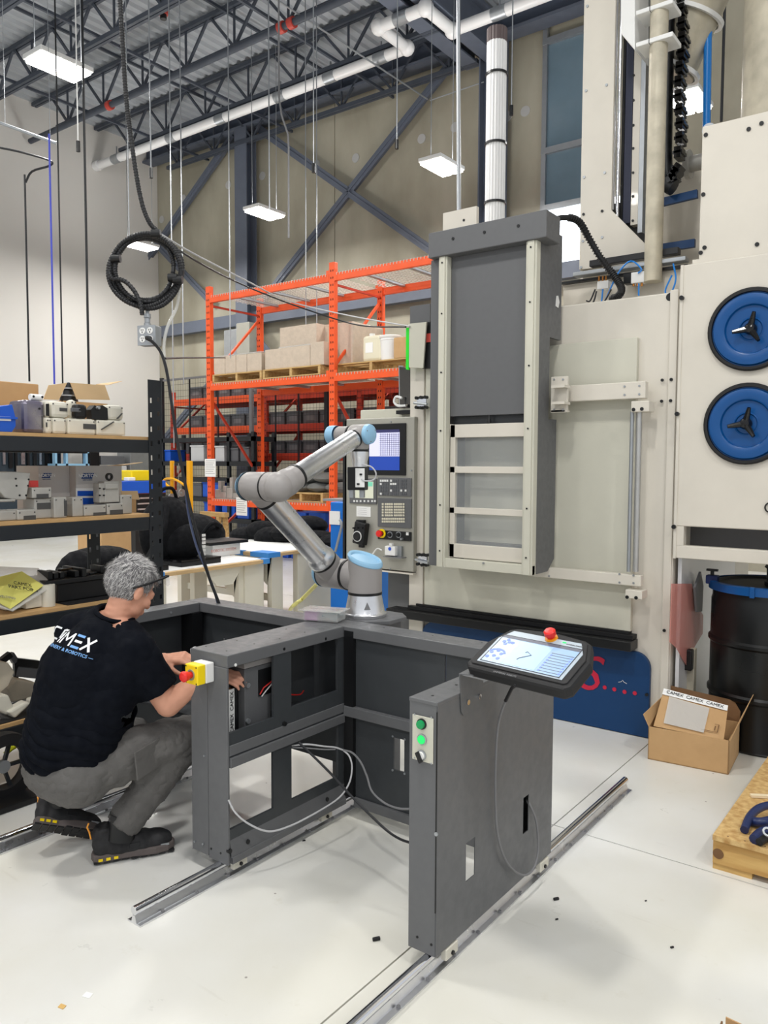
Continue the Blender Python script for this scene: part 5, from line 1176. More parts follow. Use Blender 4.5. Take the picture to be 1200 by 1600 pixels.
for (p0, p1, zz_, lb, sl) in (((-14, 799), (26, 817), z, 'pale steel block at the left end, bottom row of the second shelf', ()), ((27, 797), (58, 815), z, 'steel block with dark slot under the tapered casting, bottom row', [((37, 806), (56, 813))]),
      ((53.5, 779), (83, 812), z, 'square steel block with dark slot plate, second from the left group', [((58, 786), (80, 795))]), ((84, 777), (105, 810), z, 'steel block with upright black slot', [((100, 782), (105, 806))]),
      ((113, 777), (130.5, 808), z, 'plain upright steel plate block before the carton', ()), ((131, 790), (166, 807), z, 'low steel block with dark slot right of the upright plate', [((146, 801), (166, 806))]),
      ((167, 787), (193, 804), z, 'low white steel block with slot under the valve body', [((172, 797), (192, 803))]), ((188.5, 774), (207, 803), z, 'upright white plate block at the right of the second shelf', ())):
    blockpart(p0, p1, -3.66-.012*(p0[0] % 3), .11, zz_, lb, 'part_steel', sl, bev=.005, g=g2)
P = [UX(x, y, -3.68) for x, y in ((-14, 738), (22, 737), (48, 739), (41, 781), (26, 781), (8, 778), (-14, 752))]
MB().prism(P, (-.11, 0, 0)).build('body', 'part_steel', t, bev=.004)
for px, py in ((25, 748), (45, 749), (26, 759), (44, 759), (31, 774), (41, 774)): q = UX(px, py, -3.678); MB().cyl(q-V(.003, 0, 0), q, .005, seg=8).build('hole', 'black', t)
zz_ = UX(60, 779, -3.66).z
blockpart((50, 762), (81, 779), -3.68, .09, zz_, 'steel block with dark slot stacked on the square block', 'part_steel', [((57, 772), (76, 778))], bev=.004, g=g2)
sb((47, 751), (60, 762), -3.8, .05, zz_).build('red_box', mat('salmon', (240, 80, 76), .5), label='small red box behind the steel blocks', cat='box')
t = thing('valve_body', (-3.72, 2.5, z), 'cast steel valve body with a black lifting ring on top', 'machine part', g2)
zt1 = UX(170, 787, -3.68).z
for p0, p1, dx in (((155, 755), (165, 790), 0), ((163, 752), (187, 790), .004), ((165, 756), (185, 764), .012)):
    a, c = UX(*p0, -3.7+dx), UX(*p1, -3.7+dx); MB().box((-3.76, a.y, max(c.z, zt1+.005) if p1[1] == 790 else c.z), (-3.7+dx, c.y, a.z)).build('casting', 'part_steel', t, bev=.005)
MB().box((-3.75, UX(158, 760, -3.7).y, z+.07), (-3.71, UX(184, 760, -3.7).y, zt1+.01)).build('foot', 'part_steel', t)
q = UX(170.5, 745, -3.72); MB().lathe(q, (1, 0, 0), [(-.006, .021), (-.006, .012), (.006, .012), (.006, .021), (-.006, .021)], 20).cyl(q-V(0, 0, .03), q-V(0, 0, .015), .007, seg=8).build('lifting_ring', 'black', t)
for px, py in ((156.5, 763), (156.5, 774), (163, 764), (163, 774)): q = UX(px, py, -3.69); MB().cyl(q-V(.008, 0, 0), q+V(.001, 0, 0), .004, seg=8).build('hole', 'black', t)
t = thing('small_carton', (-3.8, 2.6, z), 'small open brown carton at the right end of the second shelf', 'carton')
sb((191, 780), (213, 803), -3.78, .08, z+.001).build('body', 'card', t); MB().prism([UX(x, y, -3.775) for x, y in ((189, 767), (215, 767), (218, 781), (191, 779))], (-.003, 0, 0)).build('flap', 'card_light', t)
# third shelf: bagged sheet, white parts, black parts
z = LV[2]
t = thing('bagged_sheet', (-3.7, 2.0, z), 'clear bag holding a yellow handwritten sheet, leaning on white parts', 'bag')
A = [UX(-14, 945, -3.64), UX(20, 956, -3.62), UX(82, 917, -3.68), UX(60, 889, -3.86), UX(-14, 886, -3.9)]
MB().prism(A, (.003, 0, .006)).build('plastic_bag', 'plastic_film', t, bev=.002)
B_ = [UX(-14, 938, -3.645), UX(16, 955, -3.628), UX(68, 918, -3.69), UX(34, 896, -3.82), UX(-14, 908, -3.8)]
n_ = (B_[1]-B_[2]).cross(B_[3]-B_[2]).normalized(); n_ = n_ if n_.x > 0 else -n_
for v in B_: v += n_*.012
MB().prism(B_, n_*.002).build('yellow_sheet', mat('yellow_paper', (206, 202, 108), .8), t)
cx = (B_[0]+B_[2]+B_[3]+B_[1])/4+n_*.004; xd = (B_[2]-B_[1]).normalized()
text('lettering', 'CAMEX\nPART POINT', .028, 'cable_black', t, cx+V(0, .03, .015), (xd+V(0, 0, -.35)).normalized() if False else V(0, .9, -.25), V(-.5, .1, .5))
text('lettering', 'WELDING', .02, 'cable_grey', t, UX(10, 938, -3.66)+n_*.02, V(0, .9, -.25), V(-.5, .1, .5))
for k, (p0, p1, X, lb) in enumerate((((69, 916), (92, 950), -3.66, 'white plastic cylinder standing right of the bagged sheet'), ((40, 932), (66, 952), -3.68, 'white plastic block under the bag'), ((8, 925), (38, 957), -3.72, 'pale block hidden under the bag at left'))):
    a, c = UX(*p0, X), UX(*p1, X); b = MB()
    if k == 0: b.cyl((X-.04, (a.y+c.y)/2, z+.001), (X-.04, (a.y+c.y)/2, a.z), (c.y-a.y)/2, seg=20)
    else: b.box((X-.1, a.y, z+.005), (X, c.y, a.z))
    b.build('plastic_part', 'part_plastic', bev=.004 if k else 0, label=lb, cat='machine part', group='white plastic parts on the lower shelves')
t = thing('black_fixture', (-3.85, 2.4, z), 'heap of black machined fixture parts on the third shelf', 'fixture')
random.seed(11)
MB().box((-4.0, 2.2, z+.005), (-3.72, 2.64, z+.1)).build('base_block', 'black', t, bev=.006)
MB().box((-3.95, 2.12, z+.1), (-3.7, 2.66, z+.125)).build('top_plate', 'black', t, bev=.004)
for k in range(14):
    y = 2.16+k*.034; zz_ = z+.125; MB().box((-3.9+random.uniform(0, .12), y, zz_), (-3.78+random.uniform(0, .08), y+.025, zz_+random.uniform(.01, .045))).build('stud', 'black', t, bev=.004)
a, c = UX(93, 892, -3.8), UX(117, 900, -3.8); MB().cyl((-3.8, a.y, a.z-.012), (-3.8, c.y, a.z-.012), .022, seg=14).build('roller', 'black_gloss', t)
MB().box((-3.81, a.y+.02, z+.125), (-3.79, c.y-.02, a.z-.02)).build('roller_post', 'black', t)
# fourth shelf: pale worn parts and a black arm
z = LV[3]; n4 = 'pale worn plastic parts on the lowest shelf'
def slab4(P, dep, lb, m='part_plastic', c2=None):
    P = [UX(x, y, X) for x, y, X in P]; mn = min(p.z for p in P); 
    if mn < z+.005: P = [p+V(0, 0, z+.006-mn) for p in P]
    MB().prism(P, (-dep, 0, 0)).build('plastic_part', m, bev=.01, label=lb, cat='machine part', group=n4)
mat('stone', (192, 182, 164), .6, noise=.3, nscale=7, bump=.2, bscale=20)
slab4([(-10, 1030, -3.72), (14, 1036, -3.7), (24, 1050, -3.7), (14, 1072, -3.7), (-10, 1092, -3.72)], .07, 'round-nosed grey casting at the left edge of the lowest shelf', 'stone')
slab4([(10, 1075, -3.82), (26, 1060, -3.82), (56, 1066, -3.82), (52, 1092, -3.82), (20, 1098, -3.82)], .1, 'hollowed pale block at the back of the lowest shelf', 'stone')
slab4([(-10, 1084, -3.66), (14, 1086, -3.66), (24, 1110, -3.66), (12, 1118, -3.66), (-10, 1108, -3.66)], .08, 'pale wedge block at the front left of the lowest shelf')
slab4([(12, 1113, -3.64), (42, 1096, -3.64), (49, 1100, -3.64), (24, 1123, -3.64)], .06, 'pale slanted bar lying at the front of the lowest shelf')
slab4([(50, 1093, -3.66), (64, 1090, -3.66), (64, 1104, -3.66), (48, 1106, -3.66)], .06, 'small pale block beside the man\'s back on the lowest shelf')
t = thing('hinged_linkage', (-3.85, 2.0, z), 'black hinged arm with rod lying across the lowest shelf parts', 'machine part')
A = [UX(x, y, -3.9) for x, y in ((-10, 1042), (16, 1022), (24, 1034), (60, 1038))]
MB().bar(A[0], A[1], .03, .03).build('link', 'black', t); MB().bar(A[1], A[2], .028, .03).build('link', 'grey_bin', t); MB().bar(A[2], A[3], .04, .04).build('link', 'black', t)
MB().bar(A[2]-V(0, 0, .05), A[3]-V(0, 0, .05), .03, .05).build('cylinder', 'grey_bin', t); MB().bar(A[2], V(A[2].x, A[2].y, z+.01), .02, .02).build('foot', 'black', t)
# ---------------------------------------------------------------- hand truck wheel etc. under the shelf
t = thing('pallet_jack_wheel', (-3.45, 1.55, 0), 'black curved wheel guard and wheel at the lower left edge', 'cart')
q = UZ(18, 1262, .0); yy = UX(5, 1215, -3.5).y
MB().lathe((-3.5, yy-.0, .16), (1, 0, 0), [(-.03, .10), (-.03, .155), (.03, .155), (.03, .10), (-.03, .10)], 32).build('tyre', 'rubber', t)
MB().lathe((-3.5, yy, .16), (1, 0, 0), [(-.012, .0), (-.012, .03), (.012, .03), (.012, 0)], 16).build('hub', 'galv', t)
for k in range(5): a0 = k*2*PI/5; MB().bar((-3.5, yy, .16), (-3.5, yy+.11*math.cos(a0), .16+.11*math.sin(a0)), .018, .014).build('spoke', 'shelf_black', t)
MB().box((-3.62, yy-.5, .002), (-3.36, yy+.5, .03)).build('base_plate', 'black', t, bev=.004)
MB().tube([UX(x, y, -3.6) for x, y in ((8, 1178), (20, 1168), (36, 1162), (48, 1170))], .012, 8, sub=4).build('yellow_strap', mat('strap_yellow', (196, 196, 30), .5), label='bright yellow strap end under the lowest shelf', cat='strap')
# ================================================================ OUTLET BOX, HOSE COIL
hd = 3.85
hc = thing('hose_coil', tuple(UD(228, 422, hd)), 'black corrugated conduit coiled in a ring and hung from the roof', 'hose')
C0 = UD(228, 422, hd); pxm = CF/hd
random.seed(5); pts = [UD(x, y, hd+o) for x, y, o in ((186, -30, -.1), (190, 40, -.08), (197, 150, -.04), (208, 240, -.02), (220, 310, 0), (232, 345, .01), (246, 362, .01))]
b = MB(); drop_pts = crom(pts, 8)
loops = [(228, 422, 55, 56, .2), (231, 420, 50, 52, 1.3), (226, 424, 56, 54, 2.4), (232, 424, 53, 57, 3.1), (225, 420, 47, 48, 4)]
def cor(pts, r, nm, m='cable_black', parent=None):
    o = MB().tube(pts, r, 10).build(nm, m, parent)
    b = MB()
    for i in range(1, len(pts)-1):
        d = (pts[i+1]-pts[i-1]).normalized(); L_ = (pts[i+1]-pts[i]).length; n = max(1, int(L_/.011))
        for k in range(n): p = pts[i]+(pts[i+1]-pts[i])*(k/n); b.lathe(p, d, [(-.003, r), (0, r+.0022), (.003, r)], 8)
    b.build('ridges', 'rubber', parent, kind='stuff' if parent else None); return o
up_ = pts[0].copy(); top = V(up_.x-.0, up_.y, 9.1)
cor([top, V(top.x+.02, top.y, 6), V(top.x+.0, top.y, 4.2)]+drop_pts, .0105, 'drop_hose', parent=hc)
for k, (cx, cy_, rx, ry, ph) in enumerate(loops):
    P = [UD(cx+rx*math.cos(t)+1.2*math.sin(3*t+ph), cy_+ry*math.sin(t)+1.2*math.cos(2*t+ph), hd+.02*math.sin(t+ph)+.008*k) for t in [2*PI*i/44 for i in range(45)]]
    cor(P, .0105, 'loop', parent=hc)
P = [UD(x, y, hd-.03) for x, y in ((170, 425), (176, 436), (184, 436), (196, 440), (208, 452), (216, 466), (221, 480), (222, 492))]
cor(crom(P, 3), .0105, 'tail', parent=hc)
for px, py, a0 in ((181, 404, .3), (278, 437, .3), (244, 365, 1.2), (270, 434, .2)): q = UD(px, py, hd-.02); MB().cyl(q-_R*.022, q+_R*.022, .02, seg=10).build('tie_wrap', 'black', hc)
ob = thing('outlet_box', tuple(UD(227, 540, hd)), 'grey metal outlet box with four sockets hanging below the coil', 'outlet')
qd = V(-.15, -.99, 0).normalized(); qx = V(.99, -.15, 0).normalized() if False else V(qd.y*-1, qd.x, 0)
fc = UD(229, 524, hd); fx = (_R*.93+_F*-.37*-1).normalized(); fx = V(_R.x, _R.y, 0).normalized(); fx = (fx*.96+V(_F.x, _F.y, 0)*-.28).normalized(); fn = V(fx.y, -fx.x, 0)
if fn.dot(_F) > 0: fn = -fn
zv = V(0, 0, 1); h_ = .047
MB().obox(fc-fn*.028, fx*.049, fn*.028, zv*h_).build('body', 'galv', ob, bev=.003)
MB().obox(fc+fn*.001, fx*.05, fn*.0015, zv*.049).build('cover_plate', 'galv', ob, bev=.002)
for sx, sz in ((-.021, .022), (.021, .022), (-.021, -.018), (.021, -.018)):
    q = fc+fn*.0025+fx*sx+zv*sz; so = MB().lathe(q, fn, [(0, .0165), (.003, .016), (.003, 0)], 20).build('socket', 'white', ob)
    for dx, dz, w in ((-.005, .004, .0014), (.005, .004, .0014), (0, -.007, .0022)): MB().obox(q+fn*.0035+fx*dx+zv*dz, fx*w, fn*.0006, zv*.004).build('slot', 'black', so)
for z0, z1, r in ((h_, h_+.016, .017), (h_+.018, h_+.04, .014), (h_+.042, h_+.062, .017), (h_+.062, h_+.09, .009)): MB().cyl(fc-fn*.028+zv*z0-fx*.012, fc-fn*.028+zv*z1-fx*.012, r, seg=12).build('cable_gland', 'galv', ob)
q = fc+fn*.004+fx*.021-zv*.018
MB().cyl(q, q+fn*.03, .014, .01, seg=12).build('plug', 'black', label='black plug in the lower right socket of the hanging outlet box', cat='plug')
P = [q+fn*.03, q+fn*.04+fx*.02-zv*.006]+[UD(x, y, D) for x, y, D in ((250, 548, 3.83), (260, 578, 3.83), (268, 630, 3.84), (277, 690, 3.86), (288, 750, 3.88), (299, 800, 3.9), (312, 850, 3.92), (326, 900, 3.94), (343, 945, 3.95), (352, 975, 3.97), (350, 1010, 3.9))]
MB().tube(P, .0075, 8, sub=6).build('extension_lead', 'cable_black', label='black power lead from the outlet box down into the frame', cat='cable')
P = [UD(x, y, D) for x, y, D in ((290, 760, 3.9), (294, 800, 3.92), (306, 850, 3.93), (322, 890, 3.94), (332, 915, 3.95), (341, 945, 3.96))]
MB().tube(P, .006, 8, sub=6).build('extension_lead', mat('lead_blue', (70, 80, 110), .25), label='blue-black second lead running beside the black power lead', cat='cable')
for k, (P, m, r, lb) in enumerate(((((248, 364, 3.86), (300, 395, 4.2), (380, 436, 5), (450, 470, 6), (540, 492, 6), (640, 510, 5.2)), 'cable_white', .005, 'clear air line sagging from the coil to the machine'),
      (((248, 368, 3.86), (300, 404, 4.2), (360, 436, 5), (420, 462, 5.6), (480, 484, 6), (560, 508, 6), (634, 511, 5.2)), 'cable_black', .0055, 'black cable sagging from the coil to the machine'),
      (((281, 450, 3.9), (276, 480, 3.9), (262, 510, 3.9), (256, 540, 3.9), (258, 570, 3.9)), 'plastic_film', .008, 'clear hose hanging from the right side of the coil'))):
    MB().tube([UD(*p) for p in P], r, 8, sub=6).build('air_line', m, label=lb, cat='cable')
P = [UD(x, y, D) for x, y, D in ((258, 560, 3.86), (290, 559, 5), (340, 559, 7.5), (352, 559, 8.5))]
MB().tube(P, .006, 6).build('cable', 'cable_black', label='thin black cable running level from the power lead to the rack', cat='cable')
# ================================================================ ORANGE PALLET RACK
RY0, RY1 = 8.6, 9.8
RXs = [UY(322.5, 600, RY0).x+.0, UY(514, 600, RY0).x, UY(514, 600, RY0).x+2.62]
zt_a = UY(322, 448, RY0).z; zl = [UY(331, 462, RY0).z, UY(331, 600, RY0).z, UY(334, 779.5, RY0).z]
rk = thing('pallet_rack', (-8, 9.2, 0), 'tall bright orange pallet rack with wrapped pallets before the concrete wall', 'rack')
mat('hole_dark', (60, 22, 14), .7)
def upright(x, y, z1, parent, m='orange', holes=True):
    p = MB().box((x, y, 0), (x+.1, y+.075, z1)).build('upright', m, parent, bev=.004)
    if holes:
        b = MB(); z = .15
        while z < z1-.05:
            for dx in (.028, .066): b.box((x+dx, y-.002, z), (x+dx+.014, y+.001, z+.028))
            z += .1
        b.build('slots', 'hole_dark', p, kind='stuff')
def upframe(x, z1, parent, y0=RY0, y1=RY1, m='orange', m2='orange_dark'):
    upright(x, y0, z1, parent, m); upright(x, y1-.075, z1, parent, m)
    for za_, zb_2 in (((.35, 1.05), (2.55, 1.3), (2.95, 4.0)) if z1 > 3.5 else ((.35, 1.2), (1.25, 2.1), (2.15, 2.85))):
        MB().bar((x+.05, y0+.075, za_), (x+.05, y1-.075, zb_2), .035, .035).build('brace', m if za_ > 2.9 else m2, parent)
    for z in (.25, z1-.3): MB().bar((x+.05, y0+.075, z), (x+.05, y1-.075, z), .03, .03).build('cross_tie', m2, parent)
for x in RXs: upframe(x, zt_a, rk)
def lbeam(x0, x1, y, ztop, parent, m='orange', h=.105):
    b = MB().box((x0, y, ztop-h), (x1, y+.05, ztop)).box((x0, y-.004, ztop-h), (x0+.05, y, ztop+.05)).box((x1-.05, y-.004, ztop-h), (x1, y, ztop+.05)); return b.build('beam', m, parent, bev=.003)
for i in range(2):
    for z in zl:
        lbeam(RXs[i]+.1, RXs[i+1], RY0, z, rk); lbeam(RXs[i]+.1, RXs[i+1], RY1-.05, z, rk, 'orange')
        b = MB(); x = RXs[i]+.14
        while x < RXs[i+1]-.02: b.box((x, RY0-.004, z), (x+.008, RY1, z+.006)); b.box((x, RY0-.008, z-.03), (x+.008, RY0-.003, z+.006)); x += .055
        y = RY0+.03
        while y < RY1: b.box((RXs[i]+.1, y, z-.004), (RXs[i+1], y+.006, z)); y += .11
        b.build('wire_deck', mat('deck_wire', (206, 196, 186), .4), rk, kind='stuff')
        for k in range(3): x = RXs[i]+.45+k*.72; MB().box((x, RY0+.05, z-.035), (x+.06, RY1-.05, z-.005)).build('deck_channel', 'galv', rk)
MB().box((RXs[0]-.03, RY0-.06, .0), (RXs[0]+.13, RY0-.0, .42)).box((RXs[0]-.03, RY0-.0, .0), (RXs[0]-.003, RY0+.12, .42)).build('post_guard', 'yellow', label='yellow steel guard at the foot of the left orange upright', cat='guard', bev=.01)
for k, (p0, p1, lb) in enumerate((((320, 717), (337, 745), 'white notice sheet taped to the left orange upright'), ((369, 777), (386, 806), 'white notice sheet hanging from the low orange beam, beside the robot elbow'))):
    a, c = UY(*p0, RY0-.02), UY(*p1, RY0-.02); o = MB().box((a.x, RY0-.02, c.z), (c.x, RY0-.016, a.z)).build('notice_sheet', 'white_paper', label=lb, cat='paper')
    b = MB(); n = 7
    for j in range(n): z = a.z-(a.z-c.z)*(j+1)/(n+1.5); b.box((a.x+.02, RY0-.0215, z), (c.x-.02-.02*(j % 3), RY0-.02, z+.006))
    b.build('print_lines', 'cable_grey', o, kind='stuff')
# pallets with boards
def pallet(x, y, z, w, d, label, group=None, m='wood', h=.14):
    t = thing('pallet', (x+w/2, y+d/2, z), label, 'pallet', group)
    for k in range(3): xx = x+(w-.045)*k/2; MB().box((xx, y, z+.018), (xx+.045, y+d, z+h-.02)).build('stringer', m, t)
    n = 6
    for k in range(n): yy = y+(d-.1)*k/(n-1); MB().box((x, yy, z+h-.018), (x+w, yy+.1, z+h)).build('deck_board', m, t)
    for k in range(3): yy = y+(d-.1)*k/2; MB().box((x, yy, z), (x+w, yy+.1, z+.017)).build('bottom_board', m, t)
    return t
def bx_(X0, X1, Y, z0, z1, dep, nm, m, lb, cat, grp=None, par=None, bev=.01): return MB().box((X0, Y, z0), (X1, Y+dep, z1)).build(nm, m, par, bev=bev, label=lb, cat=cat, group=grp)
z2 = zl[1]+.008; gp = 'pallets on the middle level of the orange rack'
XA_ = lambda px, Y=RY0+.05: UY(px, 580, Y).x
ZA = lambda py, px=400, Y=RY0+.05: UY(px, py, Y).z
p1 = (XA_(334), XA_(411)); p2 = (XA_(414), XA_(504)); p3 = (XA_(528), XA_(528)+1.15)
pallet(p1[0], RY0+.02, z2, p1[1]-p1[0], 1.1, 'pale pallet with low wrapped cartons, leftmost on the orange rack', gp)
pallet(p2[0], RY0+.0, z2, p2[1]-p2[0], 1.1, 'pale pallet with the tall wrapped stack, left of the second upright', gp)
pallet(p3[0]-.1, RY0+.1, z2, 1.3, 1.1, 'pale pallet with drum and jug, right of the second upright', gp)
zp = z2+.1405
t = thing('wrapped_stack', ((p1[0]+p1[1])/2, 9.1, zp), 'low row of cartons in clear wrap on the leftmost pallet', 'cartons')
ztop = ZA(555, 370)
xs_ = [p1[0]+.02+(p1[1]-p1[0]-.04)*v for v in (0, .24, .47, .7, 1)]
for k in range(4): MB().box((xs_[k]+.004, RY0+.04, zp), (xs_[k+1]-.004, RY0+1.0, ztop+.02*(k == 3)*0)).build('carton', 'wrap', t, bev=.006)
MB().box((xs_[0], RY0+.035, ztop), (xs_[4], RY0+1.0, ztop+.02)).build('wrap_top', 'plastic_film', t, bev=.01)
t = thing('wrapped_stack', ((p2[0]+p2[1])/2, 9.1, zp), 'two-tier stack of cartons in clear wrap on the second pallet', 'cartons')
zm = ZA(542, 460); zt3_ = ZA(514, 460); xm_ = UY(486, 540, RY0+.05).x
MB().box((p2[0]+.02, RY0+.03, zp), (xm_-.004, RY0+1.0, zm)).build('carton', 'wrap', t, bev=.006)
MB().box((xm_+.004, RY0+.03, zp), (p2[1]+.04, RY0+1.0, zm+.03)).build('carton', 'wrap', t, bev=.006)
MB().box((UY(443, 520, RY0+.2).x, RY0+.12, zm+.002), (UY(500, 520, RY0+.2).x, RY0+.95, zt3_+.06)).build('carton', 'wrap', t, bev=.006)
MB().box((p2[0]+.3, RY0+.04, zm+.001), (xm_, RY0+.12, zm+.02)).build('wrap_top', 'plastic_film', t, bev=.006)
MB().box((UY(500, 520, RY0+.4).x, RY0+.3, zp), (UY(558, 520, RY0+.4).x, RY0+1.05, ZA(505, 540, RY0+.4))).build('wrapped_block', 'wrap', bev=.03, label='large shiny wrapped block right behind the second orange upright', cat='cartons')
a, c = UY(566, 521, RY0+.15), UY(588, 569, RY0+.15)
t = thing('jerry_can', (a.x+.15, RY0+.3, zp), 'cream plastic jerry can with label on the right pallet', 'container')
MB().box((a.x, RY0+.15, zp), (a.x+.33, RY0+.45, a.z-.04)).build('body', mat('jug', (226, 220, 196), .4), t, bev=.04)
MB().cyl((a.x+.1, RY0+.25, a.z-.05), (a.x+.1, RY0+.25, a.z), .04, seg=14).build('cap', 'white', t); MB().box((a.x+.06, RY0+.146, zp+.12), (a.x+.19, RY0+.149, zp+.26)).build('label_patch', 'white_paper', t)
a, c = UY(587, 524, RY0+.1), UY(614, 569, RY0+.1); rr = (c.x-a.x)/2
t = thing('white_pail', (a.x+rr, RY0+.1+rr, zp), 'white plastic pail with lid beside the jerry can', 'pail')
hh = a.z-zp
MB().lathe((a.x+rr, RY0+.1+rr, zp), (0, 0, 1), [(0, 0), (0, rr*.88), (hh*.78, rr*.96), (hh*.8, rr*1.0), (hh*.83, rr*.97), (hh*.9, rr*.98), (hh*.9, 0)], 28).build('body', 'white', t)
MB().lathe((a.x+rr, RY0+.1+rr, zp), (0, 0, 1), [(hh*.9, 0), (hh*.9, rr*1.06), (hh*.97, rr*1.08), (hh*.99, rr*1.0), (hh*.985, 0)], 28).build('lid', 'white', t)
a, c = UY(615, 528, RY0+.1), UY(640, 565, RY0+.1)
bx_(a.x, a.x+.5, RY0+.1, zp, a.z, .4, 'shipping_carton', 'card', 'brown carton right of the white pail on the rack', 'carton')
# lowest beam level: pallets with grey sacks, parts
z3 = zl[2]+.008
x0 = UY(440, 770, RY0+.1).x
pallet(x0, RY0+.05, z3, UY(508, 770, RY0+.1).x-x0, 1.0, 'weathered pallet carrying grey sacks on the low rack level, behind the robot', None)
for k in range(5):
    w = .36; q = V(x0+.24+.36*(k % 3)+.12*(k > 2), RY0+.42, z3+.145+.075+.14*(k > 2)); b = MB()
    b.sphere(q, 1, 18, sc=(.24, .32, .085)); b.build('grey_sack', mat('sack', (118, 120, 118), .45, noise=.15, nscale=9, bump=.4, bscale=14), label=['grey plastic sack at the left of the sack pile', 'grey plastic sack in the middle of the bottom layer', 'grey plastic sack at the right of the bottom layer', 'grey plastic sack on top, left', 'grey plastic sack on top, right'][k], cat='sack', group='grey sacks on the low pallet')
for k, px in enumerate((344, 352, 362, 372)):
    q = UY(px, 770, RY0+.2); hh = (.28, .2, .34, .18)[k]
    t = MB().box((q.x-.07, RY0+.15, z3), (q.x+.07, RY0+.3, z3+hh*.5)).box((q.x-.03, RY0+.18, z3+hh*.5), (q.x+.04, RY0+.27, z3+hh)); t.build('steel_fitting', 'part_steel', bev=.008, label=['stepped steel fitting, leftmost on the low rack beam', 'short steel fitting, second on the low rack beam', 'tall steel fitting, third on the low rack beam', 'short steel fitting nearest the robot elbow'][k], cat='machine part', group='steel fittings on the low rack level')
# ---------------------------------------------------------------- second rack behind, bins, mesh
r2 = thing('pallet_rack', (-9.8, 11, 0), 'darker orange rack with rows of grey bins behind the wire mesh', 'rack')
QY0, QY1 = 10.5, 11.5
QX = [UY(266, 650, QY0).x, UY(410, 650, QY0).x, UY(557, 650, QY0).x, UY(557, 650, QY0).x+2.6]
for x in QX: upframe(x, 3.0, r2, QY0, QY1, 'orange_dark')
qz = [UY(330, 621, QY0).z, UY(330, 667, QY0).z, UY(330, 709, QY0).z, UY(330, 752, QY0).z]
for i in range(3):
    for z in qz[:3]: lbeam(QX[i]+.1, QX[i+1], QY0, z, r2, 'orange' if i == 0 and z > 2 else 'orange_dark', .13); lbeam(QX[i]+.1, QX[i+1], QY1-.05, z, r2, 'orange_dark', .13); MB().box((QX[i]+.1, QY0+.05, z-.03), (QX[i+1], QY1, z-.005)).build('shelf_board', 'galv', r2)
B0_ = thing('parts_bin', (0, 0, 0), 'x', 'bin', 'grey bins on the rack behind the mesh')
MB().box((-.18, 0, 0), (.18, .01, .22)).box((-.18, .4, 0), (.18, .41, .22)).box((-.18, 0, 0), (-.17, .41, .22)).box((.17, 0, 0), (.18, .41, .22)).box((-.18, 0, 0), (.18, .41, .01)).build('body', 'grey_bin', B0_)
MB().box((-.195, -.015, .205), (.195, .425, .235)).build('rim', 'grey_bin', B0_); MB().box((-.1, -.004, .06), (.1, -.001, .15)).build('label_card', 'cable_grey', B0_)
first = True
rows = ['top', 'middle', 'lower']; bays = ['left', 'middle', 'right']
for i in range(3):
    for j, z in enumerate(qz[:3]):
        if i and j == 0: continue
        n = 6
        for k in range(n):
            if (i, j, k) in ((0, 0, 0), (0, 1, 0), (0, 2, 5)): continue
            lb = 'grey bin, %s from left, %s shelf, %s bay behind the mesh' % (('first', 'second', 'third', 'fourth', 'fifth', 'sixth')[k], rows[j], bays[i])
            loc = (QX[i]+.33+k*.41, QY0+.06, z+.001)
            if first: B0_.location = loc; B0_['label'] = lb; first = False
            else: dup(B0_, loc, 0, lb)
mf = thing('mesh_fence', (-9, 10.2, 0), 'dark wire mesh fence with steel posts before the bin rack', 'fence')
FY = 10.2; fx0, fx1 = UY(252, 600, FY).x, -4.2; fz = UY(262, 594, FY).z
for px in (252, 391, 508): x = UY(px, 650, FY).x; MB().box((x, FY-.03, 0), (x+.07, FY+.03, fz+.05)).build('post', 'cable_grey' if px == 391 else 'shelf_black', mf)
for px in (296, 340, 430, 466): x = UY(px, 650, FY).x; MB().box((x, FY-.012, .1), (x+.02, FY+.012, fz)).build('mullion', 'shelf_black', mf)
MB().box((fx0, FY-.015, fz-.02), (fx1, FY+.015, fz+.02)).build('top_bar', 'cable_grey', mf)
b = MB(); x = fx0
while x < fx1: b.add([(x, FY, .1), (x+.006, FY, .1), (x+.006, FY, fz), (x, FY, fz)], [(0, 1, 2, 3)]); x += .075
z = .1
while z < fz: b.add([(fx0, FY, z), (fx1, FY, z), (fx1, FY, z+.006), (fx0, FY, z+.006)], [(0, 1, 2, 3)]); z += .12
b.build('wire_mesh', 'shelf_black', mf, kind='stuff')
# black shelving with bins left of the rack
s2 = thing('bin_shelf', (-11, 10.0, 0), 'black steel shelving with grey and blue bins left of the orange rack', 'shelf')
SYb = 9.55
ax, bx2, cx2 = UY(251, 700, SYb).x, UY(354, 700, SYb).x, UY(392, 700, SYb).x
sz = [UY(300, y, SYb).z for y in (684, 721, 746, 776, 806)]
for x in (ax, bx2, cx2): MB().box((x, SYb, 0), (x+.07, SYb+.05, sz[0]+.08)).build('post', 'shelf_black', s2); MB().box((x, SYb+.5, 0), (x+.07, SYb+.55, sz[0]+.08)).build('post', 'shelf_black', s2)
for z in sz: MB().box((ax, SYb, z-.08), (cx2+.07, SYb+.55, z)).build('shelf_board', 'shelf_black', s2)
def smallbin(px0, px1, z, h, m, lb, nm='parts_bin', Y=SYb+.04):
    a, c = UY(px0, 700, Y).x, UY(px1, 700, Y).x; t = thing(nm, ((a+c)/2, Y+.2, z), lb, 'bin', 'bins on the black shelving')
    MB().box((a, Y, z+.001), (c, Y+.35, z+h-.03)).build('body', m, t, bev=.01); MB().box((a-.01, Y-.01, z+h-.03), (c+.01, Y+.36, z+h)).build('rim', m, t)
mat('bin_light', (196, 198, 200), .5)
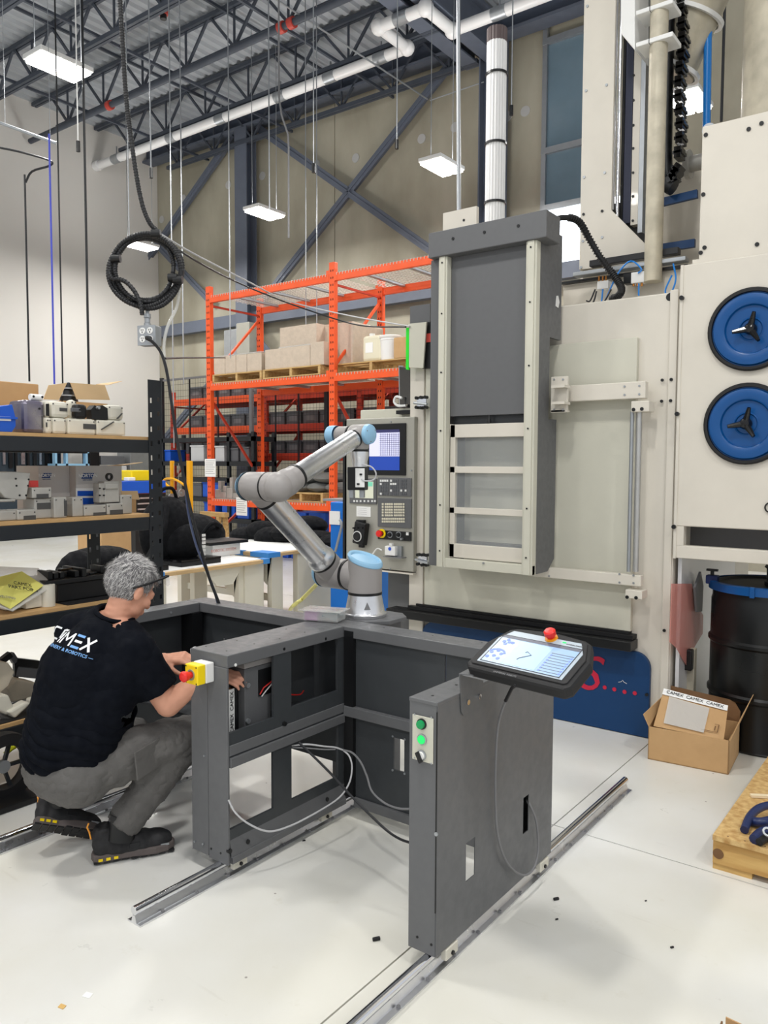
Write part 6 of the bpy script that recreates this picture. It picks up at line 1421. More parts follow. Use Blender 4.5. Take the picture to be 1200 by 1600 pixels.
smallbin(298, 318, sz[1]-0.0, .3, 'bin_light', 'light grey bin in the middle of the black shelving')
for px0, px1, k, h, m, lb in ((322, 334, 1, .26, 'grey_bin', 'dark grey bin right of the light grey bin'), (336, 350, 1, .28, 'bin_light', 'second light grey bin, beside the shelf post'), (360, 372, 1, .24, 'grey_bin', 'dark grey bin right of the shelf post'), (375, 389, 1, .26, 'grey_bin', 'dark grey bin at the right end of the black shelving'),
      (255, 266, 1, .22, 'blue_bin', 'small blue bin at the left end of the black shelving'), (316, 345, 3, .28, 'blue_bin', 'wide blue bin on the fourth level'), (358, 386, 3, .26, 'blue_bin', 'blue bin at the right of the fourth level'), (300, 314, 3, .25, 'grey_bin', 'grey bin at the left of the fourth level'),
      (318, 336, 4, .28, 'blue_bin', 'blue bin on the lowest level, left of the upright'), (346, 366, 4, .3, 'blue_bin', 'large blue bin on the lowest level, right of the upright'), (370, 388, 4, .3, 'blue_bin', 'blue bin on the lowest level behind the notice')):
    smallbin(px0, px1, sz[min(k+0, 4)] if k < 3 else sz[k], h, m, lb)
# blue bins under the low beam, right part
for k, (p0, p1) in enumerate((((454, 800), (478, 820)), ((482, 800), (508, 818)), ((430, 805), (450, 822)))):
    a, c = UY(*p0, 9.3), UY(*p1, 9.3); MB().box((a.x, 9.3, 0), (c.x, 9.8, a.z)).build('blue_tub', 'blue_bin', bev=.02, label=['blue tub under the low rack beam, middle one', 'blue tub under the low rack beam, nearest the right upright', 'blue tub under the low rack beam, left one'][k], cat='tub', group='blue tubs under the rack')
# yellow lift frame (hand winch) and wooden stand
yl = thing('hand_lift', (-8, 7.2, 0), 'yellow hand lift with curved handle and cable reels behind the black backpack', 'lift')
LY = 7.3
for px in (265, 291):
    q = UY(px, 720, LY); MB().box((q.x, LY, 0), (q.x+(.07 if px == 291 else .035), LY+.06, q.z)).build('mast', mat('lift_yellow', (236, 170, 26), .4), yl, bev=.005)
P = [UY(x, y, LY-.05) for x, y in ((291, 760), (275, 750), (262, 748), (256, 751), (260, 757), (266, 762))]; MB().tube(P, .018, 8, sub=4).build('handle', 'lift_yellow', yl)
for px, py in ((268, 777), (276, 772), (284, 770)): q = UY(px, py, LY); MB().cyl(q+V(-.012, 0, 0), q+V(.012, 0, 0), .055, seg=20).cyl(q+V(-.03, 0, 0), q+V(.03, 0, 0), .02, seg=12).build('reel', 'galv', yl)
q0, q1 = UY(265, 800, LY), UY(294, 815, LY); MB().box((q0.x, LY, .05), (q1.x, LY+.08, q0.z-.3)).build('lift_base', 'lift_yellow', yl)
for px in (272, 279): a, c = UY(px, 724, LY), UY(px, 772, LY); MB().cyl(a, c, .004, seg=6).build('cable', 'galv', yl)
ws = thing('wooden_stand', (-8, 8, 0), 'rough wooden trestle stand right of the yellow hand lift', 'stand')
a, c = UY(312, 799, 8.0), UY(350, 803, 8.0)
MB().box((a.x, 8.0, a.z-.07), (c.x, 8.1, a.z)).build('top_board', 'wood', ws, bev=.004)
for px in (314, 340): q = UY(px, 805, 8.0); MB().bar((q.x, 8.03, a.z-.06), (q.x-.12, 8.03, 0), .06, .06).build('leg', 'wood', ws); MB().bar((q.x+.05, 8.1, a.z-.06), (q.x+.14, 8.1, 0), .06, .06).build('leg', 'wood', ws)
q = UY(296, 800, 8.2); MB().cyl((q.x, 8.2, 0), (q.x, 8.2, UY(296, 788, 8.2).z), .05, seg=12).build('white_post', 'white', label='white plastic post between hand lift and wooden stand', cat='post')
# blue cart left of the console
bc = thing('blue_cart', (-4.5, 5.2, 0), 'tall blue cabinet with taped sheet, left of the machine console', 'cabinet')
CY = 5.35
a, c = UY(516, 784, CY), UY(560, 900, CY)
MB().box((a.x, CY, .12), (c.x, CY+.5, a.z)).build('body', mat('cart_blue', (18, 112, 206), .4), bc, bev=.01)
MB().box((UY(516, 793, CY).x, CY-.012, UY(530, 820, CY).z), (UY(532, 793, CY).x, CY-.003, UY(530, 799, CY).z)).build('sheet', 'white_paper', bc)
MB().cyl((a.x+.03, CY+.05, 0), (a.x+.03, CY+.05, .12), .03, seg=10).build('caster', 'rubber', bc)
MB().tube([UY(x, y, CY-.05) for x, y in ((531, 812), (534, 820), (530, 838), (524, 862))], .012, 8, sub=4).build('handle', 'galv', bc)
MB().box((UY(512, 830, CY).x, CY+.05, 0), (UY(515.5, 830, CY).x, CY+.1, UY(513, 826, CY).z)).build('yellow_edge', 'yellow', bc)
MB().box((c.x-.5, CY+.1, a.z), (c.x, CY+.4, a.z+.02)).build('tray', 'galv', bc)
# ================================================================ WORK TABLES
mat('table_white', (218, 214, 200), .5); mat('tape_blue', (60, 138, 214), .5); mat('mdf', (208, 176, 130), .6, noise=.1, nscale=6)
def table(name, x0, x1, y0, y1, z, label, edges):
    t = thing(name, ((x0+x1)/2, (y0+y1)/2, 0), label, 'table')
    MB().box((x0, y0, z-.03), (x1, y1, z)).build('tabletop', 'mdf', t, bev=.004)
    MB().box((x0+.03, y0+.03, z), (x1-.03, y1-.03, z+.004)).build('cover_sheet', 'white', t)
    for (a, c) in edges: MB().box(a, c).build('tape', 'tape_blue', t)
    for yy in (y0+.12, y1-.26):
        MB().box((x1-.14, yy, .0), (x1-.08, yy+.14, z-.031)).build('leg', 'table_white', t, bev=.004); MB().box((x0+.08, yy, .0), (x0+.14, yy+.14, z-.031)).build('leg', 'table_white', t, bev=.004)
        MB().prism([(x1-.08, yy, z-.032), (x1-.5, yy, z-.032), (x1-.14, yy, z-.3)], (0, .02, 0)).build('gusset', 'table_white', t)
    MB().box((x0+.1, y0+.2, .3), (x1-.1, y0+.24, .36)).build('cross_bar', 'table_white', t)
    return t
t1 = table('work_table', -5.45, -4.68, 3.42, 4.66, .75, 'pale work table with tan edge and blue tape behind the frame', [((-4.9, 3.41, .715), (-4.672, 3.60, .756)), ((-4.75, 4.6, .715), (-4.672, 4.668, .756))])
MB().box((-4.80, 4.45, 0), (-4.74, 4.66, .715)).build('end_panel', 'table_white', t1, bev=.004)
MB().prism([(-4.74, 3.75, .45), (-4.74, 4.1, .45), (-4.74, 4.25, .36), (-4.74, 3.9, .36)], (-.04, 0, 0)).build('bracket', 'table_white', t1)
MB().prism([(-4.72, 4.02, .715), (-4.72, 4.4, .715), (-4.72, 4.3, .58), (-4.72, 4.14, .58)], (-.03, 0, 0)).build('gusset', 'table_white', t1)
MB().bar((-4.74, 3.72, .42), (-4.74, 4.0, .25), .04, .05).build('link_arm', 'table_white', t1)
t2 = table('work_table', -6.35, -4.88, 4.86, 6.0, .76, 'pale paper-covered work table with blue tape, left of the robot elbow', [((-5.6, 4.852, .725), (-5.2, 4.9, .768)), ((-6.36, 4.85, .725), (-6.0, 4.95, .768)), ((-5.1, 4.852, .725), (-4.872, 5.0, .768))])
MB().box((-4.96, 5.25, 0), (-4.9, 5.75, .725)).build('end_panel', 'table_white', t2, bev=.004)
MB().box((-5.3, 4.88, 0), (-5.0, 4.92, .725)).build('end_panel', 'table_white', t2, bev=.004)
a, c = UY(420, 874, 5.1), UY(435, 921, 5.1)
MB().box((a.x, 5.1, c.z), (c.x, 5.14, a.z)).build('black_cloth', 'bag', label='black cloth hanging under the second work table', cat='cloth', bev=.01)
MB().tube([UD(x, y, D) for x, y, D in ((496, 912, 4.6), (486, 922, 4.7), (472, 936, 4.9), (455, 950, 5.0))]+[UZ(450, 962, .012)], .012, 8, sub=4).build('yellow_hose', mat('hose_yellow', (206, 200, 120), .5), label='pale yellow hose behind the frame beside the robot shoulder', cat='hose')
# things on the tables
def slab(P0, P1, z, h, X0, X1, m, nm, lb, cat, parts=None, bev=.004):
    o = thing(nm, ((X0+X1)/2, (P0+P1)/2, z), lb, cat); MB().box((X0, P0, z), (X1, P1, z+h)).build('body', m, o, bev=bev); return o
z = .7545
y = lambda px, X=-4.75: UX(px, 870, X).y
o = slab(y(228), y(265), z, .03, -5.05, -4.76, 'black', 'laptop', 'closed black laptop at the near corner of the table under the backpack', 'laptop'); MB().box((-5.05, y(228), z+.031), (-4.76, y(265), z+.04)).build('lid', 'black', o)
o = slab(y(290), y(352), z, .035, -5.1, -4.80, 'black', 'docking_case', 'flat black case on the table below the bottle', 'case'); MB().box((-5.1, y(290), z+.036), (-4.8, y(352), z+.05)).build('lid', 'black_gloss', o)
o = slab(y(335, -5.1), y(378, -5.1), z, .10, -5.4, -5.12, 'white_paper', 'binder_box', 'white flat box with faint red print on the table', 'box'); 
text('lettering', 'ROBOTIC SYSTEM', .035, mat('faint_red', (214, 150, 140), .7), o, (-5.118, y(352, -5.1), z+.05), (0, 1, 0), (0, 0, 1))
o = slab(y(326, -5.1)+.0, y(386, -5.1), z+.101, .018, -5.38, -5.08, 'black', 'laptop', 'closed black laptop lying on the white flat box', 'laptop'); MB().box((-5.38, y(326, -5.1), z+.12), (-5.08, y(386, -5.1), z+.127)).build('lid', 'black', o)
q = UX(301, 885, -5.0); t = thing('water_bottle', (-5.05, q.y, z), 'clear water bottle with green label on the near work table', 'bottle')
hb_ = UX(301, 838, -5.05).z-z
MB().lathe((-5.05, q.y, z+.052), (0, 0, 1), [(0, 0), (0, .045), (hb_*.55, .045), (hb_*.68, .04), (hb_*.8, .02), (hb_*.8, .0)], 20).build('body', 'glass', t)
MB().lathe((-5.05, q.y, z+.052), (0, 0, 1), [(hb_*.33, .046), (hb_*.5, .046)], 20).build('label_band', mat('label_green', (70, 190, 60), .5), t); MB().cyl((-5.05, q.y, z+.052+hb_*.8), (-5.05, q.y, z+.052+hb_*.87), .02, seg=12).build('cap', 'green', t)
t['label'] = 'clear water bottle with green label standing on the flat black case'
# backpack and bags
bp_ = thing('backpack', (-5.0, 3.5, z), 'large black backpack standing on the near work table', 'backpack')
c0 = UX(250, 835, -4.95)
b = MB(); b.sphere((-5.15, 4.0, z+.24), 1, 24, sc=(.19, .24, .29)); b.build('body', 'bag', bp_)
MB().sphere((-5.01, 4.04, z+.16), 1, 20, sc=(.12, .17, .16)).build('front_pocket', 'bag', bp_)
MB().tube([(-5.13, 3.9, z+.5), (-5.11, 3.92, z+.58), (-5.11, 4.02, z+.59), (-5.13, 4.08, z+.5)], .014, 8, sub=4).build('grab_handle', 'bag', bp_)
MB().tube([(-5.0, 3.88, z+.45), (-4.93, 3.8, z+.3), (-4.95, 3.74, z+.15), (-5.03, 3.78, z+.03)], .022, 8, sub=4).build('shoulder_strap', 'bag', bp_)
b = MB()
for k in range(6): b.box((-4.89, 4.13, z+.06+k*.03), (-4.88, 4.16, z+.08+k*.03))
b.build('white_tag', 'white', bp_)
t = thing('laptop_bag', (-5.9, 5.2, .0), 'black soft bag lying left on the second work table', 'bag')
MB().sphere((-5.75, 4.75, z+.13), 1, 22, sc=(.3, .3, .2)).build('body', 'bag', t); MB().tube([(-5.5, 4.6, z+.1), (-5.44, 4.7, z+.25), (-5.48, 4.85, z+.22)], .02, 8, sub=4).build('strap', 'bag', t)
t = thing('black_jacket', (-5.8, 5.7, .76), 'black jacket heaped along the back of the second work table', 'jacket')
random.seed(2); b = MB()
for k in range(7): b.sphere((-6.1+k*.2, 5.75+.04*math.sin(k*2), .79+.05*(k % 2)), 1, 14, sc=(.2, .17, .09+.03*math.sin(k)))
b.build('body', 'bag', t); MB().sphere((-5.3, 5.85, .93), 1, 16, sc=(.22, .14, .1)).build('sleeve', 'bag', t)
# bag and stool behind the shelf
t = thing('duffel_bag', (-5.1, 3.1, .0), 'black duffel bag hanging low behind the shelf post', 'bag')
MB().sphere((-5.35, 3.52, .80), 1, 20, sc=(.2, .28, .11)).build('body', 'bag', t); MB().sphere((-5.3, 3.3, .6), 1, 20, sc=(.16, .2, .3)).build('side_pouch', 'bag', t)
# ---------------------------------------------------------------- far left, behind the shelves
FXw = -15.3
def fbox(p0, p1, X, dep, nm, m, lb, cat, z0=None, bev=.01):
    a, c = UX(*p0, X), UX(*p1, X); return MB().box((X-dep, a.y, c.z if z0 is None else z0), (X, c.y, a.z)).build(nm, m, bev=bev, label=lb, cat=cat)
tb_ = thing('tool_board', (-15.8, 6, 0), 'dark board hung with black straps and tools far behind the shelves', 'tool board')
a, c = UX(0, 690, -15.9), UX(120, 810, -15.9)
MB().box((-15.95, a.y-1.0, .9), (-15.9, c.y-.35, 2.35)).build('board', mat('board_dark', (44, 56, 66), .6), tb_)
for k in range(9):
    q = UX(6+k*9.5, 700, -15.8); m = 'black' if k % 3 else 'alu'
    MB().box((-15.88, q.y, 1.5-.07*(k % 3)), (-15.84, q.y+.05+.03*(k % 2), 2.2)).build('hanging_tool', m, tb_)
MB().box((-15.9, a.y-1.0, 0), (-15.5, c.y-.35, .85)).build('bench', 'board_dark', tb_)
t = thing('blue_shelf', (-15.6, 8, 0), 'light blue steel shelf with small boxes far behind the carton shelf', 'shelf')
for px in (86, 103, 134): q = UX(px, 720, -15.5); MB().box((-15.6, q.y, 0), (-15.5, q.y+.05, 2.3)).build('post', 'sky_cap', t)
for zz_ in (.5, 1.45, 1.75, 2.1): a, c = UX(86, 700, -15.5), UX(136, 700, -15.5); MB().box((-15.8, a.y, zz_), (-15.5, c.y+.05, zz_+.07)).build('shelf_board', 'sky_cap', t)
a, c = UX(108, 700, -15.5), UX(118, 700, -15.5); MB().box((-15.7, a.y, 1.82), (-15.52, c.y, 2.0)).build('small_box', mat('amber2', (226, 150, 70), .5), t)
fbox((140, 690), (157, 790), -15.5, .3, 'dark_coat', 'black', 'black coat hanging far behind the second shelf', 'coat', z0=1.0)
fbox((203, 700), (235, 790), -15.5, .5, 'steel_cabinet', 'galv', 'pale grey cabinet far behind the second shelf', 'cabinet', z0=0)
fbox((158, 712), (195, 728), -15.5, .5, 'parts_tray', 'grey_bin', 'grey parts tray far behind the second shelf', 'tray', z0=1.5); fbox((158, 728), (200, 850), -15.5, .55, 'pale_cabinet', 'bin_light', 'low pale cabinet carrying the parts tray, far behind the shelf', 'cabinet', z0=0)
a, c = UX(190, 752, -9), UX(236, 765, -9)
o = thing('tool_cart', (-9.2, 6.3, 0), 'blue and orange tool cart with drawers behind the right shelf post', 'cart')
MB().box((-9.6, a.y, a.z-.17), (-9.0, c.y+.25, a.z)).build('blue_top', 'blue_bin', o, bev=.01)
a2, c2 = UX(212, 764, -9), UX(236, 771, -9); MB().box((-9.6, a2.y, c2.z), (-9.0, c2.y+.25, a.z-.172)).build('orange_top', mat('drawer_orange', (206, 92, 46), .5), o)
MB().box((-9.55, a2.y, .0), (-9.02, c2.y+.25, c2.z)).build('cabinet_body', 'black', o)
for k in range(6): MB().box((-9.02, a2.y+.03, c2.z-.07-k*.075), (-9.0, c2.y+.22, c2.z-.05-k*.075)).build('drawer_pull', 'alu', o)
fbox((206, 735), (234, 751), -9.1, .3, 'yellow_bin', 'yellow', 'yellow bin on the blue and orange tool cart', 'bin', z0=a.z+.001); fbox((200, 746), (212, 757), -9.02, .1, 'plastic_wrap', 'white', 'crumpled white plastic on the tool cart', 'wrapping', z0=a.z+.001)
a, c = UX(158, 827, -6.6), UX(206, 860, -6.6); MB().box((-7.0, a.y, 0), (-6.6, c.y, a.z)).build('storage_carton', 'card', bev=.01, label='brown carton on the floor behind the shelf brace', cat='carton')
# ================================================================ THE CROUCHING MAN
def blobs(segs, seg=14, step=.4):
    """closed overlapping balls along tapered segments: (a, b, ra, rb[, squash vec])"""
    m = MB()
    for s_ in segs:
        a, b_, ra, rb_ = Vector(s_[0]), Vector(s_[1]), s_[2], s_[3]; L_ = (b_-a).length; n = max(1, int(L_/(min(ra, rb_)*step)))
        for i in range(n+1):
            t = i/n; m.sphere(a.lerp(b_, t), ra+(rb_-ra)*t, seg, sc=s_[4] if len(s_) > 4 else (1, 1, 1))
    return m
def remesh(o, vox, smooth=2, disp=0, dscale=.1, fac=.5, tex='CLOUDS'):
    r = o.modifiers.new('remesh', 'REMESH'); r.mode = 'VOXEL'; r.voxel_size = vox; r.use_smooth_shade = True
    if smooth: s_ = o.modifiers.new('smooth', 'SMOOTH'); s_.iterations = smooth; s_.factor = fac
    if disp:
        t = bpy.data.textures.new('folds', tex); t.noise_scale = dscale
        if tex == 'CLOUDS': t.noise_depth = 2
        d = o.modifiers.new('folds', 'DISPLACE'); d.texture = t; d.strength = disp; d.mid_level = .5; d.texture_coords = 'LOCAL'
def bake(o):
    me = bpy.data.meshes.new_from_object(o.evaluated_get(bpy.context.evaluated_depsgraph_get())); o.modifiers.clear(); old = o.data; o.data = me; bpy.data.meshes.remove(old); me.name = o.name
    me.polygons.foreach_set('use_smooth', [True]*len(me.polygons)); return o
man = thing('person', (-2.7, 1.8, 0), 'crouching grey-haired man in black t-shirt and dark grey work trousers', 'person')
PEL = V(-2.725, 1.635, .43); CHE = V(-2.70, 1.70, .74); NEK = V(-2.675, 1.815, .935)
SL, SR = V(-2.865, 1.765, .868), V(-2.525, 1.80, .835)
HR, KR, AR_ = V(-2.64, 1.65, .42), V(-2.485, 2.03, .455), V(-2.595, 1.80, .13)
HL, KL, AL = V(-2.81, 1.63, .41), V(-2.86, 2.03, .37), V(-2.93, 1.72, .21)
ER, WR = V(-2.455, 1.90, .62), V(-2.318, 1.972, .738)
EL_, WL = V(-2.76, 1.96, .66), V(-2.625, 2.01, .745)
HD = V(-2.638, 1.872, 1.055)
hf = V(.04, .85, -.52).normalized(); hr = hf.cross(V(0, 0, 1)).normalized(); hu = hr.cross(hf)
def hp(x, y, z): return HD+hr*x+hf*y+hu*z       # right, front, up of the head
segs = [(PEL, CHE, .13, .14), (CHE, CHE.lerp(NEK, .5), .14, .11), (NEK-V(0, 0, .03), hp(0, -.012, -.045), .06, .054), (SL, NEK, .055, .05), (SR, NEK, .055, .05),
        (SR, ER, .06, .051), (ER, WR, .05, .030), (SL, EL_, .054, .042), (EL_, WL, .042, .028),
        (HR, KR, .085, .06), (KR, AR_, .056, .038), (HL, KL, .085, .06), (KL, AL, .056, .038)]
b = blobs(segs, 14)
# head: skull, jaw, brow, nose, lips, ears
b.sphere(hp(0, -.022, .022), 1, 24, sc=(.078, .094, .09))
def ell(c, rx, ry, rz, seg=18):
    n0 = len(b.v); b.sphere((0, 0, 0), 1, seg, sc=(rx, ry, rz))
    for i in range(n0, len(b.v)): v = b.v[i]; q = hp(c[0]+v[0], c[1]+v[1], c[2]+v[2]); b.v[i] = tuple(q)
ell((0, -.018, .028), .077, .095, .085, 24); ell((0, .028, -.03), .058, .062, .075); ell((0, .052, -.082), .034, .03, .03); ell((0, .03, -.072), .055, .045, .035)
ell((0, .074, .012), .05, .018, .016); ell((0, .086, -.018), .012, .02, .026); ell((0, .1, -.034), .0155, .014, .012); ell((0, .083, -.062), .024, .012, .009); ell((0, .082, -.072), .022, .012, .009)
for s_ in (-1, 1): ell((s_*.04, .062, -.03), .02, .02, .022); ell((s_*.08, -.012, -.018), .009, .02, .032); ell((s_*.085, -.018, -.005), .008, .014, .016); ell((s_*.03, .078, -.002), .014, .01, .009)
# hands: palm plus five curled fingers each
def hand(W, d, n, side, curl, reach, sc_=1.0):
    """W wrist, d pointing direction, n back-of-hand normal, side: thumb direction sign"""
    d = Vector(d).normalized(); n = Vector(n); n = (n-d*n.dot(d)).normalized(); x = d.cross(n)*side
    for i in range(5):
        for j in range(4):
            b.sphere(W+d*(.015+.018*i)*sc_+x*(-.028+.0185*j)*sc_*(.75+.06*i), .0155*sc_, 10)
    for k, (ln, off) in enumerate(((.072, .031), (.08, .0105), (.076, -.0105), (.062, -.031))):
        p = W+(d*.092+x*off)*sc_; a = curl[0]+.08*k
        dirv = d*math.cos(a)-n*math.sin(a)
        for q in range(3):
            L_ = ln*sc_*(.45, .3, .25)[q]; p2 = p+dirv*L_
            for t in range(5): b.sphere(p.lerp(p2, t/4), (.0088-.0009*q)*sc_, 8)
            p = p2; a += curl[1]; dirv = (d*math.cos(a)-n*math.sin(a)+x*reach*(.1 if k == 0 else 0)).normalized()
    p = W+(d*.03+x*.03)*sc_; dirv = (d*.62+x*.62-n*.35).normalized()
    for q in range(3):
        p2 = p+dirv*sc_*(.04, .032, .026)[q]
        for t in range(5): b.sphere(p.lerp(p2, t/4), (.0125-.0015*q)*sc_, 8)
        p = p2; dirv = (dirv+d*.35-x*.15-n*.1).normalized()
hand(WR, (.8, .5, -.02), (.3, -.3, .9), -1, (.12, .38), 0, .95)
hand(WL, (.85, .45, .12), (.1, -.35, .93), 1, (.45, .55), 0, .95)
body = b.build('body', 'skin', man); remesh(body, .0055, 2, fac=.5); bake(body)
# ---- shirt
def srt(): 
    m = blobs([(PEL+V(.0, -.015, .05), CHE+V(0, -.01, 0), .15, .162), (CHE, CHE.lerp(NEK, .55), .165, .115), (PEL+V(-.06, .0, .06), SL+V(0.03, -.02, -.1), .125, .10), (PEL+V(.08, .02, .08), SR+V(-.04, -.03, -.08), .13, .10),
               (SL+V(.01, 0, 0), SL.lerp(NEK, .9), .078, .066), (SR+V(-.01, 0, 0), SR.lerp(NEK, .9), .08, .066), (NEK-V(0,0,.04), NEK+V(0,.01,.03), .074, .068), (SR, SR.lerp(ER, .70), .082, .074), (SL, SL.lerp(EL_, .68), .08, .07),
               (PEL+V(.02, .12, .12), CHE+V(.02, .08, -.05), .14, .13)], 16, .3)
    return m
sm_ = srt(); shirt = sm_.build('tshirt', 'tshirt', man); remesh(shirt, .012, 10, fac=.6)
bake(shirt)
# cut sleeve end, neck hole and hem with planes
def cutp(o, co, no, keep_sphere=None):
    bm = bmesh.new(); bm.from_mesh(o.data); off = OFF[man]; co = Vector(co)-off; no = Vector(no).normalized()
    geom = [g for g in list(bm.verts)+list(bm.edges)+list(bm.faces)]
    if keep_sphere:
        c, r = Vector(keep_sphere[0])-off, keep_sphere[1]; fs = [f for f in bm.faces if (f.calc_center_median()-c).length < r]; vs = {v for f in fs for v in f.verts}; es = {e for f in fs for e in f.edges}; geom = list(vs)+list(es)+fs
    bmesh.ops.bisect_plane(bm, geom=geom, plane_co=co, plane_no=no, clear_outer=True); bm.to_mesh(o.data); bm.free()
ud = (ER-SR).normalized(); cutp(shirt, SR.lerp(ER, .74), ud, (ER, .17)); ud2 = (EL_-SL).normalized(); cutp(shirt, SL.lerp(EL_, .72), ud2, (EL_, .16))
cutp(shirt, NEK+V(.0, .0, .022), (hp(0, -.03, -.05)-NEK).normalized(), (NEK+V(0, 0, .04), .11))
sub = shirt.modifiers.new('solid', 'SOLIDIFY'); sub.thickness = .003; sub.offset = 1
t_ = bpy.data.textures.new('shirt_folds', 'CLOUDS'); t_.noise_scale = .09; t_.noise_depth = 2
d_ = shirt.modifiers.new('folds', 'DISPLACE'); d_.texture = t_; d_.strength = .022; d_.mid_level = .5; d_.texture_coords = 'LOCAL'
bake(shirt)
nk = (hp(0, -.03, -.05)-NEK).normalized(); n1_ = nk.cross(V(1, 0, 0)).normalized(); n2_ = nk.cross(n1_)
MB().tube([NEK+V(0, .002, .012)+nk*.013+n1_*.072*math.cos(a_)+n2_*.071*math.sin(a_) for a_ in [2*PI*k/28 for k in range(29)]], .010, 8, cap=False).build('collar', 'tshirt', man)
# horizontal drag folds over the lower back
import mathutils.bvhtree as bvt
off = OFF[man]
for v in shirt.data.vertices:
    w_ = v.co+off; h = (w_-PEL).dot((NEK-PEL).normalized()); 
    if h < .34: k = (1-h/.34); v.co += v.normal*(.008*k*math.sin(h*85+w_.x*14+2*math.sin(w_.x*23)))
# ---- trousers
tr = blobs([(PEL+V(-.01, -.005, -.02), PEL+V(.0, .03, -.0), .15, .15), (PEL+V(-.06, -.01, -.04), PEL+V(.08, -.0, -.05), .125, .125), (HR+V(.0, 0, -.02), KR, .115, .082), (KR, AR_+V(.0, -.0, .03), .080, .07), (HL, KL, .11, .08), (KL, AL+V(0, 0, .05), .076, .062)], 16, .3).build('trousers', 'pants', man)
remesh(tr, .012, 8, fac=.6); bake(tr)
cutp(tr, AR_+V(0, 0, -.01), (AR_-KR).normalized(), (AR_-V(0, 0, .02), .15)); cutp(tr, AL+V(0, 0, .0), (AL-KL).normalized(), (AL-V(0, 0, .02), .14))
s1 = tr.modifiers.new('solid', 'SOLIDIFY'); s1.thickness = .003
t2_ = bpy.data.textures.new('pant_folds', 'CLOUDS'); t2_.noise_scale = .045; t2_.noise_depth = 3
d2 = tr.modifiers.new('folds', 'DISPLACE'); d2.texture = t2_; d2.strength = .026; d2.mid_level = .5; d2.texture_coords = 'LOCAL'
bake(tr)
# seams: cargo pocket and belt loop
MB().obox(HR.lerp(KR, .52)+V(.095, -.03, -.01), V(.003, .001, 0), V(-.01, .07, .01), V(.0, -.005, .055)).build('cargo_pocket', 'pants', man, bev=.003)
# ---- shoes
def shoe(heel, toe, up, m=man):
    d = (toe-heel); L_ = d.length; d.normalize(); up = (up-d*up.dot(d)).normalized(); x = d.cross(up)
    P = lambda a, s, u: heel+d*(a*L_)+x*s+up*u
    b = MB(); outline = [(0, .0), (.02, .028), (.12, .038), (.35, .036), (.55, .044), (.75, .052), (.9, .044), (.98, .022), (1.0, 0)]
    full = [(a, s) for a, s in outline]+[(a, -s) for a, s in outline[::-1][1:-1]]
    b.prism([P(a, s, .0) for a, s in full], up*.03); sl = b.build('sole', 'sole', m, bev=.006)
    b = MB()
    for k in range(9):
        a = .06+k*.11; w_ = .034 if k < 4 else .044; b.obox(P(a, 0, -.001), d*.012, x*w_*.96, up*.0035)
    b.build('tread', 'rubber', sl)
    for k in range(3):
        for sd in (1, -1): MB().obox(P(.1+.09*k, sd*.0385, .012), d*.008, x*.001, up*.005).build('sole_stud', 'yellow', sl)
    b = MB()
    for a, s, u, r in ((.12, 0, .06, .036), (.12, 0, .095, .038), (.2, 0, .1, .04), (.25, 0, .06, .042), (.4, 0, .062, .043), (.5, 0, .055, .044), (.62, 0, .046, .045), (.75, 0, .04, .044), (.86, 0, .036, .036)):
        b.sphere(P(a, s, u), r, 16); b.sphere(P(a, .008, u*.7), r*.85, 14); b.sphere(P(a, -.008, u*.7), r*.85, 14)
    for a in (.3, .35, .45, .56, .68, .8): b.sphere(P(a, 0, .052-.02*a), .045, 16)
    for k in range(12): a = 2*PI*k/12; b.sphere(P(.17+.11*math.cos(a), .034*math.sin(a), .125), .010, 8)
    up_ = b.build('upper', 'shoe', m); remesh(up_, .006, 3, fac=.5); bake(up_)
    b = MB()
    for k in range(5): b.bar(P(.36+.07*k, -.022, .101-.012*k), P(.39+.07*k, .022, .101-.012*k), .004, .003)
    b.build('laces', 'cable_black', m)
    MB().tube([P(-.01, 0, .11), P(-.04, 0, .135), P(-.02, 0, .15)], .0035, 6).tube([P(-.0, .01, .09), P(-.02, .008, .12)], .003, 6).build('pull_tab', mat('tab_orange', (240, 160, 60), .5), m)
    MB().obox(P(.86, .043, .03), d*.016, x*.001, up*.004).build('side_badge', 'galv', m)
    for sd in (1, -1): MB().obox(P(.5, sd*.043, .05), d*.02, x*.002, up*.009).build('side_patch', 'cable_black', m, bev=.002)
shoe(V(-2.672, 1.695, .012), V(-2.52, 1.972, .012), V(0, 0, 1))
shoe(V(-2.925, 1.60, .115), V(-2.80, 1.82, .028), V(-.55, .62, .75))
MB().cyl(AR_+V(.0, -.01, .06), AR_+V(-.005, -.02, -.04), .052, seg=16).build('sock', 'black', man)
MB().cyl(AL+V(.0, .0, .06), AL+V(-.003, -.005, -.05), .052, seg=16).build('sock', 'black', man)
# ---- hair
rnd = random.Random(4)
hm = mat('hair', (150, 148, 148), .6, noise=.5, nscale=60, col2=(92, 90, 92)); hl = mat('hair_light', (206, 204, 202), .6)
def inhair(x, y, z):
    if y > .05 and z < .06: return False
    if z < -.055 and y > -.03: return False
    if z < -.085: return False
    if y > -.01 and z < -.008+.0*y: return False
    return not (y > .035 and z < .035+.5*(y-.035))
b = MB(); cap = bmesh.new()
N1, N2 = 48, 30; vs = []; idx = {}
for i in range(N2+1):
    for j in range(N1):
        a, t = PI*i/N2, 2*PI*j/N1; x, y, z = math.sin(a)*math.cos(t), math.sin(a)*math.sin(t), math.cos(a)
        vs.append((x*.0865, y*.104-.02, z*.097+.026))
fs = []
for i in range(N2):
    for j in range(N1):
        q = (i*N1+j, (i+1)*N1+j, (i+1)*N1+(j+1) % N1, i*N1+(j+1) % N1)
        if all(inhair(*vs[k]) for k in q): fs.append(q)
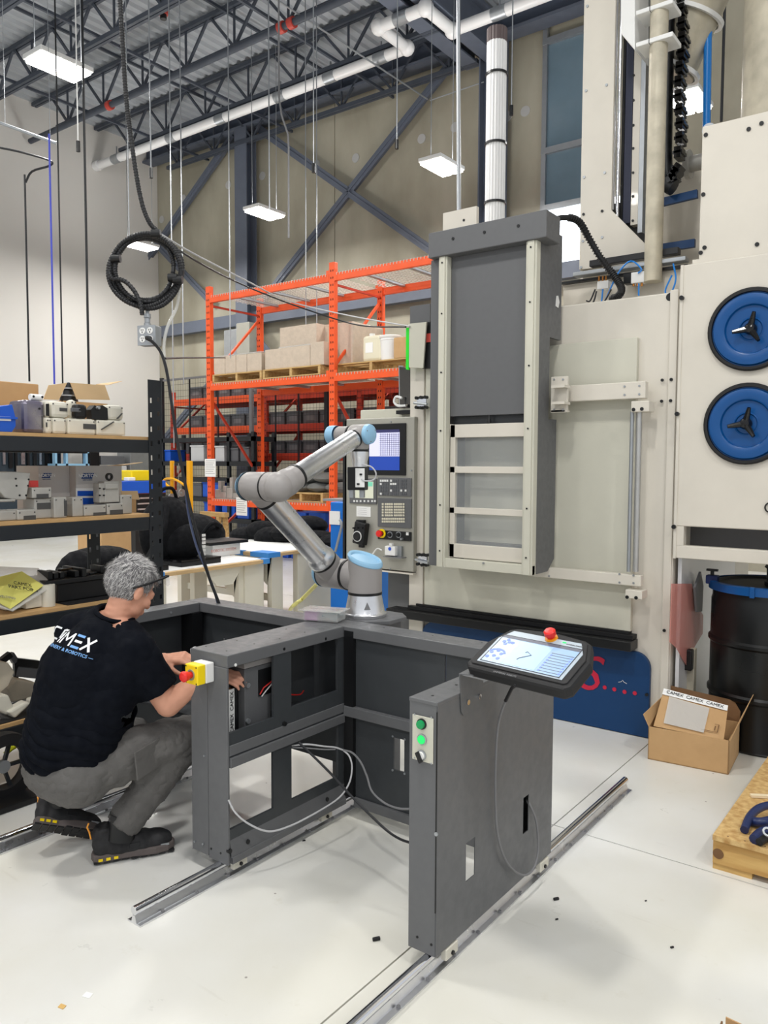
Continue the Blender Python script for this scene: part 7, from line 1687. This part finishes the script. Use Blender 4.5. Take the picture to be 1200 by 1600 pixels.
b.add([hp(*(c*(1+.03*math.sin(19*v[0]*60)*0+rnd.uniform(-.012, .012)) for c in v)) for v in vs], fs, True)
hair = b.build('hair', hm, man); so = hair.modifiers.new('solid', 'SOLIDIFY'); so.thickness = .012; so.offset = -1
mat('hair_dark', (84, 82, 84), .6)
for mname, n_, seed in (('hair_light', 2400, 1), ('hair', 1500, 2), ('hair_dark', 1100, 3)):
    r_ = random.Random(seed); b = MB(); vs2, fs2 = [], []
    while len(fs2) < n_:
        a, t = math.acos(r_.uniform(-1, 1)), r_.uniform(0, 2*PI); x, y, z = math.sin(a)*math.cos(t), math.sin(a)*math.sin(t), math.cos(a)
        p = (x*.086, y*.103-.02, z*.096+.026)
        if not inhair(*p): continue
        nrm = V(x, y, z); flow = V(r_.uniform(-.5, .5), (1.0 if z > .55 else -.3)+r_.uniform(-.4, .4), -1.0 if z < .5 else .1); flow = (flow-nrm*flow.dot(nrm)).normalized()
        L_ = r_.uniform(.018, .036) if z > .2 else r_.uniform(.01, .018); sd = nrm.cross(flow)*.0012; tip = V(*p)+flow*L_+nrm*L_*r_.uniform(.15, .5)
        k = len(vs2); vs2 += [hp(*(V(*p)-sd)), hp(*(V(*p)+sd)), hp(*tip)]; fs2.append((k, k+1, k+2))
    b.add(vs2, fs2); b.build('hair_tuft', MATS[mname], man, kind='stuff')
# glasses pushed up on the forehead
b = MB()
for s_ in (-1, 1):
    b.tube([hp(s_*.086, -.05, -.012), hp(s_*.093, -.01, .022), hp(s_*.09, .04, .066), hp(s_*.072, .082, .1)], .0042, 6, sub=5)
    b.tube([hp(s_*.006, .104, .098), hp(s_*.03, .102, .108), hp(s_*.07, .084, .1)], .002, 6, sub=3)
gl = b.build('glasses', 'black', man)
for s_ in (-1, 1):
    c = [hp(s_*.008, .107, .098), hp(s_*.03, .106, .108), hp(s_*.068, .086, .1), hp(s_*.068, .106, .074), hp(s_*.036, .124, .07), hp(s_*.01, .122, .078)]
    MB().prism(c if s_ > 0 else c[::-1], hf*.002).build('lens', 'glass', gl)
for s_ in (-1, 1): q = hp(s_*.031, .074, -.006); MB().sphere(q, .0095, 10).build('eye', 'white', man); MB().sphere(q+hf*.006-hu*.002, .0055, 8).build('iris', 'black', man)
# ---- print on the back of the shirt, laid on the cloth
bpy.context.view_layer.update()
sverts = [v.co+off for v in shirt.data.vertices]; tree = bvt.BVHTree.FromPolygons(sverts, [tuple(p.vertices) for p in shirt.data.polygons])
tc = UD(112, 998, 3.1); bn = V(.70, -.67, .24).normalized()
hit = tree.ray_cast(CO, ray(112, 999).normalized()); C0 = hit[0]
bX = V(.72, .66, -.34).normalized(); bX = (bX-bn*bX.dot(bn)).normalized(); bY = -(bX.cross(-bn)).normalized() if False else bn.cross(bX).normalized()
def lay(o):
    bm = bmesh.new(); bm.from_mesh(o.data); bmesh.ops.subdivide_edges(bm, edges=[e for e in bm.edges if e.calc_length() > .012], cuts=2, use_grid_fill=False); bmesh.ops.triangulate(bm, faces=bm.faces); bm.to_mesh(o.data); bm.free()
    M = TXM[o]; o.matrix_local = Matrix.Identity(4)
    for v in o.data.vertices:
        w_ = M @ v.co + off; h = tree.ray_cast(w_+bn*.25, -bn)
        if h[0] is not None: v.co = h[0]+bn*.0018-off
        else: v.co = V(0, 0, 50)
    bm = bmesh.new(); bm.from_mesh(o.data); bad = [f for f in bm.faces if any(v.co.z > 40 for v in f.verts) or max(e.calc_length() for e in f.edges) > .07]; bmesh.ops.delete(bm, geom=bad, context='FACES')
    bmesh.ops.delete(bm, geom=[v for v in bm.verts if not v.link_faces], context='VERTS'); bm.to_mesh(o.data); bm.free()
mat('print_white', (236, 238, 240), .7); mat('print_blue', (112, 160, 214), .7)
def tx(s, size, dx, dy, m, sp=1, bold=0, shear=.0, al='LEFT'):
    o = text('back_print', s, size, m, man, C0+bX*dx+bY*dy, bX, bY, ext=0, align=al, space=sp, bold=bold, shear=shear); lay(o)
def ribbon(pl, w, m, close=False):
    mb = MB(); P2 = [V(*p, 0) for p in pl]
    for i in range(len(P2)-1):
        a, c = P2[i], P2[i+1]; d = (c-a).normalized(); nx = V(-d.y, d.x, 0)*w/2; a2, c2 = a-d*w*.35, c+d*w*.35; k = 8; vs5 = []
        for j in range(k+1):
            q = a2.lerp(c2, j/k)
            for sg in (-1, 1):
                u = q+nx*sg; ww = C0+bX*(u.x+.12*u.y)+bY*u.y; h = tree.ray_cast(ww+bn*.25, -bn)
                vs5.append((h[0]+bn*.0018) if h[0] is not None else None)
        for j in range(k):
            q4 = [vs5[i_] for i_ in (2*j, 2*j+2, 2*j+3, 2*j+1)]
            if all(v_ is not None for v_ in q4) and max((q4[a_]-q4[b_2]).length for a_ in range(4) for b_2 in range(4)) < .06: mb.add(q4, [(0, 1, 2, 3)])
    if mb.v: mb.build('back_print', m, man)
x0_ = -.185; hL = .026
def LT(pts, x): return [((x+p[0])*.72+.016, p[1]*.86) for p in pts]
ribbon(LT([(.04, hL), (.008, hL), (0, hL-.008), (0, -hL+.008), (.008, -hL), (.04, -hL)], x0_), .0074, 'print_white')
ribbon(LT([(0, -hL), (.012, hL-.004), (.022, hL), (.036, hL), (.042, hL-.008), (.042, -hL)], x0_+.054), .0074, 'print_white'); ribbon(LT([(.012, -.008), (.04, -.008)], x0_+.054), .006, 'print_white')
ribbon(LT([(0, -hL), (.002, hL), (.026, -hL*.3), (.052, hL), (.054, -hL)], x0_+.114), .0066, 'print_white')
for k, mm in enumerate(('print_blue', 'print_white', 'print_blue')): ribbon(LT([(.0 if k != 1 else .004, -hL+k*hL), (.036, -hL+k*hL)], x0_+.184), .0088, mm)
ribbon(LT([(0, -hL), (.046, hL)], x0_+.236), .0082, 'print_white'); ribbon(LT([(0.006, hL), (.042, -hL)], x0_+.236), .0082, 'print_white')
tx('MACHINERY & ROBOTICS \u2014', .0165, -.115, -.042, 'print_blue', 1.05, .0004)
# small module held in the left hand
MB().obox(WL+V(.155, .035, .03), V(.012, 0, 0), V(0, .012, .003), V(0, -.003, .035)).build('rail_module', 'bin_light', label='small grey rail module held in the man\'s left hand', cat='module', bev=.002)
# ================================================================ DRUM, CARTONS, PALLET (right)
dr = thing('steel_drum', (-.80, 4.78, 0), 'black steel drum with blue clamp ring under the right machine module', 'drum')
c0 = UZ(1098, 1160, 0); R = .292; DX = -.885; DY = 4.765; Hd = .88
prof = [(.0, 0), (.0, R-.01), (.012, R+.004), (.02, R)]
for z in (.29, .58): prof += [(z-.02, R), (z-.008, R+.011), (z+.008, R+.011), (z+.02, R)]
prof += [(.80, R), (.82, R-.006), (.86, R-.006), (.872, R+.004), (.88, R+.004), (.88, 0)]
MB().lathe((DX, DY, 0), (0, 0, 1), prof, 56).build('body', mat('drum_black', (16, 18, 19), .3, noise=.3, nscale=4), dr)
MB().lathe((DX, DY, Hd), (0, 0, 1), [(-.022, R+.004), (-.022, R+.016), (.02, R+.016), (.024, R-.006)], 56).build('clamp_ring', 'blue_lid', dr)
MB().lathe((DX, DY, Hd), (0, 0, 1), [(.002, R-.004), (.018, R-.01), (.018, R-.03), (.006, R-.04), (.006, 0)], 56).build('lid', 'rubber', dr)
q = V(DX-R*.93, DY-R*.38, Hd); MB().box(q+V(-.03, -.025, .0), q+V(.035, .025, .05)).build('ring_clip', mat('navy_clip', (20, 40, 90), .4), dr, bev=.006); MB().cyl(q+V(0, 0, .05), q+V(0, 0, .075), .01, seg=10).box(q+V(-.03, -.012, .072), q+V(.03, .012, .084)).build('clip_handle', 'black', dr)
q = V(DX-.02, DY-R-.012, Hd); MB().box(q+V(-.012, -.012, -.03), q+V(.012, .004, .028)).build('ring_lug', 'blue_lid', dr, bev=.003)
mh = MB(); mh.lathe((DX+.09, DY+.0, Hd+.008), (0, 0, 1), [(0, .11), (.02, .11), (.03, .10), (.09, .10), (.10, .112), (.12, .10), (.15, .115), (.17, .10), (.35, .10)], 28).build('hose_collar', 'rubber', label='black ribbed hose standing on the drum lid', cat='hose')
MB().sphere((DX+.12, DY-.2, Hd+.02), 1, 12, sc=(.07, .035, .025)).build('crumpled_rag', 'bag', label='crumpled dark rag lying on the drum lid', cat='rag')
mr2 = thing('machine_post', (-1.2, 4.75, 0), 'cream post with black switch box standing beside the drum', 'post')
a, c = UY(1063, 1012, 4.62), UY(1083, 1100, 4.62)
MB().box((a.x, 4.62, 0), (c.x, 4.67, a.z)).build('upright', 'cream_dirty', mr2, bev=.003)
bxy(MB(), (1063, 1014), (1080, 1049), 4.57, 4.62).build('switch_box', 'black', mr2, bev=.006)
# reflection painted as a thin red sheet, and a glove, on the bright cabinet side left of the drum
MB().prism([UX(x, y, -1.264) for x, y in ((1049, 912), (1080, 912), (1088, 940), (1098, 962), (1097, 990), (1082, 1015), (1072, 1040), (1056, 1012), (1046, 1003))], (.003, 0, 0)).build('painted_reflection', mat('reflection_red', (228, 156, 146), .4, alpha=.6, bump=.5, bscale=9), label='painted pinkish red reflection on the shiny cabinet side left of the drum', cat='painted reflection')
MB().prism([UX(x, y, -1.25) for x, y in ((1083, 918), (1092, 893), (1096, 915), (1094, 955), (1086, 956))], (.012, 0, 0)).build('grey_glove', 'cable_grey', label='grey glove hanging between the painted reflection and the drum', cat='glove')
# open carton on the floor
A, B_, C_ = UZ(1012, 1186, 0), UZ(1138, 1211, 0), UZ(1152, 1170, 0)
cb_ = thing('floor_carton', tuple((A+C_)/2), 'open brown carton with taped cardboard and clear film inside, before the drum', 'carton')
ux = (B_-A).normalized(); uy = V(-ux.y, ux.x, 0); W_ = (B_-A).length; D_ = .34; h = .175
def wall(p, q, h0, h1, nm='wall', m='card', th=.005):
    n = (q-p).normalized(); n = V(-n.y, n.x, 0)*th; return MB().prism([p+V(0, 0, h0), q+V(0, 0, h0), q+V(0, 0, h1), p+V(0, 0, h1)], n).build(nm, m, cb_)
P4 = [A, B_, B_+uy*D_, A+uy*D_]
for i in range(4): wall(P4[i], P4[(i+1) % 4], .001, h)
MB().prism([p+V(0, 0, .002) for p in P4], (0, 0, .004)).build('bottom', 'card', cb_)
# flaps
MB().prism([P4[1]+V(0, 0, h), P4[2]+V(0, 0, h), P4[2]+V(0, 0, h+.16)+ux*.06, P4[1]+V(0, 0, h+.13)+ux*.05], ux*.004).build('flap', 'card', cb_)
MB().prism([P4[0]+V(0, 0, h), P4[3]+V(0, 0, h), P4[3]+V(0, 0, h+.11)+ux*.02, P4[0]+V(0, 0, h+.06)-ux*.03], ux*.004).build('flap', 'card', cb_)
MB().prism([P4[3]+V(0, 0, h), P4[2]+V(0, 0, h), P4[2]+V(0, 0, h+.10)+uy*.03, P4[3]+V(0, 0, h+.14)+uy*.02], uy*.004).build('flap', 'card_dark', cb_)
Q = [A+ux*.02+uy*.02+V(0, 0, h+.0), B_-ux*.03+uy*.02+V(0, 0, h-.01), B_-ux*.04+uy*.20+V(0, 0, h+.115), A+ux*.03+uy*.20+V(0, 0, h+.155)]
MB().prism(Q, (0, .004, .004)).build('inner_sheet', 'card', cb_)
nn = (Q[1]-Q[0]).cross(Q[3]-Q[0]).normalized(); nn = nn if nn.z > 0 else -nn
T_ = [Q[3]+nn*.008-(Q[3]-Q[0])*.0, Q[2]+nn*.008, Q[2].lerp(Q[1], .16)+nn*.008, Q[3].lerp(Q[0], .16)+nn*.008]
MB().prism(T_, nn*.001).build('printed_tape', 'white_paper', cb_)
text('lettering', 'CAMEX  CAMEX  CAMEX', .026, 'black', cb_, (T_[0]+T_[1]+T_[2]+T_[3])/4+nn*.004, T_[1]-T_[0], T_[0]-T_[3])
MB().prism([Q[0].lerp(Q[1], .14)+nn*.010+(Q[3]-Q[0])*.1, Q[0].lerp(Q[1], .72)+nn*.010+(Q[3]-Q[0])*.06, Q[3].lerp(Q[2], .75)+nn*.012-(Q[3]-Q[0])*.2, Q[3].lerp(Q[2], .12)+nn*.012-(Q[3]-Q[0])*.18], nn*.002).build('clear_film', 'plastic_film', cb_)
q = Q[1].lerp(Q[0], .16)+(Q[3]-Q[0])*.14+nn*.009; e1, e2 = (Q[1]-Q[0]).normalized(), (Q[3]-Q[0]).normalized()
b = MB(); b.bar(q-e1*.06, q+e1*.02, .004, .001).bar(q+e1*.02, q+e1*.02+e2*.045, .004, .001).bar(q+e1*.02+e2*.045, q+e2*.045, .004, .001).bar(q+e1*.005+e2*.008, q+e1*.005+e2*.034, .005, .001); b.build('printed_mark', 'card_dark', cb_)
# wooden pallet at right edge
ang = 0.0; pc = UZ(1113, 1357, .0)
pt = thing('wooden_pallet', (pc.x+.5, pc.y+.5, 0), 'pine pallet with chipboard deck boards at the right edge of the floor', 'pallet')
px0, py0 = pc.x, pc.y
for k, x in enumerate((px0, )):
    pass
mat('pine', (214, 178, 112), .6, noise=.3, nscale=4, stretch=(1, 6, 6), col2=(178, 132, 70))
def notched(y, parent):
    P = [(px0, y, .025), (px0+.235, y, .025), (px0+.25, y, .07), (px0+.47, y, .07), (px0+.49, y, .025), (px0+.75, y, .025), (px0+.77, y, .07), (px0+1.0, y, .07), (px0+1.02, y, .025), (px0+1.2, y, .025), (px0+1.2, y, .118), (px0, y, .118)]
    MB().prism(P, (0, .038, 0)).build('stringer', 'pine', parent)
for y in (py0, py0+.48, py0+.96): notched(y, pt)
for k, (x, w_) in enumerate(((px0, .235), (px0+.27, .12), (px0+.42, .14), (px0+.6, .14), (px0+.78, .14), (px0+.96, .2))): MB().box((x, py0-.012, .1185), (x+w_, py0+1.01, .138)).build('deck_board', 'osb' if k == 0 else 'pine', pt)
for x in (px0+.0, px0+.5, px0+1.08): MB().box((x, py0+.005, .0), (x+.14, py0+1.0, .0245)).build('bottom_board', 'pine', pt)
q = V(px0, py0-.001, .07); MB().lathe(q+V(.02, 0, -.005), (0, -1, 0), [(0, .02), (.001, .02), (.001, 0)], 14).build('knot', 'card_dark', pt)
for dx in (.05, .11, .18): MB().cyl((px0+dx, py0+.01, .138), (px0+dx, py0+.01, .1386), .004, seg=8).build('nail', 'card_dark', pt)
# blue straps/clamp on the pallet
st = thing('blue_clamp', (px0+.35, py0+.18, .139), 'dark blue clamp tool lying on the wooden pallet', 'tool')
q = UZ(1195, 1290, .16)
mat('navy', (28, 42, 86), .35)
def on(px, py, z=.16): return UZ(px, py, z)
b = MB(); b.tube([on(1163, 1297, .155), on(1172, 1276, .17), (on(1188, 1262, .18)), on(1215, 1256, .18)], .016, 10, sub=5); b.build('jaw', 'navy', st)
b = MB(); b.tube([on(1172, 1283, .155), on(1190, 1285, .165), on(1212, 1280, .17)], .018, 10, sub=4); b.build('jaw', 'navy', st)
b = MB(); b.tube([on(1178, 1312, .156), on(1192, 1300, .165), on(1215, 1296, .17)], .019, 10, sub=4); b.build('jaw', 'navy', st)
b = MB(); b.tube([on(1186, 1316, .155), on(1200, 1308, .16), on(1220, 1306, .16)], .014, 10, sub=4); b.build('grip', 'rubber', st)
MB().lathe(on(1199, 1300, .19), (.3, -.6, .7), [(-.004, .018), (-.004, .011), (.004, .011), (.004, .018), (-.004, .018)], 16).build('ring', 'galv', st)
a, c = on(1173, 1243, .145), on(1215, 1245, .145); MB().bar(a, c, .022, .010).build('wood_offcut', mat('offcut', (232, 214, 180), .6), label='thin pale wood offcut lying on the wooden pallet', cat='wood piece')
# small carton corner at the bottom right edge
A = UZ(1126, 1598, .12)
t = thing('small_open_carton', (A.x+.15, A.y, 0), 'corner of a brown open carton at the bottom right edge', 'carton')
a = UZ(1130, 1588, .14)
MB().prism([(a.x, a.y-.02, .0), (a.x+.004, a.y-.25, .0), (a.x+.004, a.y-.25, .12), (a.x, a.y-.02, .14)], (.004, 0, 0)).build('wall', 'card_dark', t)
MB().prism([(a.x+.006, a.y, .0), (a.x+.3, a.y-.02, .0), (a.x+.3, a.y-.02, .13), (a.x+.006, a.y, .14)], (0, .004, 0)).build('wall', 'card', t)
MB().box((a.x+.006, a.y-.26, .0), (a.x+.3, a.y-.255, .13)).build('wall', 'card', t); MB().box((a.x+.3, a.y-.26, .0), (a.x+.305, a.y-.02, .13)).build('wall', 'card', t); MB().box((a.x+.006, a.y-.255, .001), (a.x+.3, a.y-.02, .005)).build('bottom', 'card', t)
MB().prism([(a.x+.01, a.y+.001, .138), (a.x+.295, a.y-.018, .130), (a.x+.29, a.y+.09, .115), (a.x+.02, a.y+.1, .122)], (0, 0, .004)).build('flap', 'card', t) if False else None
# debris on the floor
for k, (px, py, s_, lb) in enumerate(((588, 1469, .012, 'black plastic chip on the floor between frame and pedestal'), (869, 1406, .01, 'dark chip on the floor right of the pedestal'), (870, 1437, .005, 'small dark bolt below the dark chip on the floor'), (1009, 1408, .004, 'tiny dark crumb on the floor in the open area'), (1050, 1481, .006, 'small grey scrap on the floor in the open area'), (475, 1314, .006, 'dark crumb on the floor near the frame rail'))):
    q = UZ(px, py, .001); MB().obox(q+V(0, 0, s_*.4), V(s_*.6, s_*.9, 0), V(-s_*.35, s_*.3, 0), V(0, 0, s_*.4)).build('floor_chip', 'rubber', bev=s_*.2, label=lb, cat='debris')
q = UZ(137, 1555, .0005); MB().obox(q+V(0, 0, .0006), V(.012, .004, 0), V(-.004, .01, 0), V(0, 0, .0005)).build('paper_scrap', 'white_paper', label='small white paper scrap on the floor at lower left', cat='debris')
q = UZ(97, 1573, .0005); MB().obox(q+V(0, 0, .001), V(.01, .002, 0), V(-.003, .007, 0), V(0, 0, .0008)).build('tape_scrap', mat('tan', (220, 180, 110), .6), label='small tan scrap on the floor at lower left', cat='debris')
